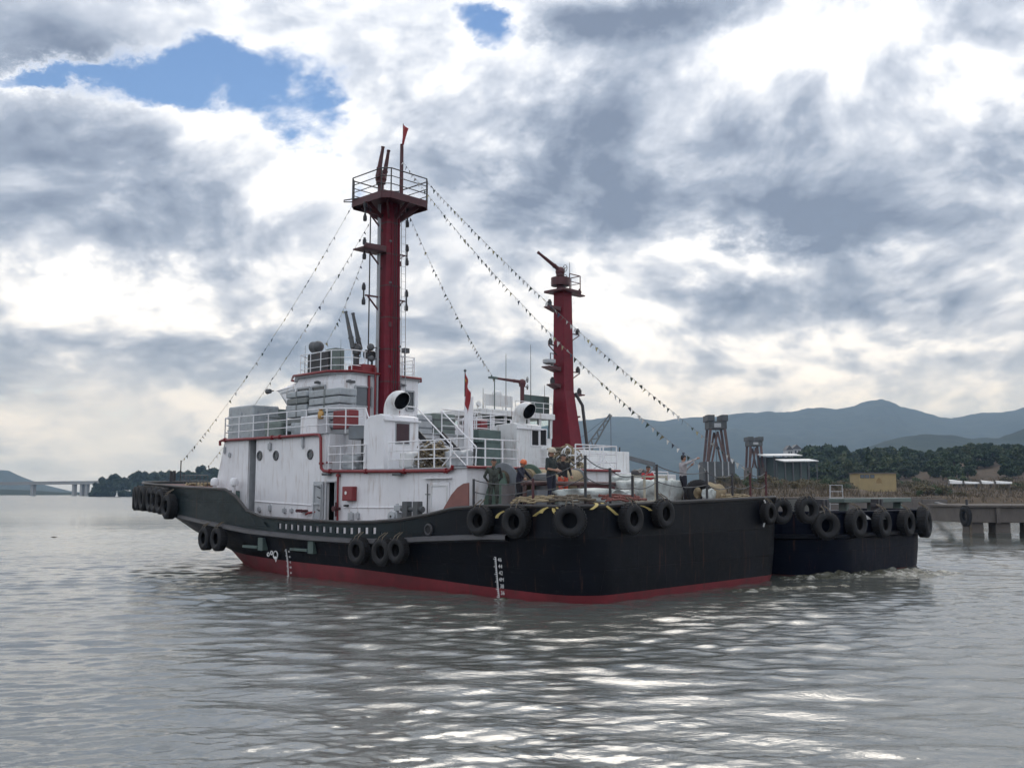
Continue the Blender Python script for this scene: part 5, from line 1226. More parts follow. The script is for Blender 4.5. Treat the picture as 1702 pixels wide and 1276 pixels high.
# ------------------------------------------------------------------ cargo on the decks
def lump(name, p, size, mat, label, cat, group=None, rz=0, amp=.1, seed=0, sub=6, parent=None, fr=T):
    mb = MB(); n = sub; vs = {}; 
    bm = bmesh.new(); bmesh.ops.create_cube(bm, size=1); bmesh.ops.subdivide_edges(bm, edges=bm.edges, cuts=n, use_grid_fill=True)
    for v in bm.verts:
        c = v.co.copy(); s = c.normalized() * .5; c = c.lerp(s, .35)
        d = mnoise.noise_vector(c * 3.2 + Vector((seed, seed * .7, 0))) * amp
        if c.z < -.4: d.z = 0
        v.co = Vector(((c.x + d.x) * size[0], (c.y + d.y) * size[1], (c.z + .5 + d.z) * size[2]))
    for f in bm.faces: f.smooth = True
    me = bpy.data.meshes.new(name); bm.to_mesh(me); bm.free(); me.materials.append(mat)
    o = bpy.data.objects.new(name, me); COL.objects.link(o); o.location = fr.w(p); o.rotation_euler.z = fr.rz + rz
    if parent: o.parent = parent
    else: tag(o, label, cat, group)
    return o
def crate(name, x0, y0, x1, y1, z0, z1, mat, label, cat, group=None, wrapm=None, bev=.04):
    c = T.w(((x0 + x1) / 2, (y0 + y1) / 2, z0)); o = empty(name, c, T.rz); dx, dy = abs(x1 - x0) / 2, abs(y1 - y0) / 2
    mb = MB(); mb.box((-dx, -dy, 0), (dx, dy, z1 - z0)); mb.build('body', mat, o, bev)
    mb = MB()
    for t in (.3, .7): mb.box((-dx - .012, -dy - .012, (z1 - z0) * t - .03), (dx + .012, dy + .012, (z1 - z0) * t + .03))
    mb.build('band', wrapm or midgrey, o, .01); return tag(o, label, cat, group)
bz = BD + .05
a, b = T.y(378, 720, 3.6), T.y(421, 672, 3.6); crate('wrapped_pallet', b.x, 2.2, a.x, 3.6, bz, b.z, wrap, 'tall cargo wrapped in clear grey plastic behind the foremost deck rail', 'cargo', 'cargo on the bridge deck', wrap, .08)
a, b = T.y(424, 720, 2.9), T.y(443, 678, 2.9); crate('cargo_box', b.x, 1.8, a.x, 2.9, bz, b.z, canvasgreen, 'dark grey green box beside the plastic wrapped cargo', 'box', 'cargo on the bridge deck', wrapdark)
def slab_stack(u0, u1, v0, v1, y0, y1, n, mats, lab, seed):
    a, b = T.y(u0, v1, y1), T.y(u1, v0, y1); zz = bz + .25 if v1 > 690 else a.z; z1 = b.z; rs = random.Random(seed)
    for k in range(n):
        za, zb_ = lerp(zz, z1, k / n), lerp(zz, z1, (k + 1) / n) - .035; c = T.w(((a.x + b.x) / 2 + rs.uniform(-.04, .04), (y0 + y1) / 2, za)); dx, dy = abs(a.x - b.x) / 2, (y1 - y0) / 2
        o = empty('wrapped_mattress', c, T.rz + rs.uniform(-.03, .03)); mb = MB(); mb.box((-dx, -dy, 0), (dx, dy, zb_ - za)); mb.build('cover', mats[k % len(mats)], o, .05)
        mb = MB(); mb.box((-dx * .1, -dy - .01, -.005), (dx * .02, dy + .01, zb_ - za + .006)); mb.build('strap', wrapdark, o)
        pos = 'lowest' if k == 0 else ('topmost' if k == n - 1 else ['second', 'third', 'fourth', 'fifth', 'sixth'][k - 1] + ' up')
        tag(o, f'grey plastic wrapped slab, {pos} of {lab}', 'mattress', 'wrapped slabs stacked beside the wheelhouse')
slab_stack(474, 510, 647, 708, 2.75, 3.5, 6, [wrap, wrapdark, wrap], 'the narrower stack beside the wheelhouse windows', 1)
slab_stack(512, 565, 642, 706, 2.7, 3.6, 5, [wrap, wrap, lightgrey], 'the broad stack below the wheelhouse floodlight', 2)
lump('covered_bundle', (19.6, 3.2, bz), (1.1, .9, .75), canvasgreen, 'low rumpled grey green bundle behind the deck rail, before the slab stacks', 'bundle', None, .2, .12, 3)
lump('covered_bundle', (17.4, 3.3, bz), (1.3, .8, .6), wrap, 'low grey wrapped bundle under the slab stacks, beside the white locker', 'bundle', None, .1, .1, 5)
# boxes on the starboard side of the bridge deck
a, b = T.x(697, 716, 12.2), T.x(719, 691, 12.2); crate('slatted_crate', 12.2, b.y, 13.4, a.y, bz, b.z + .02, lightgrey, 'pale grey slatted crate behind the rail next to the port casing', 'crate', 'cargo on the bridge deck', grey)
a, b = T.x(721, 723, 12.4), T.x(757, 689, 12.4); crate('cargo_box', 12.4, b.y, 13.6, a.y, bz, b.z, canvasgreen, 'large grey green box at the head of the stairs', 'box', 'cargo on the bridge deck', midgrey)
# rope and net heaps in the corner cages of the boat deck
def rope_heap(cx, cy, cz, rx, ry, rz_, label, seed, n=70):
    rs = np.random.default_rng(seed); o = empty('rope_heap', T.w((cx, cy, cz)), T.rz)
    for mt, m0 in ((rope, 0), (ropedark, 1), (white2, 2)):
        mb = MB()
        for k in range(n if m0 < 2 else n // 3):
            h = rs.uniform(0, 1); a = rs.uniform(0, 6.28); q = rs.uniform(.2, 1) * math.sqrt(max(.1, 1 - .5 * h * h)); c = Vector((rx * q * math.cos(a), ry * q * math.sin(a), rz_ * h)); r_ = rs.uniform(.08, .24)
            ax = Vector(rs.normal(size=3)).normalized(); u_ = ax.orthogonal(); w_ = ax.cross(u_); L = rs.uniform(2.5, 6.0)
            P = [c + (u_ * math.cos(t) + w_ * math.sin(t)) * r_ for t in np.linspace(0, L, 8)]
            for p in P: p.z = max(.02, p.z)
            mb.tube(P, .028, 5)
        mb.build('coil', mt, o)
    return tag(o, label, 'rope')
rope_heap(8.8, 3.55, DK + .06, .75, .5, .78, 'heap of tangled rope behind the white rails beside the dark red louvre door', 5)
rope_heap(8.6, -3.6, DK + .06, .8, .5, .9, 'heap of old rope behind the white rails below the twin louvres', 6)
lump('mooring_hawser', (9.9, 3.7, DK + .05), (.9, .6, .62), white2, 'white domed bollard cover beside the rope heap at the louvre door', 'cover', None, 0, .06, 8)
for x_, y_, lb in ((13.3, 3.75, 'folded pale bundle in front of the grey trunk, port side of the boat deck'), (7.3, 3.7, 'pale folded gear at the aft corner of the boat deck next to the rope heap')): lump('folded_gear', (x_, y_, DK + .05), (1.0, .6, .6), lightgrey, lb, 'gear', None, 0, .16, x_)
# white bags and gear on the quarterdeck
def dk(u, x): return T.x(u, 820, x).y
AZ = 2.78
lump('tarpaulin_bundle', (1.6, dk(985, 1.6), AZ), (1.3, 2.3, .55), tarp, 'long pale green tarpaulin bundle roped on the stern, beside the man in dark green', 'tarpaulin', 'white bundles on the quarterdeck', 0, .16, 1, 8)
lump('tarpaulin_bundle', (1.2, dk(1018, 1.2), AZ), (.9, 1.1, .5), tarp, 'short crumpled white tarpaulin at the end of the long bundle', 'tarpaulin', 'white bundles on the quarterdeck', 0, .2, 2, 7)
for k, (u, x, lb) in enumerate(((1050, 2.2, 'bulging white sack inside the pale frame, beside the dark red housing'), (1070, 1.7, 'bulging white sack in the middle of the pale frame'), (1090, 1.2, 'bulging white sack at the outer end of the pale frame'))):
    lump('bulk_bag', (x, dk(u, x), AZ), (.85, .95, .85), tarp, lb, 'sack', 'white bundles on the quarterdeck', .1 * k, .13, 11 + k, 7)
lump('bulk_bag', (2.6, dk(1118, 2.6), AZ), (.6, .8, .9), tarp, 'upright white sack between the pale frame and the waving man', 'sack', 'white bundles on the quarterdeck', 0, .14, 21, 7)
lump('covered_bundle', (5.0, dk(1043, 5.0), AZ), (.9, 1.3, 1.1), tarp, 'big pale covered heap behind the white sacks, below the far guard rail', 'bundle', 'white bundles on the quarterdeck', 0, .15, 23, 8)
lump('covered_bundle', (5.0, dk(1064, 5.0), AZ), (.5, .6, 1.35), steel, 'tall black covered gear beside the person in red', 'bundle', None, 0, .12, 24, 7)
lump('rope_bag', (1.6, dk(1178, 1.6), AZ), (.8, 1.2, .75), rope, 'heap of tan rope and white cloth behind the deck tyre, past the waving man', 'rope', None, 0, .2, 25, 8)
lump('white_bag', (.9, dk(1177, .9), AZ), (.4, .5, .55), tarp, 'small white bag lying beside the deck tyre past the waving man', 'sack', 'white bundles on the quarterdeck', .3, .2, 26, 6)
W_ = (1.4, dk(1160, 1.4), AZ + .42); tyre(T, W_, (-.8, .6), .85, 'black tyre standing on the deck behind the legs of the waving man', 'tyres standing on deck', .4, chain=False)
# pale tubular frame round the sacks
fr_ = empty('deck_frame', T.w((1.4, dk(1070, 1.4), AZ)), T.rz); tag(fr_, 'pale yellow tube frame standing in front of the white sacks', 'frame')
yA, yB = dk(1046, 1.0) - dk(1070, 1.4), dk(1102, 1.0) - dk(1070, 1.4)
for zz in (.15, .95): mb = MB(); mb.bar((-.55, yA, zz), (-.55, yB, zz), .06); mb.build('frame_rail', paint('pale_frame', (.45, .42, .33), .6, .15, 5, RUST, .4), fr_)
for t in (0, .33, .66, 1): mb = MB(); mb.bar((-.55, lerp(yA, yB, t), 0), (-.55, lerp(yA, yB, t), 1.0), .06); mb.build('frame_post', MATS['pale_frame'], fr_)
# heaps of line along the stern edge
for k, (u0_, u1_, mt, lb) in enumerate(((845, 905, rope, 'tan mooring line trailing on the deck edge below the orange helmet'), (905, 990, ropedark, 'brown mooring line heaped on the stern edge above the yellow straps'), (1010, 1075, paint('reddish_rope', (.22, .085, .07), .85, .3, 12), 'reddish mooring line along the deck edge before the white sacks'), (1215, 1262, rope, 'tan mooring line over the stern edge near the navy hull'))):
    mb = MB(); rs = np.random.default_rng(40 + k); c = None
    for s_ in range(5):
        P = []
        for t in np.linspace(0, 1, 22):
            x, y, n = H1.edge_at(lerp(u0_, u1_, t), 2.9, 5); q = .12 + .09 * s_ + .07 * math.sin(9 * t + s_ * 2 + k); P.append(T.w((x - n[0] * q, y - n[1] * q, H1.zt(x) + .04 + .035 * s_ + .06 * abs(math.sin(5.3 * t + s_ * 1.3)))))
        if c is None: c = P[0].copy()
        mb.tube([p - c for p in P], .035, 6)
    tag(mb.build('mooring_line', mt, loc=c), lb, 'rope', 'mooring lines on the stern')
x, y, n = H1.edge_at(1266, 2.9, 5); mb = MB(); mb.tube([T.w((x + n[0] * .12, y + n[1] * .12, 2.95 - .12 * k)) - T.w((x, y, 2.5)) + Vector((.05 * math.sin(k * 1.4), 0, 0)) for k in range(9)], .03, 6); tag(mb.build('rope_end', white2, loc=T.w((x, y, 2.5))), 'white rope end dangling over the stern edge near the navy hull', 'rope')

# ------------------------------------------------------------------ flags and bunting
def flag(fr, top, h, w, drop, label, seed, lean):
    """cloth hanging from a staff in slack folds, with one large and four small stars"""
    rows = []; N = 16; M = 12
    for j in range(M + 1):
        row = []
        for i in range(N + 1):
            s = i / N; t = j / M; sag = drop * s ** 1.2
            x = -w * s * (1 - .25 * t) ; y = .10 * math.sin(s * 9 + t * 2 + seed) * s + lean * s; z = -h * t * (1 - .15 * s) - sag * h
            row.append((x, y, z))
        rows.append(row)
    mb = MB(); mb.grid(rows); o = empty('flag', fr.w(top), fr.rz); c = mb.build('cloth', flagred, o); sol = c.modifiers.new('t', 'SOLIDIFY'); sol.thickness = .006
    def star(s, t, r):
        i, j = s * N, t * M; i0, j0 = int(i), int(j); p = Vector(rows[j0][i0]); ux = (Vector(rows[j0][i0 + 1]) - p).normalized(); uz = (Vector(rows[j0 + 1][i0]) - p).normalized(); nn = ux.cross(uz).normalized()
        for sg in (1, -1):
            mb = MB(); P = [p + nn * sg * .012 + (ux * math.sin(a) - uz * math.cos(a)) * (r if k % 2 == 0 else r * .4) for k, a in enumerate(np.linspace(0, 2 * math.pi, 11)[:-1])]; mb.add(P, [tuple(range(10))]); mb.build('star', flagyellow, o)
    star(.2, .25, .1)
    for s, t in ((.38, .12), (.46, .22), (.46, .36), (.38, .46)): star(s, t, .035)
    return tag(o, label, 'flag')
ft = T.y(773, 619, 0); flag(T, (ft.x - .02, 0, ft.z), .95, .85, 1.0, 'limp red flag on the ensign staff beside the square white post', 1.0, .55)
fq = T.y(670, 209, -.2); flag(T, (fp.x - .08, -.2, fq.z), .85, 1.15, .75, 'red flag flying at the very top of the tall mast', 2.2, .75)
PCOL = [paint('pennant_' + n, c, .8, .1, 8) for n, c in (('white', (.55, .55, .54)), ('dark_green', (.035, .06, .05)), ('blue', (.04, .05, .085)), ('yellow', (.34, .31, .18)), ('red', (.26, .04, .04)))]
PM = []
for m in PCOL:
    mb = MB(); mb.prism([(-.07, 0, 0), (.07, 0, 0), (0.01, 0, -.21)], (0, .006, 0)); PM.append(mb.mesh('pennant', m))
cordm = paint('bunting_cord', (.20, .20, .19), .8, .1, 5)
def bunting(A, B, sag, n, label, pal=(0, 1, 0, 2, 3, 0, 1), grp='pennant lines from the tall mast', size=1.0):
    A = Vector(A); B = Vector(B); o = empty('bunting_line', A); D = B - A
    P = [D * t - Vector((0, 0, sag * 4 * t * (1 - t))) for t in np.linspace(0, 1, 25)]
    mb = MB(); mb.tube(P, .007, 4); mb.build('cord', cordm, o)
    az = math.atan2(D.y, D.x)
    for k in range(n):
        t = (k + .6) / n; p = D * t - Vector((0, 0, sag * 4 * t * (1 - t))); c = bpy.data.objects.new('pennant', PM[pal[(k * 3 + k // 5) % len(pal)]]); COL.objects.link(c); c.parent = o
        c.location = p; c.rotation_euler = (random.gauss(.1, .35), random.gauss(.25, .3), az + random.gauss(0, .6)); c.scale = (size * random.uniform(.72, 1.02),) * 3
    return tag(o, label, 'bunting', grp)
mt_s = T.w((MX - 1.2, -1.1, PZ + 1.1)); mt_s2 = T.w((fp.x, -.2, fp.z - .75))
mt_p = T.w((MX + 1.4, .9, PZ + .3)); mt_p2 = T.w((MX + .2, .9, PZ - .9)); mt_p3 = T.w((MX + .2, 1.3, T.y(603, 428, 1.3).z))
e1 = sts[8]; e2 = sts[6]
bunting(mt_s, T.w(e1 + Vector((0, 0, .02))), .55, 78, 'pennant line from the mast top platform rail to the farthest dark red stern stanchion')
bunting(mt_s2, T.w(e2 + Vector((0, 0, .02))), .9, 76, 'pennant line from the flag mast to the stern stanchion past the waving man')
bunting(T.w((MX, -1.05, T.y(672, 352, -1).z)), T2.w((wx, T2.x(822, 628, wx).y, T2.x(822, 630, wx).z)), .45, 44, 'pennant line from the mast down to the wheelhouse roof lamp of the other tug')
bq = T.y(301, 768, 0); bunting(mt_p, T.w((bq.x, 0, bq.z)), .75, 56, 'pennant line from the mast top platform to the jackstaff on the bow')
bq2 = T.y(345, 776, -1.5); bunting(mt_p2, T.w((bq2.x, -1.5, bq2.z)), .55, 48, 'pennant line from below the mast platform to the bow rail')
bq3 = T.y(541, 572, .6); bunting(mt_p3, T.w((bq3.x, .6, bq3.z)), .3, 20, 'short pennant line from the mast bracket to the wheelhouse roof')

# ------------------------------------------------------------------ people
def cloth(name, c, var=.25, sc=9): return paint('cloth_' + name, c, .85, var, sc, bump=.012, bscale=18)
skin = paint('skin', (.34, .19, .13), .55, .1, 6); hairm = paint('black_hair', (.012, .011, .012), .6, .2, 20); shoem = paint('dark_shoes', (.02, .018, .018), .6, .2, 8); eyem = paint('eyes', (.02, .018, .018), .3, 0, 5)
camo = paint('camouflage_cloth', (.062, .072, .060), .85, .2, 4, (.022, .026, .022), 1.0, False, .01, 20, dlo=.47, dhi=.53)
def person(fr, p, face, shirt, trousers, label, pose, H=1.72, hat=None, sleeves='long', group='crew on the tugs', hair=True, seated=False):
    """one continuous body: tapered limbs merged and remeshed, then coloured by the nearest limb"""
    k = H / 1.72; J = dict(pel=(0, 0, .95), wai=(0, .0, 1.10), che=(0, -.01, 1.30), nec=(0, 0, 1.47), hd=(0, .025, 1.60), shl=(-.185, 0, 1.40), shr=(.185, 0, 1.40), ell=(-.25, -.03, 1.11), elr=(.25, -.03, 1.11), wrl=(-.24, .08, .87), wrr=(.24, .08, .87),
             hil=(-.09, 0, .92), hir=(.09, 0, .92), knl=(-.11, .03, .50), knr=(.11, .03, .50), anl=(-.12, -.02, .09), anr=(.12, -.02, .09), tol=(-.13, .13, .04), tor=(.13, .13, .04))
    J.update(pose); J = {a: Vector(b) for a, b in J.items()}
    sk, tr, sh, so, ha = 0, 2, 1, 3, 4; arm_lo = sh if sleeves == 'long' else sk
    caps = []
    def C(a, b, r0, r1, m, sx=1.0): caps.append((J[a] if isinstance(a, str) else Vector(a), J[b] if isinstance(b, str) else Vector(b), r0, r1, m))
    for s in 'lr':
        sg = -1 if s == 'l' else 1
        C('hi' + s, 'kn' + s, .098, .066, tr); C('kn' + s, 'an' + s, .064, .048, tr); C('an' + s, 'to' + s, .05, .042, so)
        C('sh' + s, 'el' + s, .060, .048, sh); C('el' + s, 'wr' + s, .044, .032, arm_lo)
        C(J['che'] + Vector((sg * .07, 0, 0)), 'sh' + s, .105, .062, sh); C(J['che'] + Vector((sg * .065, .01, -.02)), J['wai'] + Vector((sg * .055, 0, 0)), .112, .10, sh); C(J['wai'] + Vector((sg * .055, 0, 0)), J['pel'] + Vector((sg * .06, 0, .02)), .10, .108, sh); C(J['pel'] + Vector((sg * .055, 0, 0)), 'hi' + s, .108, .10, tr)
    C('che', 'nec', .10, .058, sh); C('nec', 'hd', .052, .06, sk)
    hd = J['hd']; up = (J['hd'] - J['nec']).normalized(); fy = Vector(pose.get('_look', (0, 1, 0))).normalized(); rt = fy.cross(up).normalized()
    caps.append((hd + up * .035 - fy * .01, hd + up * .03 + fy * .01, .088, .086, sk)); caps.append((hd - up * .05 + fy * .035, hd + fy * .03, .056, .068, sk)); caps.append((hd + fy * .095 - up * .015, hd + fy * .085 + up * .02, .018, .012, sk))
    for sg in (-1, 1): caps.append((hd + rt * sg * .088 + up * .0, hd + rt * sg * .088 + up * .03, .014, .018, sk))
    if hair: caps.append((hd + up * .062 - fy * .025, hd + up * .055 + fy * .02, .088, .082, ha)); caps.append((hd - fy * .045 + up * .01, hd - fy * .04 + up * .05, .066, .075, ha))
    mb = MB()
    for a, b, r0, r1, m in caps:
        d = b - a; L = d.length; d = d.normalized() if L > 1e-5 else Vector((0, 0, 1)); u_ = d.orthogonal().normalized(); w_ = d.cross(u_); rows = []
        for th in np.linspace(-math.pi / 2, 0, 4): rows.append((a + d * r0 * math.sin(th), r0 * math.cos(th)))
        for th in np.linspace(0, math.pi / 2, 4): rows.append((b + d * r1 * math.sin(th), r1 * math.cos(th)))
        mb.grid([[c + (u_ * math.cos(2 * math.pi * i / 12) + w_ * math.sin(2 * math.pi * i / 12)) * max(r, 1e-4) for i in range(12)] for c, r in rows], True, 0, True)
    tmp = mb.build('tmp', skin); rm = tmp.modifiers.new('r', 'REMESH'); rm.mode = 'VOXEL'; rm.voxel_size = .017; sm = tmp.modifiers.new('s', 'SMOOTH'); sm.iterations = 3; sm.factor = .5
    dg = bpy.context.evaluated_depsgraph_get(); me = bpy.data.meshes.new_from_object(tmp.evaluated_get(dg)); bpy.data.objects.remove(tmp)
    nv = len(me.vertices); co = np.empty(nv * 3); me.vertices.foreach_get('co', co); co = co.reshape(-1, 3)
    npoly = len(me.polygons); cen = np.empty(npoly * 3); me.polygons.foreach_get('center', cen); cen = cen.reshape(-1, 3)
    best = np.full(npoly, 1e9); idx = np.zeros(npoly, np.int32)
    for a, b, r0, r1, m in caps:
        A = np.array(a); D = np.array(b) - A; t = np.clip(((cen - A) @ D) / max(1e-9, D @ D), 0, 1); dist = np.linalg.norm(cen - (A + t[:, None] * D), axis=1) - (r0 + (r1 - r0) * t)
        if m == ha: dist = dist - .004
        q = dist < best; best[q] = dist[q]; idx[q] = m
    fr_ = np.array(fy); rel = cen - np.array(hd); face_zone = (np.linalg.norm(rel, axis=1) < .13) & ((rel @ fr_) > .045) & ((rel @ np.array(up)) < .065); idx[face_zone & (idx == ha)] = sk
    # folds: fine creases in the clothing
    nz = np.array([mnoise.noise(Vector(c) * Vector((1, 1, .6)).length * 14) for c in co]); near = co[:, 2] < 1.44
    nrm = np.empty(nv * 3); me.vertices.foreach_get('normal', nrm); co = co + (nrm.reshape(-1, 3) * (nz * near * .007)[:, None]); me.vertices.foreach_set('co', co.ravel())
    me.materials.clear()
    for m in (skin, shirt, trousers, shoem, hairm): me.materials.append(m)
    me.polygons.foreach_set('material_index', idx); me.polygons.foreach_set('use_smooth', np.ones(npoly, bool))
    # hands: palm, four fingers and thumb joined to the body mesh
    hb = MB()
    for s in 'lr':
        wr = J['wr' + s]; d = (wr - J['el' + s]).normalized(); sg = -1 if s == 'l' else 1; pn = d.cross(Vector((sg, .2, 0))); pn = pn.normalized() if pn.length > .1 else Vector((0, 1, 0)); side = d.cross(pn).normalized()
        hb.tube([wr - d * .02, wr + d * .03, wr + d * .085], [.028, .040, .036], 8)
        for f, L in zip((-1.5, -.5, .5, 1.5), (.062, .078, .082, .07)):
            b0 = wr + d * .08 + side * f * .018; c1 = b0 + d * L * .5 + pn * .008; c2 = b0 + d * L * .85 + pn * .032; hb.tube([b0, c1, c2], [.0095, .009, .007], 6)
        t0 = wr + d * .03 + side * .034 * (-sg); hb.tube([t0, t0 + d * .035 + side * .02 * (-sg) + pn * .012, t0 + d * .065 + side * .016 * (-sg) + pn * .03], [.012, .0105, .008], 6)
    for sg in (-1, 1): hb.sphere(hd + fy * .088 + rt * sg * .033 + up * .018, .011, 6, 5, 1)
    hm = hb.mesh('h', [skin, eyem]); bm = bmesh.new(); bm.from_mesh(me); bm2 = bmesh.new(); bm2.from_mesh(hm)
    for f in bm2.faces: f.material_index = 0 if f.material_index == 0 else 5
    t_ = bpy.data.meshes.new('t'); bm2.to_mesh(t_); bm.from_mesh(t_); me.materials.append(eyem); bm.to_mesh(me); bm.free(); bm2.free()
    me.name = 'body'; root = empty('person', fr.w(p), face); root.scale = (k, k, k)
    o = bpy.data.objects.new('body', me); COL.objects.link(o); o.parent = root
    if hat:
        mt, brim = hat; m2 = MB(); c = hd + up * .055
        m2.lathe([(.118, -.03), (.119, 0), (.112, .045), (.085, .088), (.04, .108), (.0001, .112)], c, up, 18); m2.lathe([(.10, -.03), (.135, -.034), (.136, -.026), (.11, -.02)], c, up, 18)
        if brim: m2.add([c + fy * .10 + rt * .08 - up * .02, c + fy * .10 - rt * .08 - up * .02, c + fy * .185 - rt * .055 - up * .035, c + fy * .185 + rt * .055 - up * .035], [(0, 1, 2, 3)])
        m2.build('helmet', mt, root)
    return tag(root, label, 'person', group)
def standing(u, dist, z, fr=T):
    W = at(u, HZ, dist); q = fr.loc(W); return (q.x, q.y, z)
cam_dir = lambda u: math.atan2(-((u - 851) / FPX), 1)   # facing away from the camera in that column
# camouflage man: hands behind, back to the rail, facing the camera side
pA = (4.75, 4.55, 2.58)
person(T, pA, math.pi + .15, camo, camo, 'person in camouflage clothes standing at the rail, arms behind the back, before the winch', dict(ell=(-.29, -.10, 1.14), elr=(.29, -.10, 1.14), wrl=(-.16, -.17, .98), wrr=(.16, -.17, .98)), 1.74)
pB = standing(853, 33.4, 2.6); pB = (min(pB[0], 5.0), pB[1], 2.6)
person(T, pB, math.pi + 1.15, cloth('navy', (.016, .018, .034)), cloth('black_trousers', (.014, .014, .018)), 'person in navy workwear and an orange helmet leaning on the rail with both hands', dict(che=(0, .05, 1.29), nec=(0, .09, 1.45), hd=(.0, .13, 1.57), shl=(-.19, .05, 1.39), shr=(.19, .05, 1.39), ell=(-.40, .15, 1.20), elr=(.34, .22, 1.22), wrl=(-.56, .24, 1.02), wrr=(.46, .40, 1.08), _look=(.15, 1, 0)), 1.74, hat=(orange, True))
pC = standing(916, 30.3, 2.76)
person(T, pC, math.pi + .95, cloth('dark_green', (.026, .034, .034)), cloth('dark_blue_trousers', (.016, .018, .034)), 'person in a dark green short sleeved shirt and pale helmet, hands held in front', dict(ell=(-.26, .02, 1.12), elr=(.26, .02, 1.12), wrl=(-.12, .24, 1.06), wrr=(.14, .24, 1.08)), 1.82, hat=(paint('pale_helmet', (.52, .46, .36), .5, .15, 6), True), sleeves='short')
pD = standing(936, 31.6, 2.76)
person(T, pD, math.pi + .5, cloth('black', (.014, .014, .016)), orangecloth, 'person in black with orange trousers standing close behind the one in dark green', dict(ell=(-.27, .03, 1.13), elr=(.27, .03, 1.13), wrl=(-.20, .22, .98), wrr=(.20, .22, .98)), 1.70)
pE = standing(1136, 35.6, 2.86)
person(T, pE, -math.pi / 2 + .35, cloth('grey_stripe', (.34, .32, .33)), cloth('dark_jeans', (.018, .018, .028)), 'person in a pale grey shirt with one arm stretched out, waving towards the shore', dict(ell=(-.12, .22, 1.22), wrl=(-.02, .36, 1.36), elr=(.16, .26, 1.50), wrr=(.12, .52, 1.60)), 1.72, sleeves='long')
pF = standing(1076, 37.3, 2.86)
person(T, (pF[0], pF[1], 2.92), math.pi + .3, cloth('red', (.42, .03, .035)), cloth('dark_seat', (.02, .02, .025)), 'person in a red shirt sitting behind the white sacks', dict(pel=(0, 0, .52), wai=(0, .02, .68), che=(0, .05, .90), nec=(0, .08, 1.06), hd=(0, .11, 1.19), shl=(-.19, .05, 1.0), shr=(.19, .05, 1.0), ell=(-.25, .14, .74), elr=(.25, .14, .74), wrl=(-.12, .36, .66), wrr=(.12, .36, .66), hil=(-.09, .02, .5), hir=(.09, .02, .5), knl=(-.14, .44, .50), knr=(.14, .44, .50), anl=(-.14, .42, .09), anr=(.14, .42, .09), tol=(-.14, .56, .04), tor=(.14, .56, .04)), 1.72)
mb = MB(); mb.cbox((0, 0, .21), (.5, .5, .42)); o = mb.build('seat_crate', wrapdark, loc=T.w((pF[0], pF[1], 2.80)), rz=T.rz, bevel=.02); tag(o, 'dark crate used as a seat by the person in red', 'crate')
pG = standing(785, 42.6, DK + .05)
person(T, pG, math.pi - .2, cloth('white', (.62, .62, .64)), cloth('grey_trousers', (.06, .06, .07)), 'person in a white shirt standing on the upper deck behind the white rail', dict(wrl=(-.14, .26, 1.0), wrr=(.14, .26, 1.0), ell=(-.28, .06, 1.14), elr=(.28, .06, 1.14)), 1.70)
# ------------------------------------------------------------------ shore: trees, shrubs, buildings
tA = Planter([make_tree('broadleaf_tree', 15, 5.5, 1, leafdark, 1500, .55), make_tree('broadleaf_tree', 17, 6.5, 2, leafdark, 1700, .6), make_tree('broadleaf_tree', 13, 6.0, 3, leafdark, 1500, .55)])
rs = random.Random(5)
tops = [(155, 812), (163, 803), (172, 797), (185, 793), (195, 789), (203, 793), (212, 794), (225, 789), (233, 786), (245, 789), (258, 785), (270, 786), (285, 784), (300, 783), (318, 781), (335, 779), (350, 777), (420, 770), (520, 775), (860, 790)]
seq = []
for k in range(64):
    u = 158 + k * 3.4 + rs.uniform(-2, 2) if k < 62 else 370
    d = rs.uniform(850, 885); seq.append((u, d))
LH = ['dark broadleaf tree of the wooded headland beside the bridge']
for u, d in seq:
    x = (u - 851) / FPX * d; vt = np.interp(u, [a for a, b in tops], [b for a, b in tops]); gz = headland_z(x, d) - .4; h = HC + (HZ - vt) * d / FPX - gz
    tA.put((x, d, gz), (h / 15 * rs.uniform(.85, 1.0) * 1.05,) * 2 + (h / 15 * rs.uniform(.8, 1.05),), LH[0], 'tree', 'trees on the headland')
tA.finish()
# low fringe so the foot of the headland is closed
tB = Planter([make_shrub('waterside_shrub', 5.0, 5.0, 21, leafdark, 700, .5)])
for k in range(30):
    u = 156 + k * 7.2; d = 845 + rs.uniform(0, 4); x = (u - 851) / FPX * d; tB.put((x, d, headland_z(x, d) - .5), rs.uniform(.8, 1.25), 'dark shrub overhanging the water at the foot of the headland', 'shrub', 'shrubs along the headland')
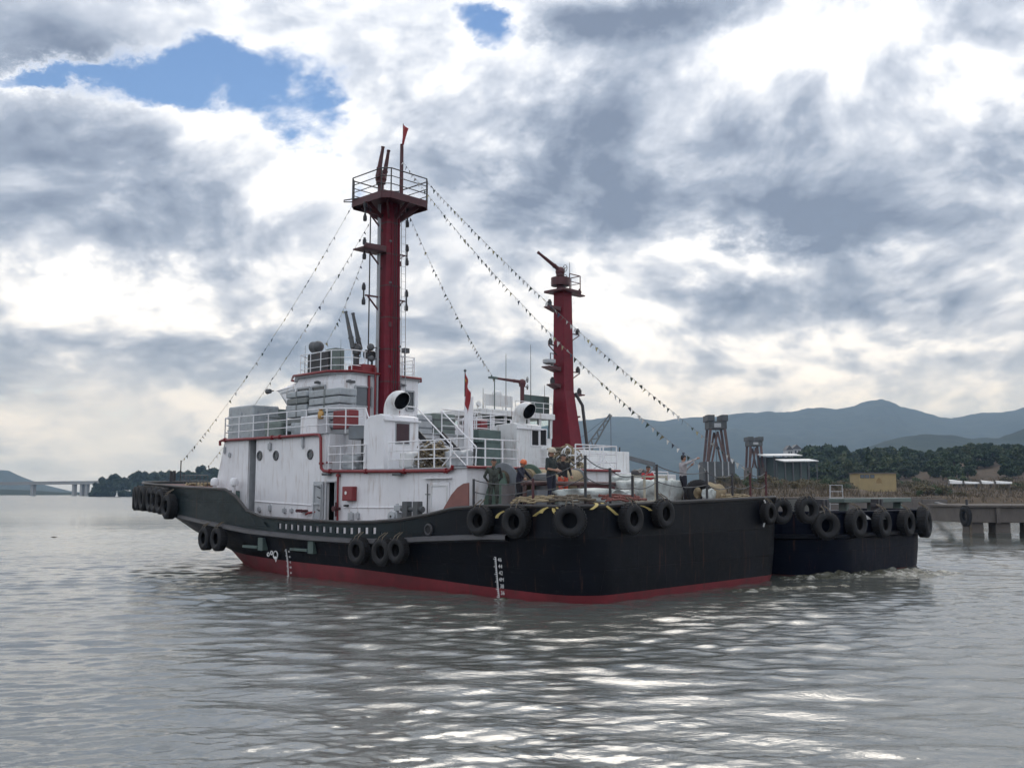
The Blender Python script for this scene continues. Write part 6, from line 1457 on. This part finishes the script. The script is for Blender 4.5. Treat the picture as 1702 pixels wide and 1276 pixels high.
# wooded rise on the right
tC = Planter([make_tree('hillside_tree', 9, 4.2, 11, leafmid, 1300, .5), make_tree('hillside_tree', 8, 4.8, 12, leafdark, 1300, .5), make_tree('hillside_tree', 10, 4.0, 13, leafmid, 1300, .5), make_tree('conifer_tree', 11, 3.4, 14, leafdark, 1200, .45, True)])
skyl = [(1290, 764), (1320, 752), (1345, 742), (1370, 740), (1400, 742), (1430, 744), (1470, 742), (1500, 743), (1520, 748), (1560, 745), (1600, 738), (1640, 736), (1702, 738), (1800, 730)]
def on_land(u, d):
    x = (u - 851) / FPX * d; return Vector((x, d, land_z(x, d)))
n = 0
for k in range(150):
    u = rs.uniform(1300, 1760); d = rs.uniform(330, 520); p = on_land(u, d); idx = 3 if (1400 < u < 1500 and rs.random() < .3) else rs.choice([0, 1, 2])
    sc = rs.uniform(.75, 1.15); vt = np.interp(u, [a for a, b in skyl], [b for a, b in skyl]); zmax = HC + (HZ - vt) * d / FPX
    h = (9, 8, 10, 11)[idx] * sc
    if p.z + h > zmax: 
        if p.z + 3 > zmax: continue
        sc *= (zmax - p.z) / h
    lb = 'dark pointed conifer on the wooded rise behind the yellow building' if idx == 3 else ['mid green broadleaf tree on the wooded rise behind the bank', 'dark green spreading tree on the wooded rise behind the bank', 'tall loose green tree on the wooded rise behind the bank'][idx]
    tC.put(p - Vector((0, 0, .3)), sc, lb, 'tree', 'trees on the wooded rise', idx)
for u in np.arange(1292, 1740, 7.5):           # the skyline row
    d = 470 + rs.uniform(-15, 15); p = on_land(u, d); vt = np.interp(u, [a for a, b in skyl], [b for a, b in skyl]) + rs.uniform(-1.5, 4); h = HC + (HZ - vt) * d / FPX - p.z; h = max(5, h); idx = rs.choice([0, 1, 2])
    tC.put(p - Vector((0, 0, .3)), (h / 9 * .95, h / 9 * .95, h / (9, 8, 10)[idx]), ['mid green broadleaf tree on the wooded rise behind the bank', 'dark green spreading tree on the wooded rise behind the bank', 'tall loose green tree on the wooded rise behind the bank'][idx], 'tree', 'trees on the wooded rise', idx)
tC.finish()
# dry scrub on the bank
tD = Planter([make_shrub('dry_shrub', 2.4, 2.4, 31, shrubleaf, 520, .2), make_shrub('dry_shrub', 2.0, 2.8, 32, shrubleaf, 520, .2), make_shrub('green_shrub', 2.6, 2.2, 33, shrubgreen, 520, .2), make_shrub('green_shrub', 3.2, 2.0, 34, shrubgreen, 520, .22)])
for k in range(170):
    u = rs.uniform(1195, 1740); d = rs.choice([rs.uniform(165, 230), rs.uniform(200, 300)]); x = (u - 851) / FPX * d
    if d - shore_y(x) < 9: continue
    if 1415 < u < 1500 and 150 < d < 224: continue
    if 1570 < u < 1690 and d < 238 and d > 195: continue
    idx = rs.choice([0, 0, 1, 1, 2, 3]) ; p = on_land(u, d)
    tD.put(p - Vector((0, 0, .15)), rs.uniform(.55, 1.1) * (1 if d > 190 else .7), ['dry brown rounded shrub growing on the grassy bank', 'low spreading straw coloured shrub on the grassy bank', 'olive green shrub among the dry grass of the bank', 'taller green shrub among the dry grass of the bank'][idx], 'shrub', 'shrubs on the bank', idx)
tD.finish()
# reeds and dry grass
def reeds():
    r = np.random.default_rng(3); N = 15000; mb_v = []; mb_f = []; k = 0
    while k < N:
        u = r.uniform(1150, 1760); d = r.uniform(130, 330); x = (u - 851) / FPX * d; s = d - shore_y(x)
        if s < 1.5: continue
        if 1425 < u < 1493 and d < 221: 
            if s > 25: k += 1; continue
        z = land_z(x, d) - .1; h = r.uniform(.35, 1.2) * (.8 if s < 20 else 1.2); w = r.uniform(.05, .16); a = r.uniform(0, 6.28); lx, ly = r.normal(0, .25, 2) * h
        c, s_ = math.cos(a) * w, math.sin(a) * w; i = len(mb_v)
        mb_v += [(x - c, d - s_, z), (x + c, d + s_, z), (x + lx, d + ly, z + h)]; mb_f.append((i, i + 1, i + 2)); k += 1
    me = bpy.data.meshes.new('reeds'); me.from_pydata(mb_v, [], mb_f); me.materials.append(reedm); o = bpy.data.objects.new('reeds', me); COL.objects.link(o); tag(o, 'dry straw coloured grass and reeds covering the bank', 'grass', None, 'stuff')
reeds()
# quay wall behind the navy stern
def quay():
    root = empty('quay', Vector((40, 133, 0))); tag(root, 'low weathered concrete quay along the bank behind the navy tug', 'quay')
    A, B = ground(1150, 863), ground(1577, 858.5); n = 9; o = root.location
    top = HC + (HZ - 829) * 128 / FPX
    for k in range(n):
        p, q = A.lerp(B, k / n), A.lerp(B, (k + 1) / n); d = (q - p); nn = Vector((-d.y, d.x, 0)).normalized(); mb = MB(); g_ = d.normalized() * .06
        mb.prism([p + g_ - o + Vector((0, 0, -1)), q - g_ - o + Vector((0, 0, -1)), q - g_ + nn * 9 - o + Vector((0, 0, -1)), p + g_ + nn * 9 - o + Vector((0, 0, -1))], (0, 0, top + 1 + .06 * math.sin(k * 2.1))); mb.build('wall_block', concrete if k % 3 else concretedark, root, .04)
    mb = MB(); mb.prism([A - o + Vector((0, -.15, -.6)), B - o + Vector((.1, -.15, -.6)), B - o + Vector((.1, .5, -.6)), A - o + Vector((0, .5, -.6))], (0, 0, 1.5)); mb.build('waterline_footing', concretedark, root)
    d = B - A; nn = Vector((-d.y, d.x, 0)).normalized(); mb = MB(); mb.prism([A + nn * 1 - o + Vector((0, 0, top + .1)), B + nn * 1 - o + Vector((0, 0, top + .1)), B + nn * 8 - o + Vector((0, 0, top + .1)), A + nn * 8 - o + Vector((0, 0, top + .1))], (0, 0, .12)); mb.build('paving', concrete, root)
quay()
# jetty on piles at the right
def jetty():
    root = empty('jetty', Vector((36, 70, 0))); tag(root, 'old grey concrete jetty on square piles, running out of the right side', 'jetty'); o = root.location
    D0 = 70.5; left = at(1604, 845, D0); ztop = HC + (HZ - 840) * D0 / FPX; zlow = HC + (HZ - 867) * D0 / FPX
    mb = MB(); x0 = left.x; mb.box((x0 - o.x, D0 - o.y, zlow - .02), (x0 + 30 - o.x, D0 + 6 - o.y, ztop - .12)); mb.build('deck_beam', concrete, root, .03)
    for k in range(9): mb = MB(); mb.box((x0 - .15 + k * 3.4 - o.x, D0 - .25 - o.y, ztop - .1), (x0 - .15 + (k + 1) * 3.4 - .05 - o.x, D0 + 6.2 - o.y, ztop + .06)); mb.build('deck_slab', concrete, root, .02)
    for k, (ua, ub) in enumerate(((1615, 1639), (1659, 1684), (1712, 1738), (1768, 1795))):
        a, b = at(ua, 890, D0), at(ub, 890, D0); mb = MB(); mb.box((a.x - o.x, D0 + .3 - o.y, -1.5), (b.x - o.x, D0 + 1.4 - o.y, zlow)); mb.build('pile', concrete, root, .04); mb = MB(); mb.box((a.x - .03 - o.x, D0 + .27 - o.y, -.6), (b.x + .03 - o.x, D0 + 1.43 - o.y, .32)); mb.build('tide_band', concretedark, root, .03)
        mb = MB(); k_ = (D0 + 4.3) / D0; mb.box((a.x * k_ + .15 - o.x, D0 + 4.3 - o.y, -1.5), (b.x * k_ - .15 - o.x, D0 + 5.4 - o.y, zlow)); mb.build('pile', concrete, root, .04)
    a = at(1657, 860, D0); mb = MB(); mb.box((a.x - .1 - o.x, D0 - .2 - o.y, zlow - .05), (a.x + .18 - o.x, D0 - .02 - o.y, ztop - .15)); mb.build('beam_rib', concrete, root)
    # sloping ramp from the bank to the jetty end
    A, B = at(1600, 848, D0 + 1), at(1556, 836, 118); mb = MB(); mb.bar(A - o, B - o, .5, .3); mb.build('ramp', steel, root)
    mb = MB(); p = at(1612, 835, D0); mb.cyl((p.x - o.x, D0 + .5 - o.y, ztop), (p.x - o.x, D0 + .5 - o.y, ztop + .45), .09); mb.build('mooring_post', steel, root)
    mb = MB(); p = at(1611, 880, D0); mb.bar((p.x - o.x, D0 - .1 - o.y, -1), (p.x + .1 - o.x, D0 - .1 - o.y, zlow + .1), .12); mb.build('mooring_stake', ropedark, root)
    q = at(1605, 857, D0 - .3); t = tyre(Frame((0, 0, 0), 0), (q.y, -q.x, q.z), (-.35, -1), 1.35, 'tall narrow tyre hung on the end of the concrete jetty', 'tyre on the jetty', .3, chain=False)
    t.location = q; t.rotation_euler = (0, 0, math.pi / 2 + .35); t.scale = (.85, .85, 1.35)
jetty()
# yellow building
def box_building():
    d = 222; p0, p1 = at(1428, 808, d), at(1490, 808, d); root = empty('yellow_building', Vector(((p0.x + p1.x) / 2, d, 0))); tag(root, 'small flat roofed yellow building with three dark windows on the bank', 'building'); o = root.location
    z0 = land_z(o.x, d) - .5; zt = HC + (HZ - 787) * d / FPX; ym = paint('yellow_plaster', (.34, .265, .135), .85, .1, .6, (.22, .16, .09), .7, True); xl, xr = p0.x - o.x, p1.x - o.x
    mb = MB(); mb.box((xl, 0, z0), (xr, 6, zt)); mb.build('wall', ym, root, .03); mb = MB(); mb.box((xl - .25, -.25, zt), (xr + .25, 6.2, zt + .22)); mb.build('roof', concrete, root)
    for ua in (1430, 1438, 1446.5):
        a, b = at(ua, 789, d), at(ua + 6.5, 794, d); mb = MB(); mb.box((a.x - o.x - .06, -.08, b.z - .06), (b.x - o.x + .06, 0, a.z + .06)); w = mb.build('window', concretedark, root); mb = MB(); mb.box((a.x - o.x, -.1, b.z), (b.x - o.x, -.082, a.z)); mb.build('pane', glass, w)
    mb = MB(); a, b = at(1456, 803, d), at(1466, 797, d); mb.prism([(a.x - o.x, -.04, a.z), (b.x - o.x, -.04, a.z), (b.x - o.x - .2, -.04, b.z + .1), ((a.x + b.x) / 2 - o.x, -.04, b.z + .5), (a.x - o.x + .2, -.04, b.z)], (0, .039, 0)); mb.build('dark_patch', paint('dark_plaster', (.26, .18, .08), .9, .2, 1), root)  # darker plaster patch on the front wall
box_building()
# upturned white hulls stored on the bank
for k, (ua, ub, lb) in enumerate(((1577, 1600, 'white upturned boat hull on the bank, nearest the yellow building'), (1602, 1628, 'long low white boat hull in the middle of the row on the bank'), (1630, 1652, 'white boat hull with a raised cover in the row on the bank'), (1654, 1682, 'white boat hull at the far end of the row on the bank'))):
    d = 228; a, b = at(ua, 802, d), at(ub, 802, d); L = b.x - a.x; gz = a.z - .35; root = empty('stored_boat', Vector(((a.x + b.x) / 2, d, gz))); rows = []
    for t in np.linspace(0, 1, 9):
        w = .85 * math.sin(math.pi * min(1, .12 + t * .88)) ** .5 + .02; h = (.75 - .25 * t) * (1.5, .95, 1.25, 1.1)[k]; rows.append([(-L / 2 + L * t, -w, .1), (-L / 2 + L * t, -w * .75, h * .8), (-L / 2 + L * t, 0, h), (-L / 2 + L * t, w * .75, h * .8), (-L / 2 + L * t, w, .1)])
    mb = MB(); mb.grid(rows); mb.build('hull', white2, root, fixn=False); [MB().box((xx, -.6, -.9), (xx + .3, .6, .12)).build('trestle', ropedark, root) for xx in (-L / 2 + .3, L / 2 - .8)]; tag(root, lb, 'boat', 'boats stored on the bank')
# open sheds with white roofs, by the gantry
def shed(u0, u1, vr, vb, d, label, dep=9):
    a, b = at(u0, vr, d), at(u1, vr, d); gz = land_z((a.x + b.x) / 2, d) - .3; root = empty('open_shed', Vector(((a.x + b.x) / 2, d, 0))); o = root.location; W_ = (b.x - a.x) / 2
    mb = MB(); mb.prism([(-W_, -dep / 2, a.z - .35), (W_, -dep / 2, a.z - .25), (W_, dep / 2, a.z + .55), (-W_, dep / 2, a.z + .45)], (0, 0, .25)); mb.build('roof', white2, root)
    for t in np.linspace(-.92, .92, 5):
        for yy in (-dep / 2 + .4, dep / 2 - .4): mb = MB(); mb.cyl((t * W_, yy, gz), (t * W_, yy, a.z - .2), .14, n=8); mb.build('post', midgrey, root)
    mb = MB(); mb.box((-W_ * .95, dep / 2 - .2, gz), (W_ * .95, dep / 2, a.z - .3)); mb.build('back_wall', greygreen, root)
    for t in (-.6, -.1, .5): mb = MB(); mb.box((t * W_ - .9, -.5, gz), (t * W_ + .9, 1.5, gz + 1.5 + t)); mb.build('stored_crate', greygreen, root, .05)
    tag(root, label, 'shed', 'open sheds on the bank')
shed(1263, 1326, 757, 790, 285, 'open shed with the higher flat white roof beside the smaller gantry'); shed(1296, 1352, 766, 790, 270, 'open shed with the lower flat white roof in front of the wooded rise')
# A-frame gantry towers
def gantry(uc, wtop, vtop, vmid, vbot, wbot, d, label, cabin):
    s = d / FPX; c = at(uc, vbot, d); root = empty('gantry_tower', Vector((c.x, d, 0))); zt, zm, zb = (HC + (HZ - v) * s for v in (vtop, vmid, vbot)); tag(root, label, 'gantry', 'gantry towers on the shore'); hw, ht = wbot * s / 2, wtop * s / 2; rm = paint('rusty_gantry_red', (.11, .066, .058), .7, .3, 1.2, (.07, .06, .06), .9); gm = paint('gantry_grey', (.075, .082, .085), .7, .25, 1.0, RUST, .5)
    for yy in (-2.2, 2.2):
        for sg in (-1, 1): mb = MB(); mb.bar((sg * hw * .78, yy, zb), (sg * ht * .78, yy, zm), .6, .6); mb.build('leg', rm, root); mb = MB(); mb.bar((sg * hw * .45, yy, zb), (0, yy, lerp(zb, zm, .92)), .42, .42); mb.build('brace', rm, root)
    mb = MB(); mb.box((-ht, -2.6, zm), (ht, 2.6, zm + (zt - zm) * .55)); mb.build('head_beam', gm, root, .05)
    mb = MB(); mb.box((-ht * 1.15, -3, zm + (zt - zm) * .55), (-ht * .35, 3, zt)); mb.box((ht * .4, -3, zm + (zt - zm) * .55), (ht * 1.12, 3, zt)); mb.build('trolley_house', gm, root, .05)
    mb = MB(); mb.bar((0, 0, zb), (0, 0, zm), .1); mb.build('hoist_cable', steel, root); mb = MB(); mb.box((-ht * .4, -2.7, zm + .4), (ht * .35, -2.62, zm + (zt - zm) * .4)); mb.build('crane_board', lightgrey, root)
    if cabin:
        base = land_z(c.x, d) - 1; mb = MB(); mb.box((-hw * 1.12, -3, base), (hw * 1.12, 3, zb)); mb.build('base_house', gm, root, .05)
        for t in (-.85, -.35, .2, .62): mb = MB(); mb.box((t * hw, -3.12, base), (t * hw + .3, -3.0, zb)); mb.build('base_rib', lightgrey, root)
    else:
        base = land_z(c.x, d) - 1
        for sg in (-1, 1): mb = MB(); mb.box((sg * hw * .78 - .6, -2.8, base), (sg * hw * .78 + .6, 2.8, zb + .1)); mb.build('footing', concrete, root)
gantry(1191, 30, 691, 714, 768, 46, 250, 'tall rusty A-frame gantry tower on a dark ribbed base house', True); gantry(1254, 22, 727, 742, 778, 28, 290, 'smaller rusty gantry tower beside the open sheds', False)
# floating crane and jibs behind the tugs
def crane():
    d = 190; root = empty('floating_crane', at(985, 800, d)); o = root.location; tag(root, 'grey lattice jib crane rising behind the shorter red mast', 'crane'); cm = paint('crane_grey', (.15, .17, .18), .6, .2, 1)
    A, B = at(972, 755, d) - o, at(1015, 689, d) - o; n = 9; dirv = (B - A).normalized(); sd_ = dirv.cross(Vector((0, 1, 0))).normalized()
    for s1, s2 in ((-1, -1), (1, -1), (1, 1), (-1, 1)): mb = MB(); mb.bar(A + sd_ * s1 * .75 + Vector((0, s2 * .7, 0)), B + sd_ * s1 * .2 + Vector((0, s2 * .2, 0)), .26); mb.build('jib_chord', cm, root)
    mb = MB()
    for k in range(n):
        for s2 in (-1, 1): a_ = A.lerp(B, k / n) + sd_ * (.75 - .55 * k / n) * (1 if k % 2 else -1) + Vector((0, s2 * .5, 0)); b_ = A.lerp(B, (k + 1) / n) - sd_ * (.75 - .55 * (k + 1) / n) * (1 if k % 2 else -1) + Vector((0, s2 * .5, 0)); mb.bar(a_, b_, .14)
    mb.build('jib_lacing', cm, root); mb = MB(); mb.cyl(B, at(1016, 768, d) - o, .05, n=5); p = at(1016, 762, d) - o; mb.cbox(p, (.8, .5, .8)); mb.build('hoist_line', steel, root)
    mb = MB(); mb.box((-3.5, -2, -5), (1.5, 2, 1.2)); mb.cyl((-1, 0, -6), (-1, 0, -1), 1.2); mb.build('crane_house', cm, root, .05); mb = MB(); mb.bar(B, A + Vector((-2.4, 0, 2.0)), .06); mb.build('stay', steel, root)
    mb = MB(); mb.box((-16, -7, -3.2), (26, 7, -.9)); mb.build('pontoon', paint('pontoon_paint', (.06, .055, .055), .7, .3, 1), root)
crane()
def barge():
    d = 165; root = empty('work_barge', at(1060, 812, d)); o = root.location; tag(root, 'low dark work barge with a slanted loading boom beyond the tugs', 'barge'); cm = paint('barge_dark', (.055, .058, .06), .7, .25, 1)
    mb = MB(); a, b = at(1000, 812, d) - o, at(1160, 812, d) - o; mb.box((a.x, -4, -o.z - .5), (b.x, 4, .2)); mb.build('hull', cm, root, .05); mb = MB(); p, q = at(1030, 757, d) - o, at(1088, 772, d) - o; mb.bar(p, q, .9, .7); mb.bar(at(1030, 757, d) - o, at(1029, 800, d) - o, .4); mb.bar(q, at(1090, 805, d) - o, .5); mb.build('loading_boom', paint('boom_grey', (.14, .15, .16), .6, .2, 1), root); mb = MB(); p = at(1030, 743, d) - o; mb.cyl(at(1029, 800, d) - o, p, .12, n=6); mb.build('boom_mast', cm, root)
barge()
# houses with peaked roofs on the rise
for k, (uc, w, vt, vb, lb) in enumerate(((1310, 10, 740, 756, 'pale house with a peaked roof at the foot of the wooded rise, nearest the gantry'), (1322, 14, 739, 754, 'pale house with a broad peaked roof among trees, between two peaked neighbours'), (1349, 10, 741, 754, 'peaked roof house half buried in the trees of the rise'))):
    d = 520; s = d / FPX; c = at(uc, vb, d); root = empty('house', c); hw = w * s / 2; hh = (vb - vt) * s; tag(root, lb, 'house', 'houses on the rise'); mb = MB(); mb.box((-hw, -3, -6), (hw, 3, hh * .5)); mb.build('wall', lightgrey, root); mb = MB(); mb.prism([(-hw * 1.2, -3.3, hh * .5), (hw * 1.2, -3.3, hh * .5), (0, -3.3, hh)], (0, 6.6, 0)); mb.build('roof', midgrey, root)
    for t in (-.5, .3): mb = MB(); mb.box((hw * t, -3.1, hh * .05), (hw * t + .9, -3.0, hh * .35)); mb.build('window', glass, root)
# two white road-side cabins on the far slope
for uu, lb in ((1562, 'tiny white cabin among the trees on the wooded rise'), (1570, 'tiny white cabin beside its twin among the trees on the wooded rise')):
    d = min(np.arange(260, 520, 2.0), key=lambda q: abs(at(uu, 772, q).z - .25 - land_z(at(uu, 772, q).x, q))); c = at(uu, 772, d); root = empty('cabin', c); mb = MB(); mb.box((-.55, -1, -.9), (.45, 1, .15)); mb.build('wall', white2, root); mb = MB(); mb.prism([(-.6, -1.2, .152), (.5, -1.2, .152), (-.05, -1.2, .38)], (0, 2.4, 0)); mb.build('roof', lightgrey, root); tag(root, lb, 'cabin', 'white cabins on the rise')
# road bridge on the left
def bridge():
    d = 1080; s = d / FPX; root = empty('road_bridge', Vector((-560, d, 0))); o = root.location; tag(root, 'long grey concrete road bridge crossing the river far behind', 'bridge'); cm = paint('bridge_concrete', (.30, .31, .32), .85, .1, .02)
    x0, x1 = (-500 - 851) * s, (260 - 851) * s; n = 10
    zd = lambda x: HC + (HZ - np.interp(x / s + 851, [-500, 0, 160, 260], [800, 802.5, 800.5, 800])) * s
    for k in range(n):
        a, b = lerp(x0, x1, k / n), lerp(x0, x1, (k + 1) / n); mb = MB(); za, zb_ = zd(a), zd(b)
        mb.prism([(a - o.x, -5, za), (b - o.x - .3, -5, zb_), (b - o.x - .3, -5, zb_ - 2.6), (a - o.x, -5, za - 2.6)], (0, 10, 0)); mb.build('girder', cm, root)
        mb = MB(); mb.prism([(a - o.x, -5.4, za + .9), (b - o.x, -5.4, zb_ + .9), (b - o.x, -5.4, zb_ - .1), (a - o.x, -5.4, za - .1)], (0, .3, 0)); mb.build('parapet', cm, root)
    for uu in (-420, -300, -180, -60, 60, 128, 141, 149):
        x = (uu - 851) * s; mb = MB(); w = 1.3 if uu != 60 else 1.5; mb.box((x - w - o.x, -3.5, -2), (x + w - o.x, 3.5, zd(x) - 2.5)); mb.build('pier', cm, root)
bridge()
# channel marker in front of the headland
d = 835; p = at(194, 824, d); root = empty('channel_marker', Vector((p.x, d, 0))); mb = MB(); mb.lathe([(1.3, -1), (1.3, .6), (.7, 1.2), (.35, 3.2), (.2, 3.6), (.0001, 3.7)], (0, 0, 0), (0, 0, 1), 12); mb.build('buoy_body', white2, root); mb = MB(); mb.cyl((0, 0, 3.6), (0, 0, 4.6), .12); mb.sphere((0, 0, 4.7), .3, 8, 6); mb.build('top_mark', white2, root); tag(root, 'small white channel marker in the water below the headland', 'buoy')
# driftwood
p = ground(90, 892.5); mb = MB(); mb.tube([(-.24, 0, 0), (-.05, .03, .02), (.24, -.03, .01)], [.015, .04, .015], 7); tag(mb.build('driftwood', bark, loc=p), 'dark stick of driftwood floating on the open water', 'driftwood')
# wash thrown up by the navy tug's propellers and along the near stern
def foam(name, P0, P1, width, h, label, seed, n=90, m=22):
    P0, P1 = Vector(P0), Vector(P1); D = P1 - P0; N = Vector((D.y, -D.x, 0)).normalized(); rows = []
    for j in range(m + 1):
        t = j / m; row = []
        for i in range(n + 1):
            s = i / n; p = P0 + D * s + N * (t - .5) * width * (.8 + .3 * math.sin(s * 7 + seed)); e = math.sin(math.pi * t) ** 1.2 * math.sin(math.pi * s) ** .45
            z = h * e * (.5 + .9 * abs(mnoise.noise(p * 1.7 + Vector((seed, 0, 0)))) + .45 * mnoise.noise(p * 5)) - .05; row.append((p.x - P0.x, p.y - P0.y, z))
        rows.append(row)
    mb = MB(); mb.grid(rows); o = mb.build(name, FOAM, loc=P0, fixn=False); return tag(o, label, 'foam', None, 'stuff')
def foam_mat():
    m = bpy.data.materials.new('churned_foam'); m.use_nodes = True; nt = m.node_tree; g = NB(nt); b = nt.nodes['Principled BSDF']; tc = nt.nodes.new('ShaderNodeTexCoord'); p = tc.outputs['Object']
    n1, _ = g.noise(g.vm('MULTIPLY', p, (.6, 1, 1)), 2.2, 8, .68); f = g.smooth(n1, .50, .66)
    nt.links.new(g.mix(f, (.085, .085, .062), (.46, .45, .40)), b.inputs['Base Color']); nt.links.new(g.m('MULTIPLY_ADD', f, .55, .09), b.inputs['Roughness'])
    bp = nt.nodes.new('ShaderNodeBump'); bp.inputs['Distance'].default_value = .12; nt.links.new(n1, bp.inputs['Height']); nt.links.new(bp.outputs[0], b.inputs['Normal']); return m
FOAM = foam_mat()
foam('propeller_wash', ground(1298, 962), ground(1600, 951), 2.6, .30, 'brownish white propeller wash churned up along the navy stern', 3.0)
foam('propeller_wash', ground(1190, 982), ground(1420, 972), 1.5, .14, 'thin foam line trailing off the near stern corner', 6.0)
foam('bow_ripple', ground(818, 996), ground(850, 996), .5, .16, 'small splash of foam against the draught marks', 9.0, 24, 10)
# ------------------------------------------------------------------ haze
def haze():
    mb = MB(); mb.box((-4500, -60, -4), (4500, 5600, 560)); o = mb.build('haze', []); o['kind'] = 'stuff'; o['label'] = 'thin pale haze over the river and hills'; o['category'] = 'haze'
    m = bpy.data.materials.new('haze_air'); m.use_nodes = True; nt = m.node_tree; nt.nodes.clear(); out = nt.nodes.new('ShaderNodeOutputMaterial'); v = nt.nodes.new('ShaderNodeVolumePrincipled')
    v.inputs['Color'].default_value = (.42, .64, 1.0, 1); v.inputs['Absorption Color'].default_value = (1, 1, 1, 1); v.inputs['Density'].default_value = HAZE_DENSITY; v.inputs['Anisotropy'].default_value = .2; nt.links.new(v.outputs[0], out.inputs['Volume']); o.data.materials.append(m); o.display_type = 'WIRE'
HAZE_DENSITY = .00016
haze()
